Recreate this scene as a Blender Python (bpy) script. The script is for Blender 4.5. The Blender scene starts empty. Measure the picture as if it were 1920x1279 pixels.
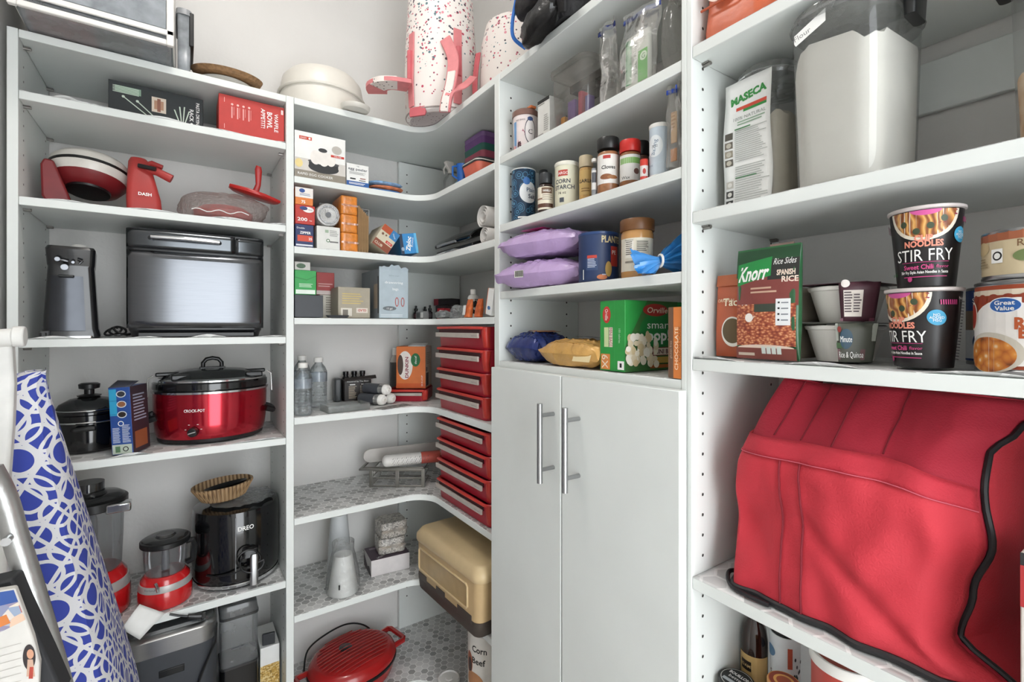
import bpy, bmesh, math, random
from mathutils import Vector, Matrix, noise

# ------------------------------------------------------------------ camera, light, exposure
scene = bpy.context.scene
COL = scene.collection
H = 1.20                       # eye height
FPX, CX, CY = 902.0, 960.0, 614.0
AX = math.radians(34.4)        # view axis turned to the right of +y
cam_d = bpy.data.cameras.new('camera')
cam = bpy.data.objects.new('camera', cam_d)
COL.objects.link(cam)
cam.location = (0, 0, H)
cam.rotation_euler = (math.radians(90), 0, -AX)
cam_d.sensor_width = 36.0
cam_d.lens = 36.0 * FPX / 1920.0
cam_d.shift_y = -(639.5 - CY) / 1920.0
cam_d.clip_start = 0.01
scene.camera = cam

world = bpy.data.worlds.new('world')
scene.world = world
world.use_nodes = True
bg = world.node_tree.nodes['Background']
bg.inputs[0].default_value = (0.93, 0.97, 1.0, 1)
bg.inputs[1].default_value = 5.8

scene.view_settings.view_transform = 'Standard'
scene.view_settings.look = 'None'
scene.view_settings.gamma = 1.0
scene.view_settings.use_curve_mapping = False
scene.view_settings.exposure = 0.2

CEILING_LAMP = (0.10, 0.92, 2.60)      # flush lamp of the pantry, its light is made in its builder
LAMP_POWER = 4.7

# ------------------------------------------------------------------ pixel rays (1920 x 1279 frame)
DX, DY = math.sin(AX), math.cos(AX)
def ray(px, py=CY):
    s = (px - CX) / FPX
    return DX + s * DY, DY - s * DX, -(py - CY) / FPX
Y1, YB = 1.43, 1.72            # front and back plane of the shelving on the back wall
X2, XB = 0.65, 0.915           # front and back plane of the shelving on the right wall
def on_y(px, py, y):
    a, b, c = ray(px, py); t = y / b
    return Vector((a * t, y, H + c * t))
def on_x(px, py, x):
    a, b, c = ray(px, py); t = x / a
    return Vector((x, b * t, H + c * t))
def on_z(px, py, z):
    a, b, c = ray(px, py); t = (z - H) / c
    return Vector((a * t, b * t, z))
def place(wall, pl, pr, pt, off, d, zb):
    """location, turn, width and height of a thing whose front face (off behind the shelf front) spans pl..pr, top at pt"""
    if d == 0:                 # round thing: its silhouette is tangent to both sight lines, off is its axis
        ta, tb = math.atan((pl - CX) / FPX), math.atan((pr - CX) / FPX)
        pm = CX + FPX * math.tan((ta + tb) / 2)
        c = on_y(pm, CY, Y1 + off) if wall == 1 else on_x(pm, CY, X2 + off)
        r = math.hypot(c.x, c.y) * math.sin((tb - ta) / 2)
        dep = c.x * DX + c.y * DY
        return Vector((c.x, c.y, zb)), (0.0 if wall == 1 else -math.pi / 2), 2 * r, H + (CY - pt) / FPX * dep - zb
    if wall == 1:
        y = Y1 + off; a = on_y(pl, CY, y).x; b = on_y(pr, CY, y).x
        h = on_y((pl + pr) / 2, pt, y).z - zb
        return Vector(((a + b) / 2, y + d / 2, zb)), 0.0, b - a, h
    x = X2 + off; a = on_x(pl, CY, x).y; b = on_x(pr, CY, x).y
    h = on_x((pl + pr) / 2, pt, x).z - zb
    return Vector((x + d / 2, (a + b) / 2, zb)), -math.pi / 2, a - b, h

# shelf heights (top faces)
LB = dict(top=H + .633, s2=H + .505, s3=H + .280, s4=H - .024, s5=H - .300, s6=H - .691, deck=H - 1.113)
CB = dict(top=H + .633, s1=H + .419, s2=H + .224, s3=H + .028, s4=H - .249, s5=H - .526, s6=H - .795, deck=H - 1.113)
MBAY = dict(top=H + .633, s1=H + .425, s2=H + .256, s3=H + .090, s4=H - .082)
RB = dict(s0=H + .436, s1=H + .180, s2=H - .047, s3=H - .385, s4=H - .69, deck=H - 1.113)
TH = 0.0195
LIN = 0.0016                   # everything stands on a liner this thick

# ------------------------------------------------------------------ materials
MATS = {}
def lin(c):
    if isinstance(c, str):
        c = c.lstrip('#'); c = [int(c[i:i + 2], 16) / 255 for i in (0, 2, 4)]
    return tuple(((v + .055) / 1.055) ** 2.4 if v > .04045 else v / 12.92 for v in c) + (1.0,)
def M(name, col='#ffffff', rough=.5, metal=0.0, var=.06, scale=40.0, bump=0.0, bscale=200.0, coat=0.0, sss=0.0, emit=0.0, stretch=None):
    if name in MATS: return MATS[name]
    m = bpy.data.materials.new(name); m.use_nodes = True; MATS[name] = m
    nt = m.node_tree; N = nt.nodes; L = nt.links
    p = N['Principled BSDF']
    p.inputs['Roughness'].default_value = rough; p.inputs['Metallic'].default_value = metal
    p.inputs['Coat Weight'].default_value = coat; p.inputs['Coat Roughness'].default_value = .08
    tc = N.new('ShaderNodeTexCoord'); mp = N.new('ShaderNodeMapping')
    if stretch: mp.inputs['Scale'].default_value = stretch
    L.new(tc.outputs['Object'], mp.inputs['Vector'])
    nz = N.new('ShaderNodeTexNoise'); nz.inputs['Scale'].default_value = scale; nz.inputs['Detail'].default_value = 3
    L.new(mp.outputs[0], nz.inputs['Vector'])
    mr = N.new('ShaderNodeMapRange'); mr.inputs['From Min'].default_value = .3; mr.inputs['From Max'].default_value = .7
    mr.inputs['To Min'].default_value = 1 - var; mr.inputs['To Max'].default_value = 1 + var
    L.new(nz.outputs['Fac'], mr.inputs['Value'])
    vm = N.new('ShaderNodeVectorMath'); vm.operation = 'SCALE'
    c = lin(col); vm.inputs[0].default_value = c[:3]
    L.new(mr.outputs[0], vm.inputs['Scale']); L.new(vm.outputs[0], p.inputs['Base Color'])
    if bump:
        n2 = N.new('ShaderNodeTexNoise'); n2.inputs['Scale'].default_value = bscale; n2.inputs['Detail'].default_value = 4
        L.new(mp.outputs[0], n2.inputs['Vector'])
        b = N.new('ShaderNodeBump'); b.inputs['Strength'].default_value = bump; b.inputs['Distance'].default_value = .004
        L.new(n2.outputs['Fac'], b.inputs['Height']); L.new(b.outputs[0], p.inputs['Normal'])
    if emit:
        p.inputs['Emission Color'].default_value = c; p.inputs['Emission Strength'].default_value = emit
    return m
def clear(name, col='#ffffff', gloss=.12, body=0.0, rough=.06, bump=0.0, bscale=30.0, bodycol='#ffffff', trans=0.0):
    """thin clear plastic: sees through, reflects by fresnel, body = share of milky scatter"""
    if name in MATS: return MATS[name]
    m = bpy.data.materials.new(name); m.use_nodes = True; MATS[name] = m
    nt = m.node_tree; N = nt.nodes; L = nt.links; N.remove(N['Principled BSDF']); out = N['Material Output']
    tr = N.new('ShaderNodeBsdfTransparent'); tr.inputs[0].default_value = lin(col)
    gl = N.new('ShaderNodeBsdfGlossy'); gl.inputs['Roughness'].default_value = rough
    lw = N.new('ShaderNodeLayerWeight'); lw.inputs[0].default_value = .35
    mr = N.new('ShaderNodeMapRange'); mr.inputs['To Min'].default_value = gloss * .12; mr.inputs['To Max'].default_value = min(.9, gloss * 3)
    L.new(lw.outputs['Fresnel'], mr.inputs['Value'])
    df = N.new('ShaderNodeBsdfDiffuse'); tl = N.new('ShaderNodeBsdfTranslucent')
    nz = N.new('ShaderNodeTexNoise'); nz.inputs['Scale'].default_value = bscale; nz.inputs['Detail'].default_value = 3
    tc = N.new('ShaderNodeTexCoord'); L.new(tc.outputs['Object'], nz.inputs['Vector'])
    df.inputs[0].default_value = lin(bodycol); tl.inputs[0].default_value = lin(bodycol)
    md = N.new('ShaderNodeMixShader'); md.inputs[0].default_value = trans or .3
    L.new(df.outputs[0], md.inputs[1]); L.new(tl.outputs[0], md.inputs[2])
    m1 = N.new('ShaderNodeMixShader')
    mb = N.new('ShaderNodeMapRange'); mb.inputs['From Min'].default_value = .3; mb.inputs['From Max'].default_value = .7
    mb.inputs['To Min'].default_value = body * .7; mb.inputs['To Max'].default_value = min(1, body * 1.3)
    L.new(nz.outputs['Fac'], mb.inputs['Value']); L.new(mb.outputs[0], m1.inputs[0])
    L.new(tr.outputs[0], m1.inputs[1]); L.new(md.outputs[0], m1.inputs[2])
    m2 = N.new('ShaderNodeMixShader'); L.new(mr.outputs[0], m2.inputs[0]); L.new(m1.outputs[0], m2.inputs[1]); L.new(gl.outputs[0], m2.inputs[2])
    if bump:
        b = N.new('ShaderNodeBump'); b.inputs['Strength'].default_value = bump; b.inputs['Distance'].default_value = .01
        L.new(nz.outputs['Fac'], b.inputs['Height']); L.new(b.outputs[0], gl.inputs['Normal']); L.new(b.outputs[0], lw.inputs['Normal'])
    L.new(m2.outputs[0], out.inputs['Surface'])
    return m
def ramp_mat(name, kind, scale, stops, rough=.5, bump=0.0, stretch=None, distortion=0.0, interp='LINEAR'):
    """printed picture or pattern from one procedural texture through a colour ramp"""
    if name in MATS: return MATS[name]
    m = bpy.data.materials.new(name); m.use_nodes = True; MATS[name] = m
    nt = m.node_tree; N = nt.nodes; L = nt.links; p = N['Principled BSDF']; p.inputs['Roughness'].default_value = rough
    tc = N.new('ShaderNodeTexCoord'); mp = N.new('ShaderNodeMapping')
    if stretch: mp.inputs['Scale'].default_value = stretch
    L.new(tc.outputs['Object'], mp.inputs['Vector'])
    if kind == 'voronoi':
        t = N.new('ShaderNodeTexVoronoi'); t.inputs['Scale'].default_value = scale; o = t.outputs['Distance']
    elif kind == 'cell':
        t = N.new('ShaderNodeTexVoronoi'); t.inputs['Scale'].default_value = scale; o = t.outputs['Color']
    elif kind == 'wave':
        t = N.new('ShaderNodeTexWave'); t.inputs['Scale'].default_value = scale; t.inputs['Distortion'].default_value = distortion; t.inputs['Detail'].default_value = 2; o = t.outputs['Fac']
    else:
        t = N.new('ShaderNodeTexNoise'); t.inputs['Scale'].default_value = scale; t.inputs['Detail'].default_value = 4; t.inputs['Distortion'].default_value = distortion; o = t.outputs['Fac']
    L.new(mp.outputs[0], t.inputs['Vector'])
    cr = N.new('ShaderNodeValToRGB'); cr.color_ramp.interpolation = interp
    e = cr.color_ramp.elements
    while len(e) < len(stops): e.new(.5)
    for k, (q, c) in enumerate(stops): e[k].position = q; e[k].color = lin(c)
    L.new(o, cr.inputs[0]); L.new(cr.outputs[0], p.inputs['Base Color'])
    if bump:
        b = N.new('ShaderNodeBump'); b.inputs['Strength'].default_value = bump; b.inputs['Distance'].default_value = .003
        L.new(o, b.inputs['Height']); L.new(b.outputs[0], p.inputs['Normal'])
    return m
def hex_liner(name, size, strength=1.0):
    """contact paper printed with grey hexagons, every cell its own shade"""
    m = bpy.data.materials.new(name); m.use_nodes = True; MATS[name] = m
    nt = m.node_tree; N = nt.nodes; L = nt.links; p = N['Principled BSDF']; p.inputs['Roughness'].default_value = .35
    def vmath(op, a, b=None, s=None):
        n = N.new('ShaderNodeVectorMath'); n.operation = op
        for i, v in enumerate((a, b)):
            if v is None: continue
            if isinstance(v, tuple): n.inputs[i].default_value = v
            else: L.new(v, n.inputs[i])
        if s is not None: n.inputs['Scale'].default_value = s
        return n
    def math_(op, a, b):
        n = N.new('ShaderNodeMath'); n.operation = op
        for i, v in enumerate((a, b)):
            if isinstance(v, (int, float)): n.inputs[i].default_value = v
            else: L.new(v, n.inputs[i])
        return n.outputs[0]
    geo = N.new('ShaderNodeNewGeometry')
    pos = vmath('SCALE', geo.outputs['Position'], s=1.0 / size).outputs[0]
    pos = vmath('MULTIPLY', pos, (1, 1, 0)).outputs[0]
    pos = vmath('ADD', pos, (100.0, 173.2, 0)).outputs[0]
    r = (1.0, 1.7320508, 1.0); h = (.5, .8660254, 0)
    a = vmath('SUBTRACT', vmath('MODULO', pos, r).outputs[0], h).outputs[0]
    b = vmath('SUBTRACT', vmath('MODULO', vmath('SUBTRACT', pos, h).outputs[0], r).outputs[0], h).outputs[0]
    la = vmath('LENGTH', a).outputs['Value']; lb = vmath('LENGTH', b).outputs['Value']
    lt = math_('LESS_THAN', la, lb)
    mx = N.new('ShaderNodeMix'); mx.data_type = 'VECTOR'
    L.new(lt, mx.inputs[0]); L.new(b, mx.inputs[4]); L.new(a, mx.inputs[5]); g = mx.outputs[1]
    cell = vmath('SUBTRACT', pos, g).outputs[0]
    ab = vmath('ABSOLUTE', g).outputs[0]
    d2 = vmath('DOT_PRODUCT', ab, (.5, .8660254, 0)).outputs['Value']
    sx = N.new('ShaderNodeSeparateXYZ'); L.new(ab, sx.inputs[0])
    dist = math_('MAXIMUM', sx.outputs[0], d2)
    inside = math_('LESS_THAN', dist, .44)
    snap = vmath('SNAP', vmath('ADD', cell, (.25, .43, .2)).outputs[0], (.5, .8660254, 1.0)).outputs[0]
    wn = N.new('ShaderNodeTexWhiteNoise'); L.new(snap, wn.inputs['Vector'])
    cr = N.new('ShaderNodeValToRGB'); e = cr.color_ramp.elements
    k = strength
    def gry(v): v = .86 - (.86 - v) * k; return (v, v, v * .985, 1)
    e[0].position = 0; e[0].color = gry(.30); e[1].position = .3; e[1].color = gry(.44)
    for q, v in ((.6, .56), (1, .70)):
        n = e.new(q); n.color = gry(v)
    L.new(wn.outputs['Value'], cr.inputs[0])
    nz = N.new('ShaderNodeTexNoise'); nz.inputs['Scale'].default_value = 2.2; L.new(pos, nz.inputs['Vector'])
    mm = N.new('ShaderNodeMix'); mm.data_type = 'RGBA'; mm.blend_type = 'MULTIPLY'; mm.inputs[0].default_value = .25
    L.new(cr.outputs[0], mm.inputs[6]); L.new(nz.outputs['Color'], mm.inputs[7])
    m3 = N.new('ShaderNodeMix'); m3.data_type = 'RGBA'; L.new(inside, m3.inputs[0]); m3.inputs[6].default_value = (.80, .80, .785, 1)
    L.new(cr.outputs[0], m3.inputs[7]); L.new(m3.outputs[2], p.inputs['Base Color'])
    return m

WHITE = M('white_melamine', '#e0e4e1', .42, var=.02, scale=8)
WALL = M('painted_wall', '#dddbd8', .8, var=.02, scale=6, bump=.15, bscale=90)
HEX = hex_liner('hexagon_shelf_paper', .0235, 1.0)
HEXL = hex_liner('pale_hexagon_shelf_paper', .038, .7)
BLACK = M('black_plastic', '#141516', .35)
GLOSSBLK = M('gloss_black', '#0b0c0e', .12, coat=.5)
DARK = M('dark_grey_plastic', '#2c2f33', .45)
STEEL = M('brushed_steel', '#a9aaab', .3, 1.0, var=.05, scale=30, stretch=(1, 1, 40))
CHROME = M('chrome', '#d6d8da', .12, 1.0, var=.02)
RED = M('red_plastic', '#c22a2c', .35)
CARD = M('brown_card', '#a07d58', .8)
PAPER = M('white_paper', '#e9e9e6', .6, var=.03)
INK = M('black_ink', '#1b1b1c', .6)
WINK = M('white_ink', '#f3f3f0', .55, var=.01)
def K(hexcol, rough=.45): return M('print_' + hexcol.lstrip('#'), hexcol, rough, var=.05)

# ------------------------------------------------------------------ mesh builder
def rr(w, d, r, n=4, cx=0.0, cy=0.0):
    """outline of a rounded rectangle, counter-clockwise"""
    r = max(1e-5, min(r, w / 2 - 1e-6, d / 2 - 1e-6)); pts = []
    for (sx, sy, a0) in ((1, 1, 0), (-1, 1, 90), (-1, -1, 180), (1, -1, 270)):
        for k in range(n + 1):
            a = math.radians(a0 + 90 * k / n)
            pts.append((cx + sx * (w / 2 - r) + r * math.cos(a), cy + sy * (d / 2 - r) + r * math.sin(a)))
    return pts
class MB:
    def __init__(s): s.v = []; s.f = []; s.m = []; s.spans = []
    def clusters(s):
        """the shapes added so far, far-apart ones as meshes of their own"""
        B = []
        for (v0, v1, f0, f1) in s.spans:
            P = s.v[v0:v1]; B.append(([min(p[k] for p in P) for k in range(3)], [max(p[k] for p in P) for k in range(3)]))
        n = len(B); g = list(range(n))
        def size(b): return math.dist(b[0], b[1])
        def root(i):
            while g[i] != i: i = g[i]
            return i
        for i in range(n):
            for j in range(i):
                gap = math.sqrt(sum(max(0, B[i][0][k] - B[j][1][k], B[j][0][k] - B[i][1][k]) ** 2 for k in range(3)))
                if gap < .3 * max(size(B[i]), size(B[j])): g[root(i)] = root(j)
        out = {}
        for i, (v0, v1, f0, f1) in enumerate(s.spans):
            q = out.setdefault(root(i), MB()); q.add(s.v[v0:v1], [tuple(a - v0 for a in f) for f in s.f[f0:f1]], s.m[f0])
        return list(out.values())
    def add(s, vs, fs, mi=0):
        s.spans.append((len(s.v), len(s.v) + len(vs), len(s.f), len(s.f) + len(fs)))
        o = len(s.v); s.v += [tuple(p) for p in vs]; s.f += [tuple(i + o for i in f) for f in fs]; s.m += [mi] * len(fs); return s
    def box(s, x0, x1, y0, y1, z0, z1, mi=0):
        vs = [(x, y, z) for z in (z0, z1) for (x, y) in ((x0, y0), (x1, y0), (x1, y1), (x0, y1))]
        return s.add(vs, [(3, 2, 1, 0), (4, 5, 6, 7), (0, 1, 5, 4), (1, 2, 6, 5), (2, 3, 7, 6), (3, 0, 4, 7)], mi)
    def rings(s, rings, cap0=True, cap1=True, mi=0, closed=True):
        n = len(rings[0]); vs = [p for r in rings for p in r]; fs = []
        for k in range(len(rings) - 1):
            for i in range(n if closed else n - 1):
                j = (i + 1) % n
                fs.append((k * n + i, k * n + j, (k + 1) * n + j, (k + 1) * n + i))
        if cap0: fs.append(tuple(range(n))[::-1])
        if cap1: fs.append(tuple((len(rings) - 1) * n + i for i in range(n)))
        return s.add(vs, fs, mi)
    def loft(s, levels, n=4, cap0=True, cap1=True, mi=0):
        """levels: (z, w, d, r[, cx, cy])"""
        R_ = []
        for lv in levels:
            z, w, d, r = lv[:4]; cx, cy = (lv[4], lv[5]) if len(lv) > 4 else (0, 0)
            R_.append([(x, y, z) for x, y in rr(w, d, r, n, cx, cy)])
        return s.rings(R_, cap0, cap1, mi)
    def lathe(s, prof, seg=28, cx=0.0, cy=0.0, sx=1.0, sy=1.0, cap0=True, cap1=True, mi=0):
        R_ = [[(cx + sx * r * math.cos(2 * math.pi * k / seg), cy + sy * r * math.sin(2 * math.pi * k / seg), z) for k in range(seg)] for r, z in prof]
        return s.rings(R_, cap0, cap1, mi)
    def rod(s, a, b, r, seg=10, r2=None, mi=0):
        a = Vector(a); b = Vector(b); d = (b - a).normalized(); u = d.orthogonal().normalized(); w = d.cross(u)
        R_ = [[tuple(p + u * (q * math.cos(2 * math.pi * k / seg)) + w * (q * math.sin(2 * math.pi * k / seg))) for k in range(seg)] for p, q in ((a, r), (b, r if r2 is None else r2))]
        return s.rings(R_, mi=mi)
    def tube(s, pts, r, seg=8, mi=0, closed=False):
        P = [Vector(p) for p in pts]; n = len(P); R_ = []; u = None
        for i in range(n):
            d = (P[(i + 1) % n] - P[i - 1]) if closed else (P[min(i + 1, n - 1)] - P[max(i - 1, 0)])
            d.normalize()
            if u is None: u = d.orthogonal().normalized()
            u = (u - d * u.dot(d)).normalized(); w = d.cross(u)
            q = r[i] if isinstance(r, (list, tuple)) else r
            R_.append([tuple(P[i] + u * (q * math.cos(2 * math.pi * k / seg)) + w * (q * math.sin(2 * math.pi * k / seg))) for k in range(seg)])
        if closed: R_.append(R_[0]); return s.rings(R_, False, False, mi)
        return s.rings(R_, mi=mi)
    def grid(s, fn, nu, nv, mi=0, thick=0.0):
        vs = [fn(i / nu, j / nv) for j in range(nv + 1) for i in range(nu + 1)]
        fs = [(j * (nu + 1) + i, j * (nu + 1) + i + 1, (j + 1) * (nu + 1) + i + 1, (j + 1) * (nu + 1) + i) for j in range(nv) for i in range(nu)]
        return s.add(vs, fs, mi)
    def prism(s, poly, a, b, axis='y', mi=0):
        """2-D outline pushed along an axis"""
        def P(u, v, w):
            return (u, w, v) if axis == 'y' else ((w, u, v) if axis == 'x' else (u, v, w))
        R_ = [[P(u, v, w) for u, v in poly] for w in (a, b)]
        return s.rings(R_, mi=mi)
    def ball(s, c, rx, ry, rz, seg=16, rg=8, mi=0):
        R_ = []
        for j in range(1, rg):
            t = math.pi * j / rg - math.pi / 2
            R_.append([(c[0] + rx * math.cos(t) * math.cos(2 * math.pi * k / seg), c[1] + ry * math.cos(t) * math.sin(2 * math.pi * k / seg), c[2] + rz * math.sin(t)) for k in range(seg)])
        return s.rings(R_, mi=mi)
    def xf(s, mtx, start=0):
        s.v = s.v[:start] + [tuple(mtx @ Vector(p)) for p in s.v[start:]]; return s
    def build(s, name, mat, parent=None, smooth=True, bevel=0.0, bseg=2, solid=0.0, sub=0, angle=38):
        me = bpy.data.meshes.new(name); me.from_pydata(s.v, [], s.f)
        for mm in (mat if isinstance(mat, (list, tuple)) else [mat]): me.materials.append(mm)
        me.polygons.foreach_set('material_index', s.m)
        bm = bmesh.new(); bm.from_mesh(me); bmesh.ops.recalc_face_normals(bm, faces=bm.faces); bm.to_mesh(me); bm.free()
        if smooth:
            me.polygons.foreach_set('use_smooth', [True] * len(me.polygons))
            me.set_sharp_from_angle(angle=math.radians(angle))
        o = bpy.data.objects.new(name, me); COL.objects.link(o); o.parent = parent
        if solid:
            q = o.modifiers.new('thickness', 'SOLIDIFY'); q.thickness = solid; q.offset = -1
        if sub:
            q = o.modifiers.new('smooth', 'SUBSURF'); q.levels = sub; q.render_levels = sub
        if bevel:
            q = o.modifiers.new('edge', 'BEVEL'); q.width = bevel; q.segments = bseg; q.limit_method = 'ANGLE'; q.angle_limit = math.radians(40)
        return o
def thing(name, label, cat, loc=(0, 0, 0), rz=0.0, group=None, tilt=None):
    o = bpy.data.objects.new(name, None); COL.objects.link(o); o.empty_display_size = .02
    o.location = loc; o.rotation_euler = (0, 0, rz) if tilt is None else (tilt[0], tilt[1], rz)
    o['label'] = label; o['category'] = cat
    if group: o['group'] = group
    return o
def tag(o, label, cat, loc=None, rz=None, group=None):
    o['label'] = label; o['category'] = cat
    if group: o['group'] = group
    if loc is not None: o.location = loc
    if rz is not None: o.rotation_euler = (0, 0, rz)
    return o
def struct(o): o['kind'] = 'structure'; return o
def dup(root, loc, rz=None, label=None):
    r = root.copy(); COL.objects.link(r); r.location = loc
    if rz is not None: r.rotation_euler[2] = rz
    if label: r['label'] = label
    for ch in list(root.children):
        c = ch.copy(); COL.objects.link(c); c.parent = r
        for g in list(ch.children):
            d = g.copy(); COL.objects.link(d); d.parent = c
    return r
rnd = random.Random(7)
def nz(x, y, z, s=1.0): return noise.noise(Vector((x * s, y * s, z * s)))

# ------------------------------------------------------------------ flat print on faces
_glyph = {}
def glyphs(txt, bold):
    k = (txt, bold)
    if k not in _glyph:
        c = bpy.data.curves.new('t', 'FONT'); c.body = txt; c.size = 1.0; c.resolution_u = 2; c.offset = bold; c.align_x = 'LEFT'
        o = bpy.data.objects.new('t', c); COL.objects.link(o)
        me = bpy.data.meshes.new_from_object(o)
        vs = [(v.co.x, v.co.y) for v in me.vertices]; fs = [tuple(p.vertices) for p in me.polygons]
        bpy.data.objects.remove(o); bpy.data.curves.remove(c); bpy.data.meshes.remove(me)
        if vs:
            x0 = min(v[0] for v in vs); x1 = max(v[0] for v in vs); y0 = min(v[1] for v in vs); y1 = max(v[1] for v in vs)
        else: x0 = x1 = y0 = y1 = 0
        _glyph[k] = (vs, fs, x0, x1, y0, y1)
    return _glyph[k]
class Print:
    """shapes and words laid on a surface; f(u, v, off) maps metres on the face to a point"""
    def __init__(s, f, curved=False): s.f = f; s.c = curved; s.a = MB(); s.t = MB(); s.am = []; s.tm = []; s.lay = 1
    def _mi(s, lst, m):
        if m not in lst: lst.append(m)
        return lst.index(m)
    def strip(s, u0, u1, lo, hi, m, n=None):
        n = n or (14 if s.c else 1); nv = 12 if s.c == 2 else 1; s.lay += 1; off = .00004 * s.lay + .0002; vs = []; fs = []
        for i in range(n + 1):
            u = u0 + (u1 - u0) * i / n
            vs += [s.f(u, lo(u) + (hi(u) - lo(u)) * j / nv, off) for j in range(nv + 1)]
        q = nv + 1
        for i in range(n):
            for j in range(nv): fs.append((q * i + j, q * i + q + j, q * i + q + j + 1, q * i + j + 1))
        s.a.add(vs, fs, s._mi(s.am, m)); return s
    def rect(s, u0, v0, u1, v1, m): return s.strip(u0, u1, lambda u: v0, lambda u: v1, m)
    def ell(s, cu, cv, ru, rv, m, n=18, top=1e9):
        def e(u): return rv * math.sqrt(max(0, 1 - ((u - cu) / ru) ** 2))
        nv = 8 if s.c == 2 else 1
        s.lay += 1; off = .00004 * s.lay + .0002; vs = []; fs = []
        for i in range(n + 1):
            u = cu - ru * math.cos(math.pi * i / n)
            a_, b_ = min(cv - e(u), top), min(cv + e(u), top)
            vs += [s.f(u, a_ + (b_ - a_) * j / nv, off) for j in range(nv + 1)]
        q = nv + 1
        for i in range(n):
            for j in range(nv): fs.append((q * i + j, q * i + q + j, q * i + q + j + 1, q * i + j + 1))
        s.a.add(vs, fs, s._mi(s.am, m)); return s
    def poly(s, pts, m):
        s.lay += 1; off = .00004 * s.lay + .0002
        s.a.add([s.f(u, v, off) for u, v in pts], [tuple(range(len(pts)))], s._mi(s.am, m)); return s
    def text(s, txt, cu, cv, h, m, w=None, rot=0.0, bold=.0, italic=0.0, arc=0.0):
        """centred words, cap height about h, squeezed to width w when given"""
        vs, fs, x0, x1, y0, y1 = glyphs(txt, bold)
        if not vs: return s
        k = h / .72; kx = k if w is None else w / max(1e-6, x1 - x0); mx = (x0 + x1) / 2; my = .36
        s.lay += 1; off = .00004 * s.lay + .0003; ca, sa = math.cos(math.radians(rot)), math.sin(math.radians(rot)); P = []
        for x, y in vs:
            a = (x - mx) * kx + italic * (y - my) * k; b = (y - my) * k
            if arc: b -= arc * (a / h) ** 2 * h
            P.append(s.f(cu + a * ca - b * sa, cv + a * sa + b * ca, off))
        s.t.add(P, fs, s._mi(s.tm, m)); return s
    def lines(s, u0, u1, v_top, v_bot, n, m, duty=.45, ragged=.3):
        st = (v_top - v_bot) / n
        for i in range(n):
            e = u1 - (u1 - u0) * ragged * rnd.random(); v = v_top - st * i
            s.rect(u0, v - st * duty, e, v, m)
        return s
    def done(s, parent, art='printed_artwork', words='lettering'):
        for mb, mats, nm in ((s.a, s.am, art), (s.t, s.tm, words)):
            for part in mb.clusters(): part.build(nm, mats, parent, smooth=False)
def face(w, d, h, side='front'):
    """origin at the lower left corner of a side of a box whose base centre is the origin"""
    if side == 'front': return lambda u, v, o: (-w / 2 + u, -d / 2 - o, v)
    if side == 'left': return lambda u, v, o: (-w / 2 - o, d / 2 - u, v)
    if side == 'right': return lambda u, v, o: (w / 2 + o, -d / 2 + u, v)
    if side == 'top': return lambda u, v, o: (-w / 2 + u, -d / 2 + v, h + o)
    if side == 'bottom': return lambda u, v, o: (-w / 2 + u, d / 2 - v, -o)
def round_face(rf, a0=0.0, cx=0.0, cy=0.0):
    """u runs along the arc from the point facing -y turned by a0 (degrees, positive to the right)"""
    def f(u, v, o):
        r = rf(v) if callable(rf) else rf
        a = math.radians(a0) + u / r - math.pi / 2
        return (cx + (r + o) * math.cos(a), cy + (r + o) * math.sin(a), v)
    return f
def carton(name, label, cat, loc, rz, w, d, h, mat, group=None, tilt=None, flap=True, bevel=.0012):
    t = thing(name, label, cat, loc, rz, group, tilt)
    b = MB().box(-w / 2, w / 2, -d / 2, d / 2, 0, h)
    b.build('carton', mat, t, bevel=bevel)
    return t
def curl(n, r, turns): return [(r * math.cos(2 * math.pi * turns * k / n), r * math.sin(2 * math.pi * turns * k / n)) for k in range(n + 1)]
def smooth_path(pts, n=6):
    P_ = [Vector(p) for p in pts]; out = []
    for i in range(len(P_) - 1):
        a, b_, c, d = P_[max(i - 1, 0)], P_[i], P_[i + 1], P_[min(i + 2, len(P_) - 1)]
        for k in range(n):
            t_ = k / n
            out.append(.5 * ((2 * b_) + (c - a) * t_ + (2 * a - 5 * b_ + 4 * c - d) * t_ ** 2 + (3 * b_ - a - 3 * c + d) * t_ ** 3))
    out.append(P_[-1]); return out
# ------------------------------------------------------------------ the room
def slab(name, x0, x1, y0, y1, z0, z1, mat): return struct(MB().box(x0, x1, y0, y1, z0, z1).build(name, mat, smooth=False))
CEIL = 2.62
FLOORM = M('grey_floor_tile', '#b3aca3', .45, var=.08, scale=5)
CEILM = M('painted_ceiling', '#e4e2de', .9, var=.02, bump=.2, bscale=120)
TRIM = M('white_trim', '#e6e4df', .4, var=.02)
XL = -.318
slab('floor', XL - .1, XB + .1, -1.0, YB + .1, -.05, 0, FLOORM)
slab('ceiling', XL - .1, XB + .1, -1.0, YB + .1, CEIL, CEIL + .05, CEILM)
slab('wall_back', XL - .1, XB + .1, YB, YB + .1, 0, CEIL, WALL)
slab('wall_right', XB, XB + .1, -1.0, YB, 0, CEIL, WALL)
slab('wall_left', XL - .1, XL, -1.0, YB, 0, CEIL, WALL)
# doorway wall behind the viewer
bw = MB(); bw.box(XL, XL + .14, -1.0, -.9, 0, CEIL); bw.box(XB - .24, XB, -1.0, -.9, 0, CEIL); bw.box(XL + .14, XB - .24, -1.0, -.9, 2.1, CEIL)
struct(bw.build('wall_front', WALL, smooth=False))
slab('trim_1', XL + .08, XL + .14, -.9, -.88, 0, 2.1, TRIM)
slab('trim_2', XB - .24, XB - .18, -.9, -.88, 0, 2.1, TRIM)
slab('trim_3', XL + .08, XB - .18, -.9, -.88, 2.1, 2.16, TRIM)

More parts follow.
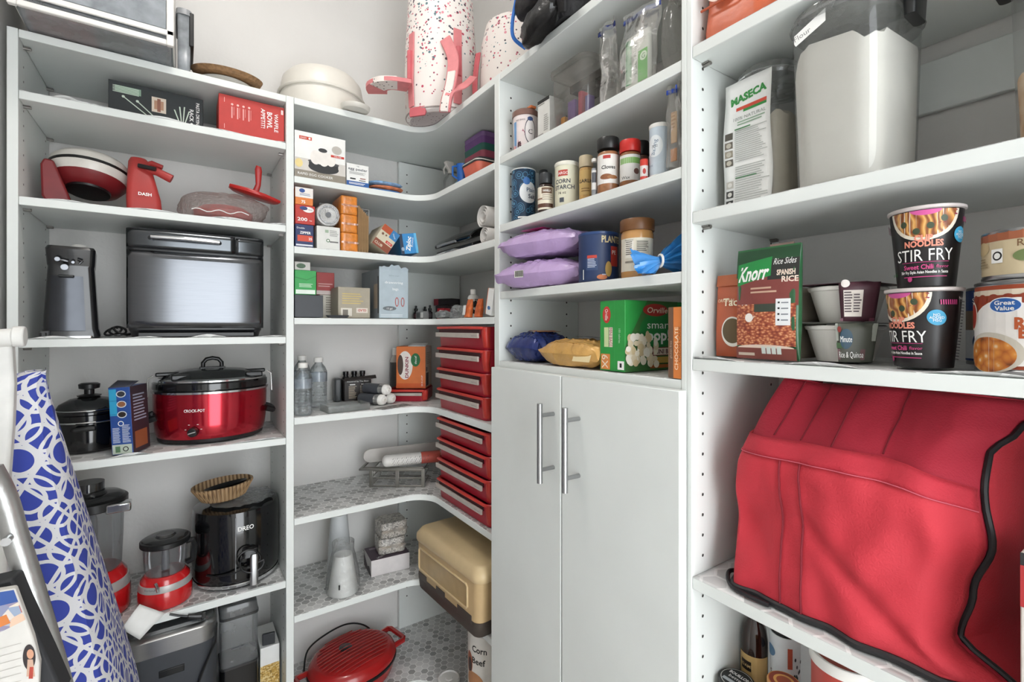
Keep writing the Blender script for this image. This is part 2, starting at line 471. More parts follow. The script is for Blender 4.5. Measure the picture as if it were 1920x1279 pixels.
# flush ceiling lamp
lx, ly, lz = CEILING_LAMP
lampt = thing('ceiling_lamp', 'round flush ceiling lamp with chrome rim above the pantry floor', 'lamp', (lx, ly, CEIL), 0)
MB().lathe([(.15, -.001), (.155, -.012), (.15, -.022), (.13, -.022)], 36).build('rim', CHROME, lampt)
MB().lathe([(.13, -.0215), (.12, -.04), (.085, -.055), (.03, -.06)], 36).build('diffuser', M('lamp_glass', '#fff6ea', .4, emit=4.0), lampt)
ld = bpy.data.lights.new('lamp_light', 'AREA'); ld.shape = 'DISK'; ld.size = .24; ld.energy = LAMP_POWER; ld.color = (1.0, .965, .925)
lo = bpy.data.objects.new('lamp_light', ld); COL.objects.link(lo); lo.parent = lampt; lo.location = (0, 0, -.066)

# ------------------------------------------------------------------ shelving
HOLEM = M('pin_hole', '#3a3836', .9)
PIN = M('shelf_pin_metal', '#8a8783', .35, .9)
def pin_holes(parent, cols, z0, z1, step=.032):
    """cols: (x, y, normal axis 'x' or 'y', sign)"""
    b = MB()
    for (x, y, ax, sg) in cols:
        z = z0
        while z < z1:
            r = .0026
            ring = [(r * math.cos(k * math.pi / 4), r * math.sin(k * math.pi / 4)) for k in range(8)]
            if ax == 'x': vs = [(x + sg * .0004, y + p, z + q) for p, q in ring]
            else: vs = [(x + p, y + sg * .0004, z + q) for p, q in ring]
            b.add(vs, [tuple(range(8))]); z += step
    o = b.build('pin_holes', HOLEM, parent, smooth=False); o['kind'] = 'stuff'; return o
def shelf_box(parent, x0, x1, y0, y1, ztop, mat=WHITE, name='shelf'):
    return MB().box(x0, x1, y0, y1, ztop - TH, ztop - LIN).build(name, mat, parent, bevel=.0012)
def liner_sheet(parent, x0, x1, y0, y1, ztop, mat, wave=0.0, edge='y', seed=0):
    """thin printed paper on a shelf; its front edge may lift in waves"""
    nu, nv = (60, 34) if edge == "y" else (34, 60)
    def fn(u, v):
        x = x0 + (x1 - x0) * u; y = y0 + (y1 - y0) * v
        q = v if edge == 'y' else u
        s = u if edge == 'y' else v
        lift = wave * max(0, 1 - q * 32) ** 1.2 * max(0, math.sin(s * 23 + seed) * .6 + nz(s * 7, seed, 0) + .25)
        return (x, y, ztop - LIN + .0004 + lift)
    return MB().grid(fn, nu, nv).build('liner', mat, parent, solid=.0006)
def pins(parent, lst):
    for (x, y, z, ax, sg) in lst:
        b = MB()
        e = Vector((sg * .011, 0, 0)) if ax == 'x' else Vector((0, sg * .011, 0))
        a = Vector((x, y, z)); b.rod(a, a + e, .0028, 8); c = a + e * .9
        b.box(c.x - .004, c.x + .004, c.y - .004, c.y + .004, z + .001, z + .004)
        b.build('shelf_pin', PIN, parent)

xa = on_y(12, CY, Y1).x; xb = on_y(34, CY, Y1).x; xc = on_y(536.5, CY, Y1).x; xd = on_y(551, CY, Y1).x
TOPZ = LB['top']
left = thing('shelving_bay', 'white shelving bay at far left holding kitchen appliances', 'shelving', ((xa + xd) / 2, (Y1 + YB) / 2, 0))
LO = -left.location
def child_world(o, root):            # built in world space, hung under a root that is only moved
    o.location = -root.location; return o
def CW(root, o): return child_world(o, root)
CW(left, MB().box(xa, xb, Y1, YB - .001, 0, TOPZ).build('side_panel', WHITE, left, bevel=.001))
CW(left, MB().box(xc, xd, Y1, YB - .001, 0, TOPZ).build('side_panel', WHITE, left, bevel=.001))
for k in ('top', 's2', 's3', 's4', 's5', 's6', 'deck'):
    z = LB[k]
    sh = CW(left, shelf_box(left, xb + .0005, xc - .0005, Y1 + .001, YB - .002, z if k != 'top' else z + LIN))
    if k != 'top':
        o = liner_sheet(sh, xb + .001, xc - .001, Y1 + .002, YB - .004, z, HEX if k in ('s6', 'deck') else HEXL, {'s4': .006, 's5': .007, 's6': .004, 's3': .005, 's2': .004}.get(k, 0), 'y', len(k) + ord(k[-1]) % 7)
CW(left, pin_holes(left, [(xb, Y1 + .04, 'x', 1), (xb, YB - .045, 'x', 1), (xc, Y1 + .04, 'x', -1), (xc, YB - .045, 'x', -1)], .2, TOPZ - .04))
n0 = len(bpy.data.objects)
for k in ('top', 's2', 's3', 's4', 's5'):
    for y in (Y1 + .04, YB - .03):
        for x, sg in ((xb, 1), (xc, -1)):
            b = MB(); a = Vector((x, y, LB[k] - TH - .0035)); b.rod(a, a + Vector((sg * .013, 0, 0)), .003, 8); b.box(a.x + min(0, sg * .012), a.x + max(0, sg * .012), y - .005, y + .005, a.z + .0005, a.z + .003)
            CW(left, b.build('shelf_pin', PIN, left))
CW(left, MB().box(xb, xc, YB - .012, YB - .002, H + .52, H + .60).build('hang_rail', WHITE, left, bevel=.001))

# corner bay: L shelves with a rounded inner corner
ya = on_x(927, CY, X2).y; yb = on_x(936, CY, X2).y      # left side panel of the middle bay (its far and near faces)
corner = thing('corner_shelving', 'white corner shelving with curved L-shaped shelves and red bins', 'shelving', ((xd + XB) / 2, (ya + YB) / 2, 0))
def L_outline(rad=.075, fr=0.0):
    pts = [(xd + .0008, Y1 + fr)]
    cxr, cyr = X2 + fr - rad, Y1 + fr - rad
    for k in range(9):
        a = math.radians(90 - 90 * k / 8); pts.append((cxr + rad * math.cos(a), cyr + rad * math.sin(a)))
    pts += [(X2 + fr, ya + .0008), (XB - .002, ya + .0008), (XB - .002, YB - .002), (xd + .0008, YB - .002)]
    return pts
def L_shelf(z, mat_l, wave=0.0):
    b = MB(); out = L_outline(); n = len(out)
    b.add([(x, y, z - TH) for x, y in out] + [(x, y, z - LIN) for x, y in out], [tuple(range(n))[::-1], tuple(range(n, 2 * n))] + [(i, (i + 1) % n, n + (i + 1) % n, n + i) for i in range(n)])
    sh = CW(corner, b.build('shelf', WHITE, corner, bevel=.001))
    if mat_l:
        out = L_outline(.075, .0015); n = len(out); b = MB()
        b.add([(x, y, z - LIN + .0002) for x, y in out] + [(x, y, z - .0002) for x, y in out], [tuple(range(n))[::-1], tuple(range(n, 2 * n))] + [(i, (i + 1) % n, n + (i + 1) % n, n + i) for i in range(n)])
        b.build('liner', mat_l, sh, smooth=False)
    return sh
for k in ('top', 's1', 's2', 's3', 's4', 's5', 's6', 'deck'):
    L_shelf(CB[k] + (LIN if k == 'top' else 0), {'s4': HEXL, 's5': HEX, 's6': HEX, 'deck': HEX, 's2': HEXL}.get(k))
cpx = on_y(748, CY, YB - .018).x
CW(corner, MB().box(cpx, XB - .003, YB - .02, YB - .003, .06, TOPZ - TH - .002).build('corner_panel', WHITE, corner, bevel=.001))
CW(corner, pin_holes(corner, [(cpx + .03, YB - .02, 'y', -1), (xd, Y1 + .04, 'x', 1), (xd, YB - .05, 'x', 1)], .2, TOPZ - .04))

# middle bay with cabinet doors
yc = on_x(1277.5, CY, X2).y; yd = on_x(1297, CY, X2).y
mid = thing('shelving_bay', 'white shelving bay with two flat cabinet doors below and bar handles', 'shelving', ((X2 + XB) / 2, (ya + yd) / 2, 0))
CW(mid, MB().box(X2, XB - .001, yb, ya, 0, TOPZ).build('side_panel', WHITE, mid, bevel=.001))
CW(mid, MB().box(X2, XB - .001, yc - .0, yd + (yc - yd) * .5, 0, 2.2).build('side_panel', WHITE, mid, bevel=.001))
for k in ('top', 's1', 's2', 's3', 's4'):
    z = MBAY[k]
    sh = CW(mid, shelf_box(mid, X2 + .001, XB - .002, yc + .0005, yb - .0005, z + (LIN if k == 'top' else 0)))
    if k != 'top': liner_sheet(sh, X2 + .002, XB - .004, yc + .001, yb - .001, z, HEXL, .0, 'x', 3 + ord(k[-1]))
CW(mid, pin_holes(mid, [(X2 + .035, yb, 'y', -1), (XB - .045, yb, 'y', -1)], H - .06, TOPZ - .03))
CW(mid, MB().box(X2 + .004, XB - .003, yc + .001, yb - .001, .09, .108).build('bottom_panel', WHITE, mid))
dx0, dx1 = X2 - .021, X2 - .0025
dz1 = on_x(990, 697, dx0).z
yl0 = on_x(921, CY, dx0).y; yl1 = on_x(1051, CY, dx0).y; yr0 = on_x(1053.2, CY, dx0).y; yr1 = on_x(1274, CY, dx0).y
for (p, q, hp, nm) in ((yl0, yl1, 1012, 'left'), (yr0, yr1, 1059, 'right')):
    dz = dz1
    dr = CW(mid, MB().box(dx0, dx1, q, p, .10, dz).build('door', WHITE, mid, bevel=.0015))
    hx = dx0 - .036
    hy = on_x(hp, CY, hx).y
    zt = on_x(hp, 757 if nm == 'left' else 765, hx).z; zb = on_x(hp, 906 if nm == 'left' else 924, hx).z
    b = MB().rod((hx, hy, zb), (hx, hy, zt), .0058, 16)
    for z in (zt - .024, zb + .026): b.rod((hx, hy, z), (dx0 + .001, hy, z), .0042, 12)
    hd = b.build('handle', STEEL, dr); hd['label'] = 'brushed steel bar handle'
CW(mid, MB().box(X2 + .006, X2 + .02, yc + .001, yb - .001, 0, .085).build('toe_kick', WHITE, mid))

# right bay
rb = thing('shelving_bay', 'white shelving bay at far right with canned food and a red fabric cover', 'shelving', ((X2 + XB) / 2, .19, 0))
yR = -.085
CW(rb, MB().box(X2, XB - .001, yd, yd + (yc - yd) * .49, 0, 2.2).build('side_panel', WHITE, rb, bevel=.001))
CW(rb, MB().box(X2, XB - .001, yR - .02, yR, 0, 2.2).build('side_panel', WHITE, rb, bevel=.001))
for k in ('s0', 's1', 's2', 's3', 's4', 'deck'):
    z = RB[k]
    sh = CW(rb, shelf_box(rb, X2 + .001, XB - .002, yR + .0005, yd - .0005, z))
    liner_sheet(sh, X2 + .0015, XB - .004, yR + .001, yd - .001, z, HEXL, {'s2': .005}.get(k, 0), 'x', 5 + ord(k[-1]))
CW(rb, pin_holes(rb, [(X2 + .028, yd, 'y', -1), (XB - .03, yd, 'y', -1)], .2, 2.1))
for k in ('s0', 's1'):
    for x in (X2 + .03, XB - .03):
        b = MB(); a = Vector((x, yd, RB[k] - TH - .0035)); b.rod(a, a + Vector((0, -.013, 0)), .003, 8); b.box(x - .005, x + .005, yd - .012, yd, a.z + .0005, a.z + .003)
        CW(rb, b.build('shelf_pin', PIN, rb))
zr = on_x(1800, 195, XB - .012).z
CW(rb, MB().box(XB - .012, XB - .002, yR, yd, zr - .0, zr + .075).build('hang_rail', WHITE, rb, bevel=.002))
zt2 = RB['s0'] + .3
CW(rb, shelf_box(rb, X2 + .001, XB - .002, yR + .0005, yd - .0005, zt2))
# ------------------------------------------------------------------ left bay: on top
FROST = clear('frosted_plastic', '#e8ecef', .10, .62, .25, bodycol='#d4d9de', trans=.5)
CLEAR = clear('clear_plastic', '#f4f6f6', .16, .06)
CLEARG = clear('smoky_plastic', '#b9babd', .18, .10, bodycol='#9a9a9c')
WPLAS = M('white_plastic', '#e9e7e2', .35, var=.02)
t = thing('storage_box', 'translucent plastic storage box in white frame atop the left shelves', 'storage box', (-.150, 1.475, TOPZ + .0025), 0)
w, d = .268, .29
MB().loft([(0, w - .03, d - .03, .012), (.004, w - .02, d - .02, .014), (.02, w - .012, d - .012, .014)], 4, True, False).build('tray_bottom', clear('milky_floor', '#eef0f2', .08, .28, .3, bodycol='#cfd2d4', trans=.5), t, solid=.002)
f = MB(); f.box(-w / 2, w / 2, -d / 2, -d / 2 + .006, .022, .034)
for sx in (-1, 1): f.box(sx * w / 2 - (.014 if sx > 0 else 0), sx * w / 2 + (0 if sx > 0 else .014), -d / 2, -d / 2 + .012, .0, .30); f.box(sx * w / 2 - (.004 if sx > 0 else 0), sx * w / 2 + (0 if sx > 0 else .004), -d / 2 + .012, d / 2, .022, .30)
f.box(-w / 2 + .014, w / 2 - .014, -d / 2, -d / 2 + .010, .0, .012); f.box(-w / 2, w / 2, -d / 2, d / 2, .30, .312)
f.build('frame', WPLAS, t, bevel=.002)
MB().box(-w / 2 + .015, w / 2 - .015, -d / 2 + .002, -d / 2 + .005, .036, .298).build('drawer_front', FROST, t, bevel=.001)
MB().box(-w / 2 + .005, w / 2 - .005, d / 2 - .004, d / 2 - .001, .022, .30).build('back', FROST, t)
t2 = thing('paper_bundle', 'pink and white paper bundle inside the translucent drawer box', 'paper', (-.18, 1.46, TOPZ + .009), 0)
b = MB(); b.box(-.085, .02, -.09, .08, 0, .012); b.build('paper_sheets', M('pink_print', '#d8a49a', .7, var=.25, scale=20), t2, bevel=.001)
MB().box(.025, .10, -.10, .09, 0, .010).build('paper_sheets', M('grey_print', '#b9b3a8', .7, var=.25, scale=24), t2, bevel=.001)
t = thing('lidded_box', 'narrow clear box with black latch edge behind the translucent drawer box', 'storage box', (.003, 1.55, TOPZ + .0025), 0)
bx_w = .03
MB().loft([(0, bx_w - .006, .12, .008), (.003, bx_w - .004, .13, .008), (.16, bx_w - .001, .14, .008)], 4, True, False).build('body', FROST, t, solid=.002)
MB().box(bx_w / 2 - .004, bx_w / 2 + .006, -.07, .07, .085, .17).build('latch', BLACK, t, bevel=.002)
MB().loft([(.16, bx_w + .006, .146, .014), (.175, bx_w + .004, .144, .014)], 4).build('lid', M('grey_lid', '#8d8f92', .4), t)

# round brown tray and white plates tilted on it
t = thing('round_tray', 'round brown-edged tray leaning on white plates above the waffle box', 'tray', (.103, 1.540, TOPZ + .0525), 0, None, (math.radians(9), 0))
b = MB().lathe([(.066, -.008), (.080, -.003), (.086, .008), (.084, .009), (.078, -.001), (.02, -.005)], 44, cap0=True, cap1=True)
b.build('tray_rim', M('brown_wicker', '#8c6a48', .7, var=.3, scale=120), t)
t = thing('paper_plate_stack', 'stack of white paper plates under the brown-edged tray', 'plates', (.098, 1.545, TOPZ + .0025), 0)
for k in range(8):
    MB().lathe([(.045, .0 + k * .003), (.055, .001 + k * .003), (.071 - .001 * (k % 3), .008 + k * .003), (.069, .0085 + k * .003), (.053, .003 + k * .003), (.02, .002 + k * .003)], 40).build('plate', M('paper_plate', '#dedbd5', .7, var=.05), t)
# white round cake carrier and its base leaning in front
p, _, w, h = place(1, 514, 690, 150, .168, 0, TOPZ + .0028)
t = thing('cake_carrier', 'off-white domed round cake carrier on top of the corner shelves', 'cake carrier', p, 0)
r = w / 2 * .94
MB().lathe([(r * .96, 0), (r, .006), (r, .012), (r * .965, .016), (r * .95, h * .62), (r * .90, h * .86), (r * .78, h * .985), (r * .5, h), (.01, h * .99)], 48).build('dome', M('offwhite_plastic', '#dcd8cf', .35, var=.02), t)
b = MB().tube([(r * .97 * math.cos(a), r * .97 * math.sin(a), h * .55) for a in [math.radians(q) for q in range(0, 360, 10)]], .0045, 8, closed=True)
b.build('raised_ring', M('offwhite_plastic'), t)
b = MB(); b.box(r * .9, r * 1.06, -.02, .02, .004, .03); b.build('latch', M('grey_lid'), t, bevel=.002)
q = on_y(648, CY, Y1 + .06).x
t = thing('cake_cover', 'shallow white round cover overhanging the shelf edge before the cake carrier', 'cover', (q + .012, Y1 + .001, TOPZ + .0065), 0, None, (math.radians(4), 0))
MB().lathe([(.025, -.003), (.037, -.001), (.041, .004), (.042, .011), (.040, .012), (.037, .006), (.02, .004)], 40).build('shell', M('offwhite_plastic'), t)

# ------------------------------------------------------------------ left bay: upper shelf with boxes
zb = LB['s2'] + .0003
p, rz, w, h = place(1, 203, 381, 160, .06, .10, zb)
h = .088
t = carton('rack_box', 'black box printed with a pasta drying rack on the upper shelf', 'box', p, rz, w, .10, h, M('black_box', '#23282a', .5))
P = Print(face(w, .10, h)); g = K('#8fa48f'); lt = K('#c9d6c6')
P.rect(.012, h - .026, .062, h - .010, K('#7f9a86'))
for k in range(5): P.poly([(.008, h - .011 - k * .0035), (.058, h - .012 - k * .0035), (.058, h - .0135 - k * .0035), (.008, h - .0125 - k * .0035)], lt)
P.rect(.083, h - .057, .112, h - .020, K('#d8c9b8')); P.rect(.088, h - .050, .107, h - .028, K('#b1866b')); P.rect(.094, h - .055, .101, h - .023, K('#8c5a48'))
for (a, c) in (((.028, .053), (.090, .006)), ((.055, .048), (.095, .012))):
    dx, dy = c[0] - a[0], c[1] - a[1]; L_ = math.hypot(dx, dy); nx_, ny_ = -dy / L_ * .0011, dx / L_ * .0011
    P.poly([(a[0] + nx_, a[1] + ny_), (c[0] + nx_, c[1] + ny_), (c[0] - nx_, c[1] - ny_), (a[0] - nx_, a[1] - ny_)], lt); P.ell(a[0], a[1], .003, .003, lt)
for dxx in (-.017, -.006, .004, .014):
    P.poly([(.146 + dxx * .25 - .001, .010), (.146 + dxx * .25 + .001, .010), (.146 + dxx + .0016, .062 - abs(dxx) * .9), (.146 + dxx - .0012, .062 - abs(dxx) * .9)], lt)
P.text('PASTA DRYING', w - .012, .044, .0075, WINK, .062, -90, .01); P.text('RACK', w - .025, .040, .0085, WINK, None, -90, .015)
P.ell(w - .025, .018, .003, .003, WINK); P.done(t)
p, rz, w, h = place(1, 410, 533, 178, .016, .10, zb); h = .098
t = carton('waffle_bowl_box', 'red box printed WAFFLE BOWL on the upper shelf beside black box', 'box', p, rz, w, .10, h, M('red_box', '#b93a34', .5))
P = Print(face(w, .10, h))
P.text('WAFFLE', w - .020, h * .52, .0095, WINK, .050, -90, .01); P.text('BOWL', w - .036, h * .56, .0125, WINK, .044, -90, .02); P.text('APPETIT!', w - .052, h * .58, .0100, WINK, .052, -90, .01)
P.rect(w - .008, h - .02, w - .003, h - .008, WINK); P.text('DASH', w - .0055, h - .014, .003, K('#b93a34'), None, -90)
for i in range(4):
    P.ell(.030 + .013 * i, h - .022, .0028, .0028, K('#e9b9b2'))
    P.rect(.028 + .013 * i, h - .058, .031 + .013 * i, h - .028, K('#dfa09a')); P.rect(.0335 + .013 * i, h - .050 - .004 * (i % 2), .0345 + .013 * i, h - .028, K('#dfa09a'))
P.rect(.012, h - .02, .013, h - .008, K('#e9b9b2')); P.rect(.012, .010, .013, .022, K('#e9b9b2')); P.done(t)
b = MB().grid(lambda u, v: (-.245 + .06 * u, Y1 + .02 + .03 * v, LB['s2'] + .001 + .012 * math.sin(math.pi * u) * (1 - v)), 14, 4)
tag(b.build('paper_scrap', PAPER, solid=.0006), 'curled scrap of white shelf paper left of the black box', 'paper')

# ------------------------------------------------------------------ left bay: waffle maker shelf
zb = LB['s3'] + .0003
RB_ = M('waffle_red', '#a83532', .45, var=.05); RBD = M('waffle_maroon', '#7a2226', .4)
t = thing('waffle_maker', 'red and white rotating waffle maker with folding handle', 'waffle maker', (-.155, Y1 + .115, zb), math.radians(4))
x0 = on_y(92, CY, Y1 + .115).x + .155; x1 = on_y(302, CY, Y1 + .05).x + .155
# base plate and the two uprights
b = MB(); b.loft([(0, .20, .12, .03, .0, 0), (.006, .205, .125, .03, .0, 0), (.010, .19, .11, .03, .0, 0)], 5)
b.build('base_plate', RBD, t)
prof = [(-.100, .0), (-.058, .0), (-.068, .034), (-.092, .104), (-.108, .106), (-.114, .092), (-.112, .02)]
MB().prism(prof, -.035, .035).build('upright', RBD, t, bevel=.004)
up = MB(); up.loft([(0, .070, .10, .012, .074, -.030), (.035, .068, .098, .012, .072, -.030), (.088, .054, .085, .012, .067, -.026), (.130, .044, .066, .016, .064, -.02), (.141, .032, .052, .014, .062, -.018)], 5)
up.build('upright', RB_, t)
P = Print(lambda u, v, o: (u, -.0806 - o, v)); P.text('DASH', .074, .044, .0075, WINK, .026, 0, .03); P.done(t)
# round body: white dome, dark gap, white lower dome, maroon base
body = Matrix.Translation((-.030, .030, .098)) @ Matrix.Rotation(math.radians(-14), 4, 'X') @ Matrix.Rotation(math.radians(5), 4, 'Y')
R0 = .080
for nm, pr, m in (('upper_shell', [(R0, .004), (R0 * .98, .018), (R0 * .85, .030), (R0 * .55, .037), (.01, .039)], M('waffle_white', '#d8d4cc', .3)),
                  ('gap_band', [(R0 * .985, -.003), (R0 * 1.01, -.002), (R0 * 1.01, .004), (R0 * .985, .005)], BLACK),
                  ('lower_shell', [(R0 * .90, -.022), (R0 * .99, -.010), (R0, -.003)], M('waffle_white')),
                  ('drip_bowl', [(R0 * .50, -.046), (R0 * .74, -.040), (R0 * .90, -.022)], RBD),
                  ('underside_plate', [(R0 * .52, -.050), (R0 * .54, -.044)], BLACK)):
    MB().lathe(pr, 40).xf(body).build(nm, m, t)
# folding handle to the right
b = MB(); b.tube([(.07, -.05, .112), (.098, -.062, .108), (.128, -.066, .094)], [.009, .010, .011], 10); b.build('handle', RB_, t)
b = MB(); b.tube([(.062, -.030, .120), (.090, -.046, .130), (.110, -.050, .124)], [.007, .008, .006], 10); b.build('handle', M('handle_red', '#a02a28', .45), t)
b = MB(); b.tube([(.062, -.062, .116), (.095, -.076, .110)], .0055, 8); b.build('hinge', BLACK, t)

# bubble wrapped red plate
def lump(w, d, h, nu=26, nv=18, amp=.08, seed=0.0, pw=2.4, flat=.0):
    """closed soft pouch standing on its flattened underside"""
    b = MB(); R_ = []
    for j in range(nv + 1):
        t_ = j / nv; a = math.pi * t_ - math.pi / 2; r = max(.02, math.cos(a)) ** .55; z = (math.sin(a) + 1) / 2
        z = max(0, (z - flat) / (1 - flat)); ring = []
        for i in range(nu):
            q = 2 * math.pi * i / nu; c, s_ = math.cos(q), math.sin(q)
            k = (abs(c) ** pw + abs(s_) ** pw) ** (-1 / pw)
            e = 1 + amp * nz(c * 2 + seed, s_ * 2, t_ * 4) + amp * .6 * nz(c * 6 + seed, s_ * 6, t_ * 9)
            ring.append((w / 2 * r * k * c * e, d / 2 * r * k * s_ * e, max(0, h * z * (1 + amp * .8 * nz(c * 3, s_ * 3 + seed, 4 * t_)))))
        R_.append(ring)
    return b.rings(R_)
p, rz, w, h = place(1, 318, 525, 345, .10, 0, zb)
t = thing('wrapped_plate', 'red plate wrapped in clear bubble wrap beside the waffle maker', 'wrapped plate', (p.x - .010, p.y - .012, zb), math.radians(-8))
MB().lathe([(.055, .006), (.068, .014), (.07, .030), (.05, .044), (.02, .050)], 36, sx=1.0, sy=.75).build('plate', M('plate_red', '#b5473f', .4, var=.2, scale=60), t)
lump(.205, .125, .078, 52, 24, .14, 3.1, 2.1, .06).build('bubble_wrap', clear('bubble_wrap', '#faf6f5', .22, .20, .12, bump=1.0, bscale=160, bodycol='#f0e4e1', trans=.5), t)
b = MB().tube([(-.065 + .0085 * k, -.064 + .002 * math.sin(k), .020 + .004 * math.sin(k * 1.1)) for k in range(16)], .0012, 6); b.build('tape_edge', PAPER, t)
# red pan scraper with handle standing up
p, rz, w, h = place(1, 398, 527, 360, .07, 0, zb)
t = thing('red_press', 'red waffle bowl press with upright handle lying on bubble wrap', 'kitchen tool', (p.x + .018, p.y + .02, zb + .088), 0, None, (math.radians(8), math.radians(13)))
t.scale = (1.1, 1.1, 1.1)
b = MB().lathe([(.050, -.004), (.058, 0), (.058, .005), (.05, .007), (.01, .008)], 30, sx=1.0, sy=.9); b.build('disc', M('press_red', '#b3221f', .35), t)
b = MB().loft([(.004, .016, .014, .005), (.03, .012, .010, .004, .002, 0), (.065, .017, .012, .005, -.006, 0), (.075, .012, .009, .004, -.008, 0)], 4); b.build('handle', M('press_red'), t)
b = MB().tube([(-.056, -.02, .004), (-.02, -.045, .005), (.02, -.05, .004), (.056, -.028, .003)], .004, 8); b.build('rim_bar', M('press_red'), t)

# ------------------------------------------------------------------ left bay: can opener and bread machine
zb = LB['s4'] + .0003
p, rz, w, h = place(1, 78, 186, 466, .07, 0, zb)
t = thing('can_opener', 'black electric can opener with chrome cutting head', 'can opener', (p.x, Y1 + .085, zb), math.radians(5))
w *= .96
MB().loft([(0, w * 1.06, .105, .012), (.006, w * 1.07, .106, .012), (.02, w, .10, .012), (h * .78, w * .84, .088, .012), (h * .80, w * .86, .090, .010), (h * .97, w * .90, .105, .010, 0, -.004), (h, w * .84, .098, .010, 0, -.004)], 4).build('body', M('opener_black', '#17181a', .22, coat=.3), t)
MB().grid(lambda u, v: ((u - .5) * (w * (.66 - .1 * v)) - .006, -.0535 - .0 + .0065 * v + (-.002 * (1 - (2 * u - 1) ** 2)), .016 + v * h * .60), 12, 6).build('front_panel', M('opener_panel', '#3c3e42', .16, .85), t)
MB().loft([(.0, w * .8, .012, .004, 0, -.056), (.004, w * .8, .012, .004, 0, -.056)], 3).build('foot_strip', CHROME, t)
b = MB(); b.rod((-.022, -.060, h * .85), (-.022, -.048, h * .85), .0052, 16); b.rod((-.022, -.057, h * .85), (-.004, -.057, h * .83), .003, 8); b.rod((.004, -.060, h * .825), (.004, -.048, h * .825), .0035, 14); b.tube([(.012, -.056, h * .86), (.020, -.060, h * .84), (.014, -.060, h * .81)], .0025, 8); b.rod((-.010, -.064, h * .765), (-.010, -.045, h * .765), .007, 18)
b.build('cutting_head', M('dark_chrome', '#77797d', .22, 1.0), t, bevel=.001)
MB().box(-.022, .006, -.058, -.046, h * .66, h * .685).build('can_guide', BLACK, t, bevel=.002)
MB().lathe([(.016, h), (.017, h + .004), (.012, h + .011), (.004, h + .013)], 20, cx=.012).build('lever_cap', WPLAS, t)
c = [(-.038 - .001 * k, -.050 - .001 * k, .0065) for k in range(6)]
MB().tube(c, .003, 8).build('cord', BLACK, t)
b = MB().box(-.050, -.034, -.069, -.055, .0015, .016); b.box(-.048, -.046, -.075, -.069, .004, .012); b.box(-.040, -.038, -.075, -.069, .004, .012); b.build('plug', BLACK, t, bevel=.003)

p, rz, w, h = place(1, 235, 495, 432, .022, .235, zb)
h = on_y(236, 421, Y1 + .012).z - zb
t = thing('bread_machine', 'stainless steel bread machine with lid handle', 'bread machine', p, 0)
d = .235
MB().loft([(0, w * .93, d - .02, .02), (.012, w * .95, d - .01, .02), (.018, w * .97, d, .02), (h * .80, w, d, .016), (h * .985, w, d, .014), (h, w * .97, d - .02, .014)], 5).build('housing', M('bread_black', '#1d1e21', .28), t)
DST = M('dark_stainless', '#66686c', .20, 1.0, var=.04, scale=20, stretch=(1, 1, 60))
def bulge(x): return -.010 * (1 - (2 * x - 1) ** 4)
MB().grid(lambda u, v: ((u - .5) * w * .985, -d / 2 - .0035 + bulge(u) - .004 * math.sin(math.pi * v), .022 + v * (h * .80 - .026)), 28, 10).build('front_panel', DST, t, solid=.003)
MB().grid(lambda u, v: (-w * .495 + u * w * .76, -d / 2 - .0035 + bulge(u * .77), h * .81 + v * h * .165), 20, 4).build('lid_front', M('lid_stainless', '#55585b', .22, 1.0, var=.04), t, solid=.003)
MB().grid(lambda u, v: (w * .272 + u * w * .222, -d / 2 - .0035 + bulge(.77 + .23 * u), h * .81 + v * h * .155), 8, 4).build('control_front', M('lid_stainless'), t, solid=.003)
b = MB().tube([(-w * .34, -d / 2 - .008, h * .90), (-w * .33, -d / 2 - .022, h * .905), (-w * .1, -d / 2 - .030, h * .908), (w * .14, -d / 2 - .024, h * .905), (w * .15, -d / 2 - .008, h * .90)], .0055, 10); b.build('lid_handle', CHROME, t)
b = MB(); b.box(-w * .42, w * .42, -d / 2 - .006, -d / 2 + .01, .0, .012); b.build('foot_strip', BLACK, t, bevel=.002)
# coiled mains lead between
q = on_y(210, CY, Y1 + .10).x
b = MB()
pts = []
for k in range(46):
    a = k * .42; pts.append((q + .014 * math.cos(a) + .0006 * k - .004, Y1 + .10 + .010 * math.sin(a) - .0003 * k, zb + .014 + .010 * math.sin(a * .9 + 1) + .00004 * k))
pts += [(q + .026, Y1 + .09, zb + .006), (q + .03, Y1 + .082, zb + .004)]
tag(b.tube(pts, .0026, 7).build('coiled_cord', BLACK), 'coiled black mains cord between can opener and bread machine', 'cord')

# ------------------------------------------------------------------ left bay: slow cookers
zb = LB['s5'] + .0003
p, rz, w, h = place(1, 98, 232, 745, .14, 0, zb); r = w / 2
t = thing('slow_cooker', 'small round black slow cooker with glass lid', 'slow cooker', p, 0)
hh = h * .70
MB().lathe([(r * .80, 0), (r * .90, .006), (r * .93, .03), (r * .97, hh * .86), (r * .98, hh)], 40).build('housing', GLOSSBLK, t)
MB().tube([(r * 1.0 * math.cos(a), r * 1.0 * math.sin(a), hh * .83) for a in [math.radians(q) for q in range(0, 360, 9)]], .0022, 6, closed=True).build('trim_ring', CHROME, t)
MB().lathe([(r * .98, hh), (r * 1.03, hh + .003), (r * 1.03, hh + .008), (r * .96, hh + .012)], 40).build('pot_rim', GLOSSBLK, t)
MB().lathe([(r * .96, hh + .010), (r * .85, hh + .024), (r * .55, hh + .036), (r * .2, hh + .041), (.004, hh + .042)], 40, cap0=False).build('glass_lid', clear('lid_glass', '#7d8285', .35, .15, .05, bodycol='#6a6f72'), t)
MB().tube([(r * .965 * math.cos(a), r * .965 * math.sin(a), hh + .012) for a in [math.radians(q) for q in range(0, 360, 9)]], .002, 6, closed=True).build('lid_band', CHROME, t)
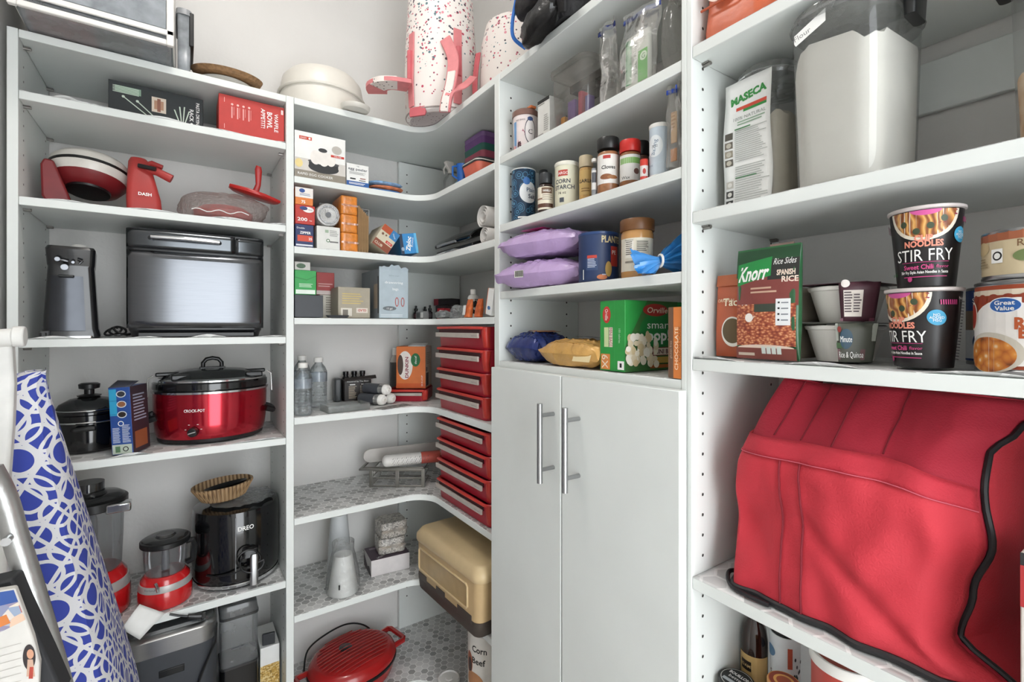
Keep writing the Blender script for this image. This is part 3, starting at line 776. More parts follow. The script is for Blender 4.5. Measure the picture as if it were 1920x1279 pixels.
MB().lathe([(.022, hh + .041), (.024, hh + .044), (.010, hh + .047), (.010, hh + .058), (.020, hh + .061), (.021, hh + .071), (.016, hh + .074)], 24).build('knob', BLACK, t)
b = MB().box(-.022, .022, -r - .012, -r + .002, hh * .62, hh * .74); b.build('side_handle', BLACK, t, bevel=.004)

p, rz, w, h = place(1, 226, 262, 705, .022, .03, zb)
t = thing('liner_box', 'blue box printed with small pictures between the two slow cookers', 'box', (p.x + .001, Y1 + .050, zb + .0016), math.radians(-22), None, (0, math.radians(-3)))
w, d, h = .044, .075, .158
o = MB().box(-w / 2, w / 2, -d / 2, d / 2, 0, h).build('carton', M('blue_box', '#264a8f', .45), t, bevel=.001)
MB().grid(lambda u, v: (-w / 2 + w * u, -d / 2 + .04 * v, h + .014 * v * (1 - .3 * u)), 4, 3).build('open_flap', M('flap_grey', '#3c3f4d', .6), t, solid=.001)
P = Print(face(w, d, h)); P.rect(.001, h - .066, w * .36, h - .004, K('#2f9bc4')); P.rect(.0, h * .60, w, h * .604, K('#14306a')); P.rect(.0, h * .80, w, h * .804, K('#14306a'))
for k, c in enumerate(('#30323a', '#8a5a3c', '#2a2320')): P.ell(w * .58, h - .016 - .024 * k, .010, .008, K('#c9cdd2')); P.ell(w * .58, h - .016 - .024 * k, .008, .0062, K(c))
P.ell(w * .5, h - .085, .006, .006, WINK); P.ell(w * .5, h - .085, .0045, .0045, K('#264a8f')); P.rect(.002, .002, w - .002, .024, K('#b9c4b6')); P.ell(w * .66, .013, .006, .006, INK); P.ell(w * .66, .013, .004, .004, K('#b9c4b6')); P.rect(.008, .006, .018, .02, K('#5a7b5a'))
P.lines(w * .1, w * .45, h * .40, h * .17, 12, K('#c9d4ea')); P.lines(w * .55, w * .95, h * .44, h * .17, 14, K('#c9d4ea')); P.done(t)
P = Print(face(w, d, h, 'right')); P.rect(.0, .0, d, h, K('#3a2c33')); P.rect(.01, .01, d - .01, .05, K('#9a5a3a')); P.lines(.01, d - .01, h - .02, h * .45, 9, K('#9aa1b5')); P.done(t)

p, rz, w, h = place(1, 286, 505, 722, .145, 0, zb)
t = thing('slow_cooker', 'large oval metallic red slow cooker with locking glass lid', 'slow cooker', (p.x - .004, p.y, zb), math.radians(2))
a, bb = w / 2 * .98, .118
hh = .128
MRED = M('metallic_red', '#b01028', .16, .75, var=.05, coat=.6)
def ovl(prof, seg=56): return MB().lathe(prof, seg, sx=a, sy=bb)
ovl([(.86, 0), (.92, .004), (.93, .012)]).build('foot_ring', BLACK, t)
ovl([(.925, .012), (.955, .02), (.985, .05), (1.0, hh * .9), (1.0, hh)]).build('housing', MRED, t)
ovl([(.99, hh), (1.025, hh + .001), (1.03, hh + .006), (.99, hh + .0075)]).build('trim_band', CHROME, t)
ovl([(.98, hh + .007), (1.01, hh + .011), (1.01, hh + .026), (.97, hh + .031)]).build('stoneware_rim', GLOSSBLK, t)
ovl([(.985, hh + .030), (.985, hh + .034), (.93, hh + .038)]).build('lid_band', CHROME, t)
ovl([(.94, hh + .036), (.8, hh + .047), (.55, hh + .056), (.2, hh + .060), (.01, hh + .061)]).build('glass_lid', clear('lid_glass'), t)
b = MB().tube([(-.022, 0, hh + .060), (-.022, 0, hh + .074), (-.014, 0, hh + .084), (0, 0, hh + .087), (.014, 0, hh + .084), (.022, 0, hh + .074), (.022, 0, hh + .060)], .0055, 10); b.box(-.03, .03, -.012, .012, hh + .058, hh + .063)
b.build('lid_handle', BLACK, t, bevel=.001)
for sx in (-1, 1):
    b = MB(); b.tube([(sx * a * .98, .02, hh * .55), (sx * (a + .010), .016, hh * .52), (sx * (a + .012), -.02, hh * .50), (sx * (a + .010), -.045, hh * .50), (sx * a * .93, -.05, hh * .55)], .0085, 8); b.build('side_handle', BLACK, t)
    b = MB(); b.box(sx * a * .62 - .012, sx * a * .62 + .03, -bb * .62 - .004, -bb * .45, hh + .036, hh + .050); b.box(sx * a * .55, sx * a * .95, -.03, -.018, hh + .044, hh + .054); b.build('lid_clip', BLACK, t, bevel=.003)
    b = MB().tube([(sx * a * .98, -.03, hh + .048), (sx * (a + .008), -.03, hh + .04), (sx * (a + .01), -.03, hh - .01)], .002, 6); b.build('clip_wire', CHROME, t)
def ovface(u, v, o):
    q = -math.pi / 2 + u / a * .98
    n_ = Vector((math.cos(q) / a, math.sin(q) / bb)).normalized()
    return (a * .99 * math.cos(q) + n_.x * o, bb * .99 * math.sin(q) + n_.y * o, v)
P = Print(lambda u, v, o: ovface(u, v, o + .0022), True)
P.text('CROCK-POT', -.050, .088, .0072, WINK, .048, 0, .015)
for du in (-.018, .018, -.010, .010): P.rect(-.052 + du - .002, .052 if abs(du) < .012 else .04, -.052 + du + .002, .0532 if abs(du) < .012 else .0412, WINK)
P.done(t)
q = Vector(ovface(-.052, .034, .0)); q2 = Vector(ovface(-.052, .034, .014))
MB().rod(q, q2, .0125, 22, .0105).build('dial', BLACK, t, bevel=.0015)
dr_ = (q2 - q).normalized(); MB().rod(q2 + Vector((-.008, 0, -.002)) + dr_ * .001, q2 + Vector((.008, 0, .002)) + dr_ * .001, .0018, 8).build('dial_pointer', CHROME, t)

# ------------------------------------------------------------------ left bay: food processors and air fryer
zb = LB['s6'] + .0003
APR = M('appliance_red', '#c31d20', .2, coat=.6, var=.05)
BOWL = clear('bowl_plastic', '#eceef0', .16, .10, bodycol='#cfcfcf', trans=.5)
def food_processor(label, loc, rz, R_, hb, hbowl, lidh, handle_a):
    t = thing('food_processor', label, 'food processor', loc, rz)
    MB().lathe([(R_ * 1.02, 0), (R_ * 1.06, .006), (R_ * 1.05, hb * .5), (R_ * .97, hb * .68), (R_ * .95, hb * .86), (R_ * .80, hb)], 40).build('base', APR, t)
    MB().lathe([(R_ * 1.035, hb * .56), (R_ * 1.04, hb * .57), (R_ * 1.0, hb * .76), (R_ * .985, hb * .77)], 40).build('steel_band', M('satin_band', '#bdbdbb', .4, .4), t)
    MB().lathe([(R_ * .74, hb + .001), (R_ * .80, hb + .008), (R_ * .84, hb + hbowl * .55), (R_ * .86, hb + hbowl)], 36, cap1=False).build('bowl', BOWL, t)
    MB().lathe([(R_ * .16, hb + .004), (R_ * .14, hb + hbowl * .8), (R_ * .08, hb + hbowl * .9)], 14).build('blade_hub', M('hub_grey', '#6b6c70', .4), t)
    MB().lathe([(R_ * .95, hb + hbowl), (R_ * .98, hb + hbowl + .002), (R_ * .98, hb + hbowl + lidh * .5), (R_ * .9, hb + hbowl + lidh * .62)], 36, cap1=False).build('lid_rim', BLACK, t, solid=.004)
    MB().lathe([(R_ * .91, hb + hbowl + lidh * .6), (R_ * .75, hb + hbowl + lidh * .8), (R_ * .42, hb + hbowl + lidh * .82), (R_ * .36, hb + hbowl + lidh), (R_ * .2, hb + hbowl + lidh)], 30, cap0=False).build('lid_top', clear('lid_smoke', '#8e8f92', .3, .25, bodycol='#6e6f72'), t)
    ca, sa = math.cos(handle_a), math.sin(handle_a)
    pts = [(R_ * .84, hb + hbowl * .97), (R_ * 1.10, hb + hbowl * .98), (R_ * 1.14, hb + hbowl * .8), (R_ * 1.10, hb + hbowl * .3), (R_ * .84, hb + hbowl * .2)]
    MB().tube([(r_ * ca, r_ * sa, z_) for r_, z_ in pts], .008, 8).build('handle', BLACK, t)
    return t
p, rz, w, h = place(1, 258, 360, 968, .075, 0, zb)
t = food_processor('small red food chopper with clear bowl and black lid', p, 0, w / 2 * .97, .074, .070, .024, math.radians(-12))
P = Print(round_face(w / 2 * .97 * 1.012, -30), True); P.text('KitchenAid', 0, .0515, .006, K('#6d6d6d'), .032); P.done(t)
MB().tube([(-.018, -.058, .070), (-.014, -.066, .062), (-.012, -.067, .052)], .0038, 8).build('switch_lever', CHROME, t)
q = on_y(205, CY, Y1 + .10).x
t = food_processor('large red food processor partly hidden behind the ironing board', (q - .032, Y1 + .105, zb), 0, .070, .105, .15, .04, math.radians(100))
z0_ = .105 + .15
b = MB().box(.03, .078, -.062, -.03, z0_ - .006, z0_ + .016); b.build('lid_latch', CHROME, t, bevel=.004)
b = MB().rod((-.01, .01, z0_ + .02), (-.01, .01, z0_ + .06), .032, 24); b.build('feed_tube', clear('lid_smoke'), t)
MB().rod((.030, -.066, .05), (.034, -.078, .05), .010, 16).build('control_knob', APR, t)

p, rz, w, h = place(1, 368, 530, 912, .125, 0, zb); r = w / 2
h = .205
t = thing('air_fryer', 'gloss black air fryer with steel basket handle', 'air fryer', (p.x - .0105, p.y, zb), 0)
MB().lathe([(r * .90, 0), (r * .95, .006), (r * 1.0, .03), (r * 1.0, h * .9), (r * .97, h * .98), (r * .85, h), (.01, h)], 48).build('housing', GLOSSBLK, t)
MB().lathe([(r * .955, .0055), (r * .985, .012), (r * .985, .016), (r * .955, .012)], 40).build('base_ring', CHROME, t)
P = Print(round_face(r * 1.0, -6), True); P.text('DREO', .024, h * .78, .0115, WINK, .038, 0, .02); P.rect(-.0014, h * .15, .0014, h * .93, K('#77797c', .2)); P.done(t)
b = MB().loft([(.012, .020, .018, .006, .030, -r - .012), (.085, .020, .018, .006, .030, -r - .012), (.092, .016, .014, .005, .030, -r - .012)], 4); b.build('basket_handle', STEEL, t)
b = MB().loft([(.085, .036, .024, .006, .022, -r - .004), (.105, .034, .020, .006, .022, -r - .002)], 4); b.build('handle_mount', BLACK, t)
c = []
for k in range(40):
    a_ = k * .33; c.append((.012 + .026 * math.cos(a_) + .0004 * k, -r - .014 - .004 * math.sin(a_ * .7), .088 + .022 * math.sin(a_) - .0006 * k))
c += [(-.02, -r - .008, .05), (-.06, -r * .86, .045), (-.075, -r * .72, .046)]
MB().tube(c, .0024, 7).build('cord', BLACK, t)
tb = thing('plastic_bag', 'crumpled clear plastic bag lying on the black air fryer', 'bag', (p.x + .002, p.y, zb + h + .0015), 0)
lump(.150, .145, .011, 48, 10, .30, 9.0, 2.6, .02).build('bag_film', clear('shiny_film', '#f4f6f7', .40, .25, .10, bump=1.0, bscale=60, bodycol='#dfe3e6', trans=.4), tb)
clear('bag_film', '#fafbfb', .20, .13, .12, bump=.8, bscale=55, bodycol='#e4e7e9', trans=.5)
q = on_y(420, CY, Y1 + .115).x
t = thing('woven_basket', 'shallow tan oval basket on the air fryer bag', 'basket', (q, Y1 + .115, zb + h + .0165), 0, None, (math.radians(0), math.radians(-4)))
TAN = ramp_mat('tan_weave', 'wave', 38, [(0, '#6b5138'), (.5, '#a98a66'), (1, '#b99c78')], .7, .6, (1, 1, .2))
MB().lathe([(.042, 0), (.047, .003), (.064, .032), (.066, .036), (.063, .037), (.058, .03), (.044, .006), (.01, .005)], 40, sx=1.0, sy=.85).build('basket_wall', TAN, t)
b = MB()
for k in range(36):
    a_ = 2 * math.pi * k / 36; ca, sa = math.cos(a_), math.sin(a_) * .85
    b.rod((.0465 * ca, .0465 * sa, .003), (.0655 * ca, .0655 * sa, .034), .0016, 5)
b.build('ribs', M('tan_rib', '#9b7c58', .7), t)
t.scale = (1.12, 1.12, 1.15)
t = thing('black_pan', 'small black baking pans inside the tan basket', 'pan', (q + .006, Y1 + .115, zb + h + .041), 0, None, (math.radians(-8), math.radians(-8)))
MB().lathe([(.034, -.008), (.048, .010), (.050, .011), (.046, .008), (.03, -.004)], 28, sx=1.05, sy=.8).build('pan_shell', BLACK, t)

# white paper tag and mains plug hanging over the shelf edge
t = thing('paper_tag', 'white folded paper tag hanging off the shelf before red appliances', 'paper', (0, 0, 0))
A = on_y(262, 1133, Y1 - .003); B_ = on_y(310, 1150, Y1 - .003); C_ = on_y(262, 1200, Y1 - .026); D_ = on_y(228, 1180, Y1 - .024)
t.location = (A + C_) / 2
def tagf(u, v):
    q_ = A.lerp(B_, u).lerp(D_.lerp(C_, u), v); return tuple(q_ - t.location + Vector((0, -.006 * math.sin(math.pi * v), .004 * math.sin(math.pi * v))))
MB().grid(tagf, 6, 8).build('sheet', PAPER, t, solid=.0006)
c0 = on_y(318, 1152, Y1 - .006); c1 = on_y(352, 1168, Y1 - .006); c2 = on_y(378, 1170, Y1 - .006); c1.z += .016; c2.z += .020
t = thing('mains_plug', 'black mains plug on a short lead over the stainless ice maker', 'plug', c0)
MB().tube([(0, 0, 0), tuple((c1 - c0) * .5 + Vector((0, 0, -.001))), tuple(c1 - c0)], .0026, 8).build('cord', BLACK, t)
b = MB(); e = c2 - c0; s_ = c1 - c0; b.rod(s_, e, .0055, 8, .0085); b.box(e.x, e.x + .009, e.y - .004, e.y + .004, e.z - .006, e.z + .006); b.build('plug_body', BLACK, t, bevel=.001)

# ------------------------------------------------------------------ left bay: bottom
zb = LB['deck'] + .0003
yA = Y1 - .02
xl_, xr_ = on_y(228, CY, yA).x, on_y(408, CY, yA).x; w = xr_ - xl_
ztop = on_y(320, 1188, yA).z; h = ztop - zb
t = thing('ice_maker', 'dark grey countertop ice maker with stainless top band', 'ice maker', ((xl_ + xr_) / 2, yA + .13, zb), 0)
MB().loft([(0, w * .97, .255, .03), (.01, w, .26, .035), (h - .045, w, .26, .035)], 6).build('housing', M('ice_grey', '#3a3d42', .45), t)
MB().loft([(h - .045, w * 1.005, .262, .036), (h - .006, w * 1.01, .265, .036), (h, w * .97, .25, .036)], 6).build('top_band', STEEL, t)
MB().loft([(h, w * .95, .23, .034), (h + .006, w * .92, .22, .034)], 6).build('lid', M('ice_lid', '#7e8184', .25, .8), t)
MB().loft([(h - .098, .050, .004, .0019, 0, -.131), (h - .082, .050, .004, .0019, 0, -.131)], 3).build('handle_slot', BLACK, t, bevel=.001)
b = MB().tube([(w * .47, -.05, h - .002), (w * .49, -.11, h - .02), (w * .47, -.137, h - .05), (w * .33, -.139, h - .11), (w * .22, -.139, h - .17)], .003, 8); b.build('cord', BLACK, t)

yA = Y1 + .05
xl_, xr_ = on_y(412, CY, yA).x, on_y(486, CY, yA).x; w = xr_ - xl_
t = thing('water_tank', 'tall clear plastic jug with dark base beside the ice maker', 'jug', ((xl_ + xr_) / 2, yA + .045, zb), 0)
ht = on_y(450, 1135, yA).z - zb; zc = on_y(450, 1248, yA).z - zb
MB().loft([(0, w, .09, .012), (zc - .002, w * .98, .088, .012)], 4).build('base', clear('dark_tint', '#3a3b40', .3, .3, bodycol='#202124'), t)
MB().loft([(zc, w * .94, .086, .012), (ht - .02, w * .96, .088, .012), (ht, w * .90, .08, .012)], 4, True, True).build('jug', clear('jug_plastic', '#f2f3f4', .18, .26, bodycol='#d9dbdd', trans=.5), t)
for z_ in (zc, ht - .03): MB().loft([(z_ - .003, w * 1.0, .094, .013), (z_ + .002, w * 1.0, .094, .013)], 4).build('rim', clear('lid_smoke'), t)
b = MB().box(-.02, .02, -.048, -.0465, zc + .05, zc + .052); b.box(-.001, .001, -.048, -.0465, zc + .045, zc + .06); b.build('mould_mark', M('hub_grey'), t)
tb = thing('plastic_bag', 'crumpled clear plastic film on top of the clear jug', 'bag', ((xl_ + xr_) / 2 - .004, yA + .045, zb + ht + .001), 0)
lump(w * .92, .07, .018, 32, 8, .22, 4.0, 2.4, .02).build('bag_film', clear('bag_film'), tb)
xl_, xr_ = on_y(488, CY, yA + .02).x, on_y(524, CY, yA + .02).x; w = xr_ - xl_
ht = on_y(505, 1212, yA + .02).z - zb
t = carton('gold_box', 'white box with glittery gold lower panel beside the clear jug', 'box', ((xl_ + xr_) / 2, yA + .08, zb), 0, w, .12, ht, PAPER)
P = Print(face(w, .12, ht)); P.rect(.0, .0, w, ht - .05, ramp_mat('gold_glitter', 'cell', 320, [(0, '#6b5220'), (.5, '#c39a48'), (1, '#f1e3b0')], .35)); P.done(t)
b = MB().box(-.016, .016, -.004, .004, 0, .032); o = b.build('grey_clip', DARK, None, bevel=.002)
tag(o, 'dark grey plastic clip lying on the glittery gold box', 'clip', ((xl_ + xr_) / 2 - .002, yA + .03, zb + ht + .0008), math.radians(-10))
# ------------------------------------------------------------------ corner bay, shelf under the top: egg cooker and friends
zb = CB['s1'] + .0003
p, rz, w, h = place(1, 552, 648, 232, .006, .10, zb); h = .128; w = .128
w = on_y(648, CY, Y1 + .006).x - on_y(552.5, CY, Y1 + .006).x
t = carton('egg_cooker_box', 'white box printed with a black egg cooker', 'box', p, rz, w, .10, h, PAPER)
P = Print(face(w, .10, h)); P.rect(.0, .0, w, h * .16, K('#8d8578')); P.rect(.0, h * .16, w, h * .42, K('#cfcac3'))
P.rect(.012, h - .022, .045, h - .013, K('#c4452f')); P.text('DASH', .023, h - .0175, .0045, WINK); P.ell(.039, h - .0175, .003, .003, WINK)
P.ell(w * .56, h * .27, w * .30, h * .12, K('#2e2e2f')); P.rect(w * .27, h * .27, w * .85, h * .38, K('#2e2e2f')); P.ell(w * .56, h * .385, w * .31, h * .045, K('#4a4a4a'))
for du, r_ in ((.40, .020), (.56, .022), (.70, .019), (.48, .018)): P.ell(w * du, h * .48, r_ * .72, r_, K('#e7e2dc'))
P.ell(w * .54, h * .66, .012, .006, K('#38383a')); P.rect(w * .70, h * .55, w * .97, h * .60, K('#c0392b')); P.text('DELUXE', w * .84, h * .575, .004, WINK); P.ell(w * .82, h * .72, .014, .012, K('#b9b4ac')); P.ell(w * .08, h * .30, .010, .012, K('#e3cf8e'))
P.text('RAPID EGG COOKER', w * .4, h * .08, .007, WINK, w * .68); P.done(t)
P = Print(face(w, .10, h, 'top')); P.rect(.04, .0, .075, .012, K('#d9d9d6')); P.done(t)
p, rz, w, h = place(1, 650, 691.5, 292, .012, .05, zb); h = .066
t = carton('egg_peeler_box', 'small white box printed egg peeler beside the egg cooker box', 'box', p, rz, w, .05, h, PAPER)
P = Print(face(w, .05, h)); P.rect(0, 0, w, h * .22, K('#2d5c9e')); P.text('egg peeler', w * .5, h * .78, .008, K('#3f4550'), w * .86, 0, .01); P.text('negg', w * .5, h * .92, .003, K('#55606e')); P.lines(w * .12, w * .9, h * .64, h * .52, 3, K('#9a9a97')); P.rect(w * .15, h * .30, w * .4, h * .36, INK); P.rect(w * .6, h * .36, w * .85, h * .40, K('#8a4a3a')); P.rect(w * .55, h * .27, w * .85, h * .30, INK); P.lines(w * .1, w * .9, h * .16, h * .06, 2, WINK); P.done(t)
p, rz, w, h = place(1, 692, 762, 326, .02, 0, zb)
t = thing('sponge_pack', 'blue and orange packs of sponges lying on the corner shelf', 'sponges', (p.x, p.y + .045, zb), math.radians(-4))
for k, (c, dx) in enumerate((('#3f6fa8', 0), ('#cf7a52', .006), ('#7fa6cf', .002))):
    lump(w * .96, .085, .013, 24, 8, .10, 2.0 + k, 3.2, .1).xf(Matrix.Translation((dx, 0, .0125 * k))).build('sponge', M('sponge_' + str(k), c, .6, var=.3, scale=70), t)
# right leg of that shelf: spray bottle, blue scrubber, plastic boxes
def wleg(px, off): return on_x(px, CY, X2 + off).y
p, rz, w, h = place(2, 831, 858, 258, .10, 0, zb); r = w / 2
t = thing('spray_bottle', 'clear plastic spray bottle with clear trigger', 'spray bottle', p, rz)
MB().lathe([(r * .92, 0), (r, .004), (r, .075), (r * .8, .088), (r * .36, .097), (r * .34, .103)], 24).build('bottle', clear('spray_plastic', '#f6f7f7', .16, .16, bodycol='#dededc', trans=.5), t)
MB().loft([(.102, .018, .018, .008), (.112, .018, .020, .008), (.125, .016, .030, .006, 0, -.004), (.138, .013, .036, .005, 0, -.006), (.142, .010, .030, .004, 0, -.004)], 4).build('trigger_head', M('spray_head', '#c7c3bd', .3), t)
MB().tube([(0, -.018, .126), (0, -.025, .112), (0, -.022, .098)], .003, 8).build('trigger', M('spray_head'), t)
p, rz, w, h = place(2, 842, 868, 318, .03, 0, zb)
t = thing('mesh_scrubber', 'blue mesh scrubbing pad beside the clear spray bottle', 'scrubber', (p.x + .02, p.y + .012, zb), rz)
lump(.035, .032, .026, 30, 12, .3, 5.0, 2.0, .1).build('mesh_pad', M('teal_mesh', '#3d7f92', .5, var=.5, scale=180, bump=.6, bscale=260), t)
p, rz, w, h = place(2, 874, 922, 290, .008, 0, zb)
t = thing('coral_container', 'coral pink food container with black lid on the corner shelf', 'food container', (X2 + .055, wleg(898, .04), zb), rz)
w = .098
MB().loft([(0, w * .80, .075, .012), (.003, w * .84, .08, .014), (.03, w * .95, .092, .016), (.034, w * .97, .094, .016)], 5).build('tub', M('coral', '#d9705a', .4), t)
MB().loft([(.034, w, .098, .018), (.038, w * 1.0, .098, .018), (.046, w * .9, .09, .016), (.052, w * .7, .07, .014)], 5).build('lid', M('lid_black', '#2b2a2c', .3), t)
MB().loft([(.0385, w * 1.005, .099, .018), (.041, w * .99, .097, .018)], 5).build('seal_ring', M('offwhite_plastic'), t)
t = thing('container_lids', 'stack of purple, green and pink box lids above coral container', 'lids', (X2 + .165, wleg(912, .165), zb), rz)
zz = 0
for k, (c, hh) in enumerate((('#a59a96', .085), ('#3c3947', .026), ('#b2566a', .022), ('#2f6f63', .022), ('#7a4f8f', .022), ('#8f6aa3', .014))):
    MB().loft([(zz, .12, .10, .012), (zz + hh - .001, .124, .104, .014)], 4).build('lid', M('lidcol_' + str(k), c, .4), t); zz += hh
p = Vector((X2 + .022, wleg(866, .022), zb))
t = thing('blue_jug', 'small blue handled plastic piece beside coral container', 'cup', p, rz)
MB().lathe([(.010, 0), (.013, .003), (.016, .05), (.017, .055)], 20).build('cup_body', M('vivid_blue', '#1f5aa6', .35), t)
MB().tube([(0, -.015, .048), (0, -.03, .044), (0, -.03, .018), (0, -.014, .012)], .003, 8).build('handle', M('vivid_blue'), t)

# ------------------------------------------------------------------ corner bay: wraps and bags shelf
zb = CB['s2'] + .0003
def long_box(name, label, pl, pr, ptop, pbot, col, off=.006, d=.24, zbase=None, tilt=None, rzv=0.0):
    y = Y1 + off; x0 = on_y(pl, CY, y).x; x1 = on_y(pr, CY, y).x; m_ = (pl + pr) / 2
    z0 = on_y(m_, pbot, y).z if zbase is None else zbase; z1 = on_y(m_, ptop, y).z
    t = carton(name, label, 'box', ((x0 + x1) / 2, y + d / 2, z0), rzv, x1 - x0, d, z1 - z0, K(col), None, tilt)
    return t, x1 - x0, d, z1 - z0
z_a = zb; z_b = on_y(571, 420, Y1).z; z_c = on_y(571, 385, Y1).z
t, w, d, h = long_box('sandwich_bag_box', 'dark blue and orange bag box, lowest of the three by divider', 553.5, 588, 421, 0, '#22315e', zbase=z_a)
h_ = h
P = Print(face(w, d, h)); P.rect(w * .12, h * .25, w * .95, h * .52, K('#c8492f')); P.text('Double', w * .3, h * .84, .005, WINK); P.text('ZIPPER', w * .55, h * .64, .007, WINK, w * .6, 0, .02); P.text('25', w * .82, h * .38, .007, WINK, None, 0, .02); P.rect(.002, h * .05, w * .95, h * .12, K('#d7d9e0')); P.done(t)
zb2 = z_a + h + .0006
t, w, d, h = long_box('sandwich_bag_box', 'red bag box marked 200 between two other boxes by divider', 553.5, 590.5, 385, 0, '#b8342c', zbase=zb2)
P = Print(face(w, d, h)); P.text('200', w * .36, h * .26, .0095, WINK, w * .5, 0, .02); P.ell(w * .66, h * .78, w * .28, h * .15, K('#e8e4e2')); P.ell(w * .42, h * .84, w * .2, h * .10, K('#2b3d75')); P.text('Great Value', w * .62, h * .79, .0035, INK); P.text('bags', w * .78, h * .22, .003, WINK); P.done(t)
zb3 = zb2 + h + .0006
t, w, d, h = long_box('sandwich_bag_box', 'orange and white bag box marked 75, topmost by divider', 553.5, 587, 352, 0, '#d97b35', zbase=zb3)
P = Print(face(w, d, h)); P.rect(0, h * .42, w, h, K('#e6e0da')); P.ell(w * .38, h * .82, w * .16, h * .12, K('#2d4f93')); P.text('75', w * .45, h * .18, .008, WINK, None, 0, .02); P.lines(w * .25, w * .9, h * .66, h * .5, 2, K('#7a86a0')); P.done(t)
t, w, d, h = long_box('wrap_box', 'white box with green seal under the foil roll', 594, 637.5, 425, 0, '#d9d9d4', d=.13, zbase=zb)
P = Print(face(w, d, h)); P.ell(w * .48, h * .38, .005, .005, K('#3e6b3e')); P.ell(w * .48, h * .38, .003, .003, PAPER); P.rect(w * .35, h * .72, w * .5, h * .85, K('#9fb39a')); P.lines(w * .55, w * .95, h * .84, h * .55, 4, K('#9a9a96')); P.rect(w * .55, h * .3, w * .92, h * .36, K('#6a6a68')); P.done(t)
FOIL = M('crinkled_foil', '#b9bbbd', .25, .9, bump=.8, bscale=220)
yr_ = Y1 + .006; xm = on_y(616, CY, yr_).x; rr_ = (on_y(639, CY, yr_).x - on_y(593, CY, yr_).x) / 2; zc = zb + h + .0006 + rr_
t = thing('foil_roll', 'roll of plastic wrap with silver end on the white wrap box', 'roll', (xm, yr_ + .12, zc - rr_), 0)
b = MB()
b.rings([[(q_ * math.cos(2 * math.pi * k / 32) * (1 + .02 * math.sin(5 * k)), y_, rr_ + q_ * math.sin(2 * math.pi * k / 32)) for k in range(32)] for q_, y_ in ((rr_ * .25, -.117), (rr_ * .55, -.1195), (rr_ * .93, -.118), (rr_, -.112), (rr_, .01))]); b.build('film', M('wrap_grey', '#b3b2b0', .3, .3, bump=.6, bscale=160), t)
b = MB(); b.rod((0, -.1205, rr_), (0, -.10, rr_), rr_ * .22, 16); b.build('core', M('hub_grey'), t)
MB().tube([(rr_ * .72 * math.cos(a), -.1195, rr_ + rr_ * .72 * math.sin(a)) for a in [math.radians(q) for q in range(0, 360, 15)]], .002, 6, closed=True).build('foil_rim', FOIL, t)
# wire shelf rack behind
zw = CB['s1'] - TH - .006
x0 = on_y(600, CY, Y1 + .17).x; x1 = on_y(692, CY, Y1 + .17).x
t = thing('wire_riser', 'white wire shelf riser behind the bag boxes', 'wire rack', ((x0 + x1) / 2, Y1 + .215, zb), 0)
b = MB(); wv = (x1 - x0) / 2; hz = zw - zb
for y_ in (-.042, .042): b.tube([(-wv, y_, 0.002), (-wv, y_, hz), (wv, y_, hz), (wv, y_, 0.002)], .0022, 6)
b.build('end_frame', M('white_wire', '#d8d4cf', .4), t)
b = MB()
for k in range(7): b.rod((-wv + 2 * wv * k / 6, -.042, hz), (-wv + 2 * wv * k / 6, .042, hz), .0013, 6)
o = b.build('cross_wires', M('white_wire'), t); o['kind'] = 'stuff'
# orange packs, one standing on another
zz = zb
for k, (pt_, pb_, pl_, pr_) in enumerate(((436, 466, 640, 672), (402, 436, 640, 671), (367, 401, 640, 671))):
    y = Y1 + .008; x0 = on_y(pl_, CY, y).x; x1 = on_y(pr_, CY, y).x; hh = on_y(656, pt_, y).z - zz
    t = thing('napkin_pack', 'orange wrapped pack, %s of the three beside paper bags' % ('lowest', 'middle one', 'topmost')[k], 'pack', ((x0 + x1) / 2, y + .055, zz), 0)
    b = MB(); b.loft([(0.0, (x1 - x0) * .96, .105, .006), (.003, x1 - x0, .11, .008), (hh - .004, x1 - x0, .11, .008), (hh - .0008, (x1 - x0) * .95, .104, .006)], 4)
    b.build('wrapped_block', M('orange_wrap', '#d98432', .28, var=.25, scale=50, bump=.5, bscale=90, coat=.4), t)
    b = MB().grid(lambda u, v: (-(x1 - x0) * .5 + (x1 - x0) * u, -.0575 - .0016 * abs(math.sin(u * 9)), hh * .40 + .006 * v), 10, 2); b.build('film_seam', clear('film_seam', '#f0e0c8', .4, .25), t)
    zz += hh + .0004
# folded paper bags standing on edge
KRAFT = M('kraft_paper', '#a98a63', .75, var=.1)
for k in range(4):
    y = Y1 + .012; xx = on_y(674.5 + 5.0 * k, CY, y).x; hh = on_y(680, 386 + 5 * k, y).z - zb
    b = MB()
    pts = [(-.0018, hh), (-.0022, .012), (-.001, .002), (.001, .001), (.0024, .010), (.0026, hh * .97)]
    R_ = [[(u_, y_, v_) for u_, v_ in pts] for y_ in (0, .12)]
    b.rings(R_, False, False, closed=False)
    o = b.build('paper_bag', KRAFT, None, solid=.0006)
    tag(o, ('tallest brown folded paper bag, right beside the orange packs', 'second folded brown paper bag from the orange packs', 'third folded brown paper bag from the orange packs', 'fourth and lowest folded brown paper bag, by the tipped box')[k], 'paper bag', (xx, y, zb), 0, 'folded paper bags')
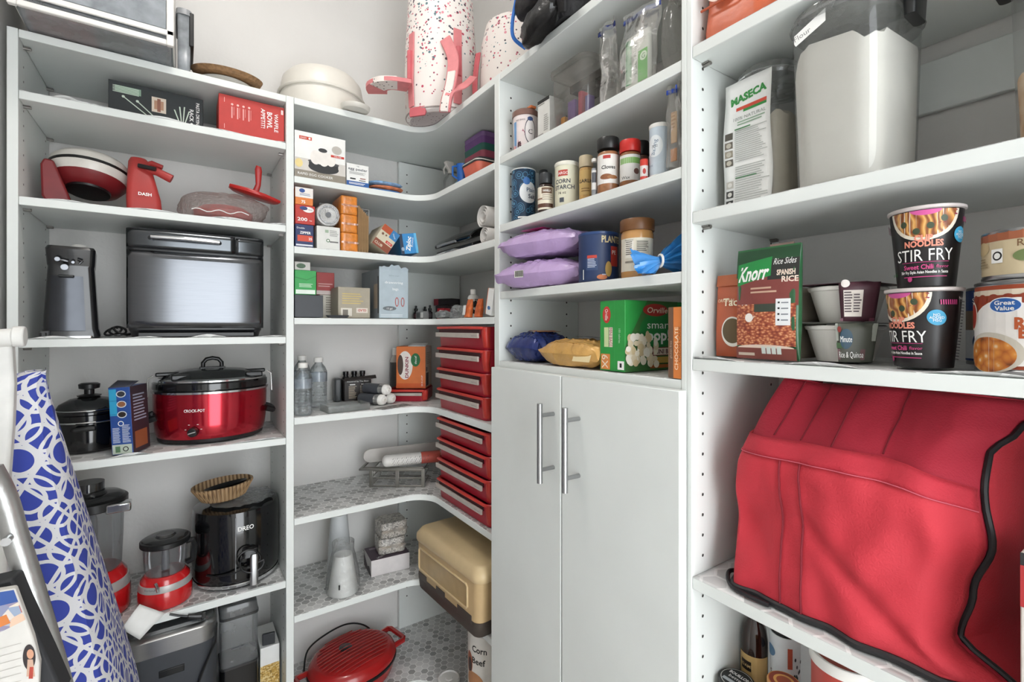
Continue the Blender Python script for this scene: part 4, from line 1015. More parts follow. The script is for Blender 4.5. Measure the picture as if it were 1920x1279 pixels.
# tilted bag boxes
p0 = on_y(716, 425, Y1 + .02)
t = thing('bag_box', 'tan and white trash bag box tipped over between paper bags and blue box', 'box', (p0.x - .008, Y1 + .075, zb + .0180), 0, None, (0, math.radians(33)))
w, d, h = .058, .12, .074
MB().box(-w / 2, w / 2, -d / 2, d / 2, 0, h).build('carton', K('#cfc7b0'), t, bevel=.001)
P = Print(face(w, d, h)); P.rect(0, 0, w, h * .30, K('#8a4a35')); P.text('CLUB', w * .3, h * .14, .008, K('#d8cbb8'), None, 0, .02); P.rect(w * .55, h * .34, w * .95, h * .46, K('#c43c2e')); P.text('GLAD', w * .75, h * .40, .004, WINK); P.rect(0, h * .72, w * .55, h, K('#b5522f')); P.rect(w * .55, h * .62, w, h, K('#3c7fb5')); P.ell(w * .2, h * .6, .004, .004, K('#7c5a48')); P.ell(w * .4, h * .62, .003, .003, K('#7c5a48')); P.text('Heavy', w * .78, h * .8, .005, WINK, None, -35); P.done(t)
p0 = on_y(752, 450, Y1 + .02)
t = thing('zip_bag_box', 'bright blue zipper bag box tipped at the corner shelf', 'box', (p0.x + .040, Y1 + .105, zb + .0115), math.radians(-6), None, (0, math.radians(-9)))
w, d, h = .056, .17, .064
MB().box(-w / 2, w / 2, -d / 2, d / 2, 0, h).build('carton', K('#2f86c4'), t, bevel=.001)
P = Print(face(w, d, h)); P.rect(0, 0, w * .18, h, K('#1b2a44')); P.rect(w * .86, 0, w, h, K('#63b4df')); P.text('Ziploc', w * .48, h * .5, .014, WINK, .046, 78, .03, .15); P.text('STORAGE', w * .72, h * .55, .005, WINK, .03, 78); P.ell(w * .12, h * .25, .005, .006, K('#9aa7b8')); P.done(t)

# flat wire grid near the curve
p0 = on_z(850, 470, zb)
t = thing('cooling_rack', 'flat silver wire rack lying at the front of the corner shelf', 'wire rack', (X2 + .033, wleg(850, .033), zb + .003), math.radians(86))
b = MB(); b.tube([(-.075, -.03, 0), (.075, -.03, 0), (.075, .03, 0), (-.075, .03, 0)], .002, 6, closed=True); b.build('rim_wire', CHROME, t)
b = MB()
for k in range(16): b.rod((-.07 + .0093 * k, -.03, 0.0008), (-.07 + .0093 * k, .03, 0.0008), .0011, 5)
o = b.build('cross_wires', CHROME, t); o['kind'] = 'stuff'
# black vacuum sealer with slanted lid, paper rolls
t = thing('vacuum_sealer', 'black vacuum sealer with hinged lid on the corner shelf', 'vacuum sealer', (X2 + .145, wleg(862, .10), zb), -math.pi / 2)
w = .25
prof = [(-.07, 0), (.07, 0), (.07, .052), (-.02, .050), (-.07, .034)]
MB().prism(prof, -w / 2, w / 2, 'x').build('body', M('sealer_black', '#1c1d1f', .3), t, bevel=.004)
prof = [(-.074, .044), (-.02, .066), (.068, .086), (.07, .104), (.0, .102), (-.06, .072), (-.078, .056)]
MB().prism(prof, -w / 2, w / 2, 'x').build('lid', GLOSSBLK, t, bevel=.004)
MB().box(-.10, .03, -.0800, -.0755, .047, .055).build('silver_strip', CHROME, t)
PROLL = M('paper_roll', '#d9d6d2', .7, var=.06)
def roll(label, px_c, py_c, off, r_, L_, zc_):
    t = thing('paper_roll', label, 'roll', (X2 + off, wleg(px_c, off), zc_ - r_), -math.pi / 2)
    n = 60; b = MB(); pts = []
    for k in range(n + 1):
        a = k * .28; q_ = r_ * (.35 + .65 * k / n); pts.append((q_ * math.cos(a), r_ + q_ * math.sin(a)))
    R_ = [[(u_, y_, v_) for u_, v_ in pts] for y_ in (0, L_)]
    b.rings(R_, False, False, closed=False); b.build('rolled_sheet', PROLL, t, solid=.0009); return t
roll('lower white rolled paper by the black vacuum sealer', 908, 425, .02, .0235, .13, zb + .0245)
roll('upper white rolled paper, larger, resting on the smaller roll', 905, 388, .03, .032, .13, zb + .082)

# ------------------------------------------------------------------ corner bay: bags and small bottles shelf
zb = CB['s3'] + .0003
def sbox(name, label, pl, pr, ptop, z0, col, off, d, cat='box'):
    y = Y1 + off; x0 = on_y(pl, CY, y).x; x1 = on_y(pr, CY, y).x; z1 = on_y((pl + pr) / 2, ptop, y).z
    return carton(name, label, cat, ((x0 + x1) / 2, y + d / 2, z0), 0, x1 - x0, d, z1 - z0, K(col)), x1 - x0, d, z1 - z0
t, w, d, h = sbox('charcoal_box', 'plain dark charcoal box against the divider', 552.5, 606, 553, zb, '#3a3d42', .008, .11)
z1 = zb + h + .0005
t, w, d, h = sbox('tea_box', 'bright green box on the charcoal box', 552.5, 593, 507, z1, '#2f9a4c', .010, .07)
P = Print(face(w, d, h)); P.rect(.003, h * .03, w - .003, h * .20, K('#dfe9df')); P.poly([(0, h * .72), (w * .55, h * .62), (w, h * .80), (w, h * .78), (w * .55, h * .59), (0, h * .69)], K('#1f7a38')); P.lines(w * .2, w * .95, h * .45, h * .28, 3, K('#bfe0c4')); P.done(t)
z2 = z1 + h + .0005
t, w, d, h = sbox('small_white_box', 'small white box with dark leaf print on the green box', 552.5, 582, 491, z2, '#bcbab5', .012, .05)
P = Print(face(w, d, h)); P.ell(w * .4, h * .5, .012, .007, K('#3f5a42')); P.done(t)
t, w, d, h = sbox('cream_box', 'cream box with small print behind the charcoal box', 600, 631, 553, zb, '#cfc8ba', .125, .05)
P = Print(face(w, d, h)); P.lines(w * .35, w * .95, h * .9, h * .2, 7, K('#8f877a')); P.done(t)
z3 = zb + h + .0005
t, w, d, h = sbox('tea_box', 'red box on the cream box beside green box', 593.5, 627, 511, z3, '#a83c3a', .1245, .05)
P = Print(face(w, d, h)); P.rect(.0, h * .0, w, h * .18, K('#d9c6c0')); P.lines(w * .1, w * .9, h * .5, h * .3, 2, K('#d9a5a0')); P.done(t)
t, w, d, h = sbox('bag_carton', 'tan trash bag carton with red logo behind dark tray', 634, 694, 539, zb, '#a59d8c', .03, .085)
P = Print(face(w, d, h)); P.lines(w * .12, w * .85, h * .80, h * .42, 5, K('#c6b173')); P.rect(w * .56, h * .17, w * .92, h * .33, K('#d9cfc4')); P.text('GLAD', w * .74, h * .25, .007, K('#b03c30'), None, 180, .02); P.rect(w * .08, h * .06, w * .42, h * .32, K('#d7d2c6')); P.rect(w * .14, h * .08, w * .30, h * .27, K('#7a746a')); P.done(t)
t = thing('dark_tray', 'small dark shallow tray before the tan carton', 'tray', (on_y(634, CY, Y1 + .008).x, Y1 + .014, zb), 0)
MB().loft([(0, .055, .02, .008), (.003, .06, .022, .009), (.007, .066, .025, .010), (.0065, .060, .020, .009), (.003, .05, .015, .007)], 5).build('tray_shell', M('tray_dark', '#35373b', .3), t)
t, w, d, h = sbox('drawstring_bag_box', 'pale blue-grey box of drawstring bags with a torn open top', 711, 765.5, 505, zb, '#aebcc4', .012, .17)
P = Print(face(w, d, h)); P.text('drawstring', w * .5, h * .73, .0075, WINK, w * .62); P.text('bags', w * .55, h * .60, .008, WINK); P.text('kitchen trash', w * .5, h * .87, .0045, K('#8b99a2')); P.ell(w * .35, h * .20, w * .23, h * .045, K('#6d7478')); P.text('13 gal', w * .35, h * .20, .006, WINK)
for k, (cu, rt) in enumerate(((.60, 28), (.80, -28))):
    P.ell(w * cu, h * .335, .006, .0145, K('#b04a3c')); P.ell(w * cu, h * .335, .0038, .0115, K('#aebcc4'))
P.lines(w * .05, w * .95, h * .08, h * .02, 2, K('#d5dde1')); P.done(t)
b = MB(); n = 12; R_ = []
for y_ in (-d / 2, -d / 2 + .0012): R_.append([(-w / 2 + w * k / n, y_, h - .0005) for k in range(n + 1)] + [(w / 2 - w * k / n, y_, h + .003 + .006 * abs(math.sin(k * 1.1)) + (.006 if 3 < k < 8 else 0)) for k in range(n + 1)])
b.rings(R_).build('torn_flap', K('#aebcc4'), t)
P = Print(face(w, d, h, 'left')); P.rect(.0, .0, d, h, K('#7f868a')); P.rect(d - .05, h * .2, d - .015, h * .7, K('#a99a86')); P.rect(d - .012, h * .1, d - .004, h * .85, INK); P.done(t)
DROP = M('dark_glass', '#2c2226', .15)
def dropper(label, px_c, off, hh, col):
    x_ = X2 + off; t = thing('dropper_bottle', label, 'bottle', (x_, wleg(px_c, off), zb), -math.pi / 2, 'small dark bottles in the corner')
    MB().lathe([(.0085, 0), (.0095, .002), (.0095, hh * .5), (.005, hh * .58), (.005, hh * .62)], 16).build('bottle', DROP, t)
    MB().lathe([(.0066, hh * .62), (.0066, hh * .78), (.004, hh * .8), (.004, hh * .97), (.002, hh)], 14).build('cap', BLACK, t)
    MB().lathe([(.0097, hh * .12), (.0097, hh * .42)], 16, cap0=False, cap1=False).build('label_band', K(col), t); return t
SB = ('small dark dropper bottle with reddish label nearest the drawstring box', 'middle small dark dropper bottle in the corner clutter', 'small dark dropper bottle nearest the dark box')
for k_, (q_, o_, hh, c) in enumerate(((780, .06, .052, '#6d4a4f'), (797, .10, .05, '#544a4a'), (806, .085, .052, '#4a4045'))): dropper(SB[k_], q_, o_, hh, c)
def cbx(name, label, px_c, off, w, d, h, col, turn=0, z0=None, cat='box'):
    return carton(name, label, cat, (X2 + off, wleg(px_c, off), zb if z0 is None else z0), -math.pi / 2 + math.radians(turn), w, d, h, K(col))
t = cbx('dark_stack_box', 'dark box under the red and black box', 838, .17, .075, .05, .054, '#3f3034', 10)
t = cbx('red_black_box', 'red and black box lying on top of the dark box', 838, .17, .085, .05, .024, '#231c1f', 24, zb + .0545)
P = Print(face(.085, .05, .024, 'left')); P.rect(0, 0, .05, .024, K('#8c2634')); P.lines(.01, .04, .018, .008, 2, K('#d9b0b0')); P.done(t)
P = Print(face(.085, .05, .024)); P.rect(.0, 0, .022, .024, K('#8c2634')); P.done(t)
t = cbx('red_candy_box', 'red and white small carton in the corner clutter', 832, .075, .032, .03, .036, '#b12a34', 20)
P = Print(face(.032, .03, .036)); P.ell(.016, .018, .010, .012, K('#e6dcd6')); P.ell(.016, .018, .006, .008, K('#2a2022')); P.done(t)
t = cbx('grey_label_box', 'grey barcode label carton at the front of the corner clutter', 792, .018, .040, .022, .026, '#8f9090', 16)
P = Print(face(.040, .022, .026)); P.rect(.024, .004, .037, .022, PAPER)
for k in range(6): P.rect(.003 + .003 * k, .005, .0045 + .003 * k, .021, K('#4d4e50'))
P.done(t)
t = thing('foil_pouch', 'crumpled grey foil pouch in the corner clutter', 'pouch', (X2 + .035, wleg(832, .035), zb), -math.pi / 2)
lump(.062, .04, .024, 28, 10, .35, 1.5, 2.2, .08).build('pouch_film', M('grey_foil', '#9b9d9e', .3, .5, bump=.8, bscale=120), t)
t = thing('clear_pouch', 'crumpled clear pouch beside white capped bottle', 'pouch', (X2 + .03, wleg(858, .03), zb), -math.pi / 2)
lump(.06, .04, .034, 28, 10, .38, 7.7, 2.2, .08).build('pouch_film', clear('bag_film'), t)
x_ = X2 + .07; yy = wleg(887, .07)
t = thing('white_cap_bottle', 'black label bottle with white cap in the corner clutter', 'bottle', (x_, yy, zb), -math.pi / 2)
MB().lathe([(.015, 0), (.0165, .003), (.0165, .062), (.012, .068), (.007, .070)], 22).build('bottle', K('#cfcdc8'), t)
MB().lathe([(.0168, .012), (.0168, .056)], 22, cap0=False, cap1=False).build('label_band', ramp_mat('speckle_dark', 'cell', 240, [(0, '#111113'), (.6, '#222226'), (.75, '#c9c9c4'), (1, '#c9c9c4')], .4, interp='CONSTANT'), t)
MB().lathe([(.0085, .070), (.0085, .084), (.007, .086)], 20).build('cap', WPLAS, t)
for k, (q_, o_, cc) in enumerate(((878, .022, '#cf6a33'), (897, .03, '#c8602e'))):
    t = thing('spice_pouch', ('orange pouch with white tag left of white paper packet', 'orange pouch between white capped bottle and white paper packet')[k], 'pouch', (X2 + o_, wleg(q_, o_), zb), -math.pi / 2, None, (math.radians(-8), 0))
    b = MB(); b.loft([(0, .026, .018, .006), (.02, .028, .016, .006), (.045, .026, .006, .002), (.052, .027, .002, .0009)], 4); b.build('pouch', M('orange_pouch' + str(k), cc, .4, var=.3, scale=90), t)
    if k == 0: MB().box(-.016, -.002, -.0115, -.0105, .006, .034).build('tag', PAPER, t)
t = thing('paper_packet', 'white packet with orange edge against the middle bay panel', 'packet', (X2 + .035, ya + .040, zb + .001), -math.pi / 2, None, (0, math.radians(14)))
MB().box(-.014, .014, -.03, .03, .0035, .072).build('packet', PAPER, t, bevel=.001)
MB().box(-.0155, -.0142, -.03, .03, .0035, .072).build('orange_edge', K('#d9713a'), t)
P = Print(face(.028, .06, .072)); P.ell(.014, .022, .007, .005, K('#3a6ea8')); P.done(t)

# ------------------------------------------------------------------ corner bay: water bottles shelf
zb = CB['s4'] + .0003
WATER = clear('water_bottle', '#f7fafb', .24, .07, .05, bump=.35, bscale=80, bodycol='#e6eaec', trans=.5)
def water(label, px_c, off, hh, r_=.026):
    p_ = on_y(px_c, CY, Y1 + off); t = thing('water_bottle', label, 'bottle', (p_.x, p_.y, zb), rnd.random())
    pr = [(r_ * .8, 0), (r_ * .95, .004), (r_, .012)]
    for k in range(8):
        z_ = hh * (.12 + .055 * k); pr += [(r_ * .94, z_), (r_, z_ + hh * .025)]
    pr += [(r_ * .98, hh * .60), (r_ * .98, hh * .72), (r_ * .8, hh * .80), (r_ * .45, hh * .88), (r_ * .42, hh * .92)]
    MB().lathe(pr, 24).build('bottle', WATER, t)
    MB().lathe([(r_ * .50, hh * .905), (r_ * .52, hh * .91), (r_ * .52, hh * .99), (r_ * .46, hh)], 20).build('cap', WPLAS, t)
    MB().lathe([(r_ * 1.0, hh * .52), (r_ * 1.0, hh * .70)], 24, cap0=False, cap1=False).build('label_band', clear('bottle_label', '#d8dde2', .2, .5, bodycol='#c5cdd6'), t)
    return t
water('clear water bottle at the shelf edge beside the divider', 568, .034, .148, .0245)
water('clear water bottle hidden behind the front one by the divider', 566, .20, .160)
water('clear water bottle standing right of the front one', 597, .155, .155)
p, rz, w, h = place(1, 590, 700, 747, .03, .07, zb)
t = thing('acrylic_tray', 'long clear acrylic tray before the dark bottle pack', 'tray', (p.x + .006, Y1 + .05, zb), math.radians(5))
ACR = clear('acrylic', '#f8fafa', .22, .12, .05, bodycol='#e6e6e4', trans=.5)
b = MB(); w = .125; d = .075; b.box(-w / 2, w / 2, -d / 2, d / 2, 0, .002); b.box(-w / 2, w / 2, -d / 2, -d / 2 + .002, .002, .020); b.box(-w / 2, w / 2, d / 2 - .002, d / 2, .002, .020)
for sx in (-1, 1): b.box(sx * w / 2 - (.002 if sx > 0 else 0), sx * w / 2 + (0 if sx > 0 else .002), -d / 2 + .002, d / 2 - .002, .002, .020)
b.build('tray_walls', ACR, t)
t = thing('bottle_multipack', 'dark cardboard pack of black capped bottles behind acrylic tray', 'bottle pack', (on_y(672, CY, Y1 + .19).x, Y1 + .222, zb), math.radians(-4))
w, d, h = .088, .07, .086
DPK = M('dark_pack', '#2a2422', .5)
MB().box(-w / 2, w / 2, -d / 2, d / 2, .004, h - .012).build('sleeve', DPK, t, bevel=.002)
MB().grid(lambda u, v: (-w / 2 + (w + .014) * u, -d / 2 - .002 - .012 * v, h - .014 + .010 * (1 - v) + .006 * u), 6, 3).build('torn_flap', DPK, t, solid=.001)
for k in range(3):
    xx = -w / 2 + .016 + .028 * k
    o = MB().lathe([(.013, .0), (.0135, .05), (.012, h - .010), (.008, h - .004), (.008, h), (.0095, h + .001), (.0095, h + .012), (.008, h + .013)], 18, cx=xx, cy=.022).build('bottle', M('dark_bottle', '#1e1d1f', .25), t)
MB().box(-w / 2 - .026, -w / 2 - .003, -.01, .03, .0, h * .92).build('side_bottle', M('grey_carton', '#4b4d4f', .35), t, bevel=.006)
P = Print(face(w, d, h)); P.text('Powered by The Bean', w * .5, h * .80, .0045, WINK, w * .8, 0, .01)
for k, c in enumerate(('#b9ab98', '#c9c1b4')):
    P.lines(w * (.16 + .42 * k), w * (.46 + .42 * k), h * .62, h * .12, 10, K(c)); P.rect(w * (.2 + .42 * k), h * .66, w * (.40 + .42 * k), h * .70, WINK)
P.done(t)
# three white spray cans lying in a pyramid, ends to the viewer
def can(label, px_c, py_c, off):
    c_ = on_y(px_c, py_c, Y1 + off); r_ = .0175
    t = thing('white_can', label, 'can', c_, math.radians(28), 'lying white cans')
    def ringz(q_, y_, seg=24): return [(q_ * math.cos(2 * math.pi * k / seg), y_, q_ * math.sin(2 * math.pi * k / seg)) for k in range(seg)]
    MB().rings([ringz(r_ * .97, .012), ringz(r_, .016), ringz(r_, .10)]).build('can_body', M('can_navy', '#46484e', .35), t)
    MB().rings([ringz(r_ * .40, -.001), ringz(r_ * .42, .001), ringz(r_ * .75, .0012), ringz(r_ * .98, .008), ringz(r_, .016), ringz(r_, .034)]).build('can_shoulder', WPLAS, t)
    MB().rings([ringz(r_ * .28, -.004), ringz(r_ * .30, .0005)]).build('nozzle', M('offwhite_plastic'), t)
    return t
rz_ = .0175
cL = on_y(721, 744, Y1 + .06); cR = on_y(749.5, 742, Y1 + .085)
can('lower left white capped can of the pyramid of three', 721, 0, .06).location = (cL.x, cL.y, zb + rz_)
can('lower right white capped can of the pyramid of three', 749, 0, .085).location = (cL.x + .036, cL.y + .018, zb + rz_)
can('top white capped can of the pyramid of three', 735, 0, .07).location = (cL.x + .018, cL.y + .009, zb + rz_ + .0306)
t = thing('dark_mat', 'dark patterned mat under the lying white cans', 'mat', (cL.x + .02, Y1 + .03, zb - .0004), math.radians(18))
MB().box(-.06, .055, -.025, .02, 0, .0006).build('sheet', ramp_mat('mat_print', 'cell', 160, [(0, '#2b2b2d'), (1, '#aaa8a4')], .6), t)
p_ = on_y(741, CY, Y1 + .258)
t = thing('squeeze_bottle', 'white bottle with black label behind the coffee box', 'bottle', (p_.x, p_.y, zb), 0)
hb_ = on_y(744, 652, Y1 + .255).z - zb
MB().lathe([(.017, 0), (.018, .004), (.018, hb_ * .75), (.010, hb_ * .82), (.010, hb_ * .85)], 22).build('bottle', K('#b4b1ac'), t)
MB().lathe([(.0182, hb_ * .12), (.0182, hb_ * .70)], 22, cap0=False, cap1=False).build('label_band', K('#4c4a4a'), t)
MB().lathe([(.0105, hb_ * .85), (.0105, hb_ * .99), (.008, hb_)], 18).build('cap', WPLAS, t)

# red stackable bins
BRED = M('bin_red', '#a81f32', .32, var=.06); BRL = M('bin_rim_red', '#c2382f', .35)
BTAG = M('bin_tag', '#b9b0a8', .35)
def red_bin(label, z0, hh, dep=.20, yfar=1.378, ynear=1.078, xf=X2 + .004, grp='red stacking bins', rz=-math.pi / 2, loc=None):
    w = yfar - ynear
    t = thing('red_bin', label, 'bin', loc or (xf + dep / 2, (yfar + ynear) / 2, z0), rz, grp)
    b = MB(); k = .012
    lv = [(0, w * .93, dep * .95, .014, 0, .004), (.003, w * .95, dep * .96, .018, 0, .004), (hh * .55, w * .975, dep * .975, .022, 0, .002), (hh - .006, w * .985, dep * .985, .024), (hh - .002, w, dep, .026), (hh, w * .985, dep * .985, .024), (hh - .003, w * .955, dep * .955, .022), (.006, w * .90, dep * .92, .014, 0, .004)]
    b.loft(lv, 5, True, True); b.build('tub', BRED, t)
    # hooded rim with the dark grip slot, and the tag bar
    b = MB(); hz = hh
    yo = -dep / 2
    b.tube([(-w * .46, yo + .012, hz - .006), (-w * .44, yo - .001, hz - .004), (0, yo - .004, hz - .003), (w * .44, yo - .001, hz - .004), (w * .48, yo + .010, hz - .006)], .0042, 8); b.build('rim', BRL, t)
    MB().box(-w * .42, w * .40, yo - .0005, yo + .004, hz * .66, hz - .007).build('grip_slot', M('slot_dark', '#3b0d14', .6), t)
    MB().box(-w * .46, w * .40, yo - .0068, yo - .0012, hz * .50, hz * .72).build('tag_bar', BTAG, t, bevel=.0012)
    P = Print(lambda u, v, o: (u, yo - .0068 - o, v)); P.text('Rubbermaid', w * .33, hz * .61, .0035, K('#7b746e'), .026); P.done(t)
    MB().loft([(hz * .10, .020, .016, .006, w * .44, yo + .016), (hz * .6, .022, .020, .008, w * .455, yo + .010), (hz - .002, .020, .026, .008, w * .46, yo + .012)], 4).build('side_cheek', BRL, t)
    return t
zt_ = [on_x(865, q_, X2).z for q_ in (612, 653, 697, 742)]
names = ('topmost red bin of the upper stack of four', 'second red bin from the top of the upper stack', 'third red bin from the top of the upper stack', 'lowest red bin of the upper stack of four')
top4 = CB['s3'] - TH - .006; hbin = (top4 - zb - .0015) / 4
for k in range(4): red_bin(names[k], zb + .0002 + (3 - k) * (hbin + .0003), hbin)
zb5 = CB['s5'] + .0003
top4 = CB['s4'] - TH - .008; hbin = (top4 - zb5 - .0015) / 4
names = ('topmost red bin of the lower stack of four', 'second red bin from the top of the lower stack', 'third red bin from the top of the lower stack', 'lowest red bin of the lower stack of four')
for k in range(4): red_bin(names[k], zb5 + .0002 + (3 - k) * (hbin + .0003), hbin, ynear=1.058)
# red bin under the coffee box, facing the back bay
p_ = on_y(790, CY, Y1 + .075)
red_bin('red bin lying under the orange coffee box', zb + .0002, .040, .14, .13, .0, 0, 'red stacking bins', math.radians(-36), (X2 + .010, Y1 + .155, zb + .0002))
t = carton('coffee_box', 'orange and white coffee pod box on the red bin in the corner', 'box', (X2 + .020, Y1 + .155, zb + .0415), math.radians(-36), .100, .10, .142, K('#d4743a'))
w, d, h = .100, .10, .142
P = Print(face(w, d, h)); P.ell(w * .30, h * .55, w * .26, h * .34, K('#e8e2da')); P.ell(w * .14, h * .56, w * .10, h * .24, K('#4b3a33')); P.text('DUNKIN', w * .36, h * .50, .011, K('#8f3a4c'), h * .50, 90, .03); P.ell(w * .66, h * .68, w * .16, h * .16, K('#1f6a3c')); P.text('decaf', w * .66, h * .68, .007, WINK, h * .2, 90); P.rect(0, 0, w, h * .12, K('#cf5f2c')); P.text('24 K-CUP', w * .88, h * .18, .005, WINK, h * .26, 90); P.done(t)
P = Print(face(w, d, h, 'right')); P.rect(.0, 0, d, h, K('#d8c7b6')); P.rect(d * .06, h * .05, d * .5, h * .36, K('#352a2a')); P.rect(d * .06, h * .40, d * .3, h * .5, K('#6e6862')); P.lines(d * .1, d * .9, h * .85, h * .55, 7, K('#b09a86')); P.rect(0, 0, d, h * .03, K('#d4743a')); P.done(t)
MB().grid(lambda u, v: (-w * .1 + w * .6 * u, -d / 2 + d * .5 * v, h + .0015 + .010 * v), 5, 4).build('open_flap', PAPER, t, solid=.0008)

# ------------------------------------------------------------------ corner bay: lower shelves
zb = CB['s5'] + .0003
p0 = on_y(745, 905, Y1 + .09)
BR = M('rack_nickel', '#8d8b86', .28, .9)
t = thing('wire_organizer', 'folded nickel wire organizer rack under the white dispenser', 'wire rack', (p0.x + .030, Y1 + .135, zb), math.radians(-34))
w, d, h = .17, .11, .060
b = MB()
for z_ in (.004, h * .5, h - .006): b.tube([(-w / 2, -d / 2, z_), (w / 2, -d / 2, z_), (w / 2, d / 2, z_), (-w / 2, d / 2, z_)], .0026, 6, closed=True)
b.build('frame_rails', BR, t)
for sx in (-1, 1): MB().box(sx * w / 2 - .006, sx * w / 2 + .006, -d / 2 - .003, -d / 2 + .003, 0, h).build('post', BR, t, bevel=.001)
MB().box(-.006, .006, -d / 2 - .003, -d / 2 + .003, 0, h).build('post', BR, t, bevel=.001)
b = MB()
for k in range(14): b.rod((-w / 2, -d / 2 + d * k / 13, .004), (-w / 2, -d / 2 + d * k / 13, h - .006), .0015, 5)
o = b.build('grid_wires', BR, t); o['kind'] = 'stuff'
b = MB(); b.box(-w / 2 - .035, w / 2, -d / 2 - .02, -d / 2 - .012, h, h + .006); b.box(-w / 2 - .035, w / 2, -d / 2 + .0, -d / 2 + .006, h, h + .006); b.box(-w / 2 - .035, w / 2, d / 2 - .006, d / 2, h, h + .006); b.box(-w / 2 - .035, -w / 2 - .027, -d / 2 - .02, d / 2, h + .0002, h + .0058)
b.build('folded_side', BR, t, bevel=.001)
t = thing('white_board', 'pale grey board with rounded end behind the white dispenser', 'board', (p0.x - .002, Y1 + .185, zb + h + .0065), math.radians(-8))
poly = [(.20, 0), (.20, .046)] + [(-.055 + .023 * math.cos(a), .023 + .023 * math.sin(a)) for a in [math.radians(90 + 18 * k) for k in range(11)]]
MB().prism(poly, -.004, .004).build('panel', K('#bdb8b2'), t, bevel=.001)
t = thing('wrap_dispenser', 'white tube shaped dispenser with a dotted pattern and coral end', 'dispenser', (p0.x + .006, Y1 + .10, zb + h + .0065), math.radians(-13))
def capsule(x0, x1, r_, seg=24):
    R_ = []
    for k in range(5): a = math.radians(90 * k / 4); R_.append([(x0 - r_ * math.cos(a) * .8, r_ * math.sin(a) * math.cos(2 * math.pi * j / seg) + 1e-5, r_ + r_ * math.sin(a) * math.sin(2 * math.pi * j / seg)) for j in range(seg)])
    R_.append([(x1, r_ * math.cos(2 * math.pi * j / seg), r_ + r_ * math.sin(2 * math.pi * j / seg)) for j in range(seg)])
    return R_
MB().rings(capsule(-.036, .075, .0195)).build('tube_body', M('dispenser_white', '#dcd9d4', .4), t)
MB().rings([[(x_, .0196 * math.cos(2 * math.pi * j / 24), .0195 + .0196 * math.sin(2 * math.pi * j / 24)) for j in range(24)] for x_ in (.0752, .14)]).build('coral_end', M('coral_end', '#c25b4e', .4), t)
P = Print(lambda u, v, o: (u, -(.0198 + o) * math.cos(v / .0198), .0195 + (.0198 + o) * math.sin(v / .0198)))
for i in range(17):
    for j in range(4):
        u_ = -.022 + .0072 * i + (.0036 if j % 2 else 0); v_ = -.010 + .0062 * j; e = .0022
        s_ = 1 if (i + j) % 2 else -1
        P.poly([(u_ - e, v_ - e * s_), (u_ - e * .5, v_ - e * s_ - .0006), (u_ + e, v_ + e * s_), (u_ + e * .5, v_ + e * s_ + .0006)], K('#5c5854'))
P.done(t)

zb = CB['s6'] + .0003
p, rz, w, h = place(1, 614, 672, 1002, .055, 0, zb); r_ = w / 2
CUPW = M('paper_cup', '#e2e1dd', .5, var=.02)
t = thing('cup_stack', 'stack of white paper cups upside down in clear film', 'cups', p, 0)
for k in range(3): MB().lathe([(r_ * .97 - .002 * k, .0 + .012 * k), (r_ * .99 - .002 * k, .002 + .012 * k), (r_ * .62, .085 + .012 * k), (r_ * .60, .088 + .012 * k)], 30).build('cup', CUPW, t)
MB().box(-r_ * .55, -r_ * .45, -r_ * .98, -r_ * .94, .028, .042).build('dark_mark', INK, t)
MB().lathe([(r_ * 1.10, .001), (r_ * 1.13, .02), (r_ * 1.06, .06), (r_ * .86, .10), (r_ * .72, .125), (r_ * .74, .15)], 26, cap0=False, cap1=False).build('film_sleeve', clear('bag_film'), t)
p2_ = on_y(636, CY, Y1 + .17)
t = thing('cup_stack', 'taller white cup stack behind the film wrapped cups', 'cups', (p2_.x, p2_.y, zb), 0)
for k in range(6): MB().lathe([(.037 - .001 * k, .02 * k), (.038 - .001 * k, .002 + .02 * k), (.025, .09 + .02 * k), (.024, .092 + .02 * k)], 28).build('cup', M('paper_cup_grey', '#c9ccce', .5, var=.02), t)
# white and purple box with two floral napkin packs on it
p0 = on_z(712, 1084, zb)
t = thing('white_purple_box', 'flat white box with dark purple top under the floral packs', 'box', (p0.x + .045, p0.y + .062, zb), math.radians(-5))
w, d, h = .125, .10, .052
MB().box(-w / 2, w / 2, -d / 2, d / 2, 0, h).build('carton', K('#d5d0cf'), t, bevel=.001)
P = Print(face(w, d, h, 'top')); P.rect(0, 0, w, d, K('#4a3b48')); P.text('Mixer', w * .30, d * .2, .012, WINK, None, 40); P.rect(w * .1, d * .78, w * .9, d * .9, K('#8c8088')); P.done(t)
P = Print(face(w, d, h, 'left')); P.poly([(0, 0), (d, 0), (d, h * .15), (d * .75, h * .5), (d * .5, h * .3), (0, h * .75)], K('#4f434c')); P.done(t)
FLOR = ramp_mat('floral_grey', 'noise', 55, [(.30, '#4e4b49'), (.45, '#8f8a84'), (.55, '#cfc9c0'), (.62, '#7b7671'), (.72, '#b3ada5')], .35, .3, None, 2.5)
for k in range(2):
    t = thing('napkin_pack', ('grey floral tissue pack directly on the white and purple box', 'grey floral tissue pack stacked on the other floral pack')[k], 'pack', (p0.x + .058 + .004 * k, p0.y + .068, zb + .0525 + .0005 + k * .051), math.radians(-8 + 7 * k))
    MB().loft([(0, .082, .075, .010), (.004, .088, .082, .012), (.045, .088, .082, .012), (.050, .082, .075, .010)], 5).build('wrapped_block', FLOR, t)
    MB().grid(lambda u, v: (-.044 + .088 * u, -.0425 - .001 * math.sin(12 * u), .020 + .008 * v), 12, 2).build('film_seam', clear('film_seam'), t)
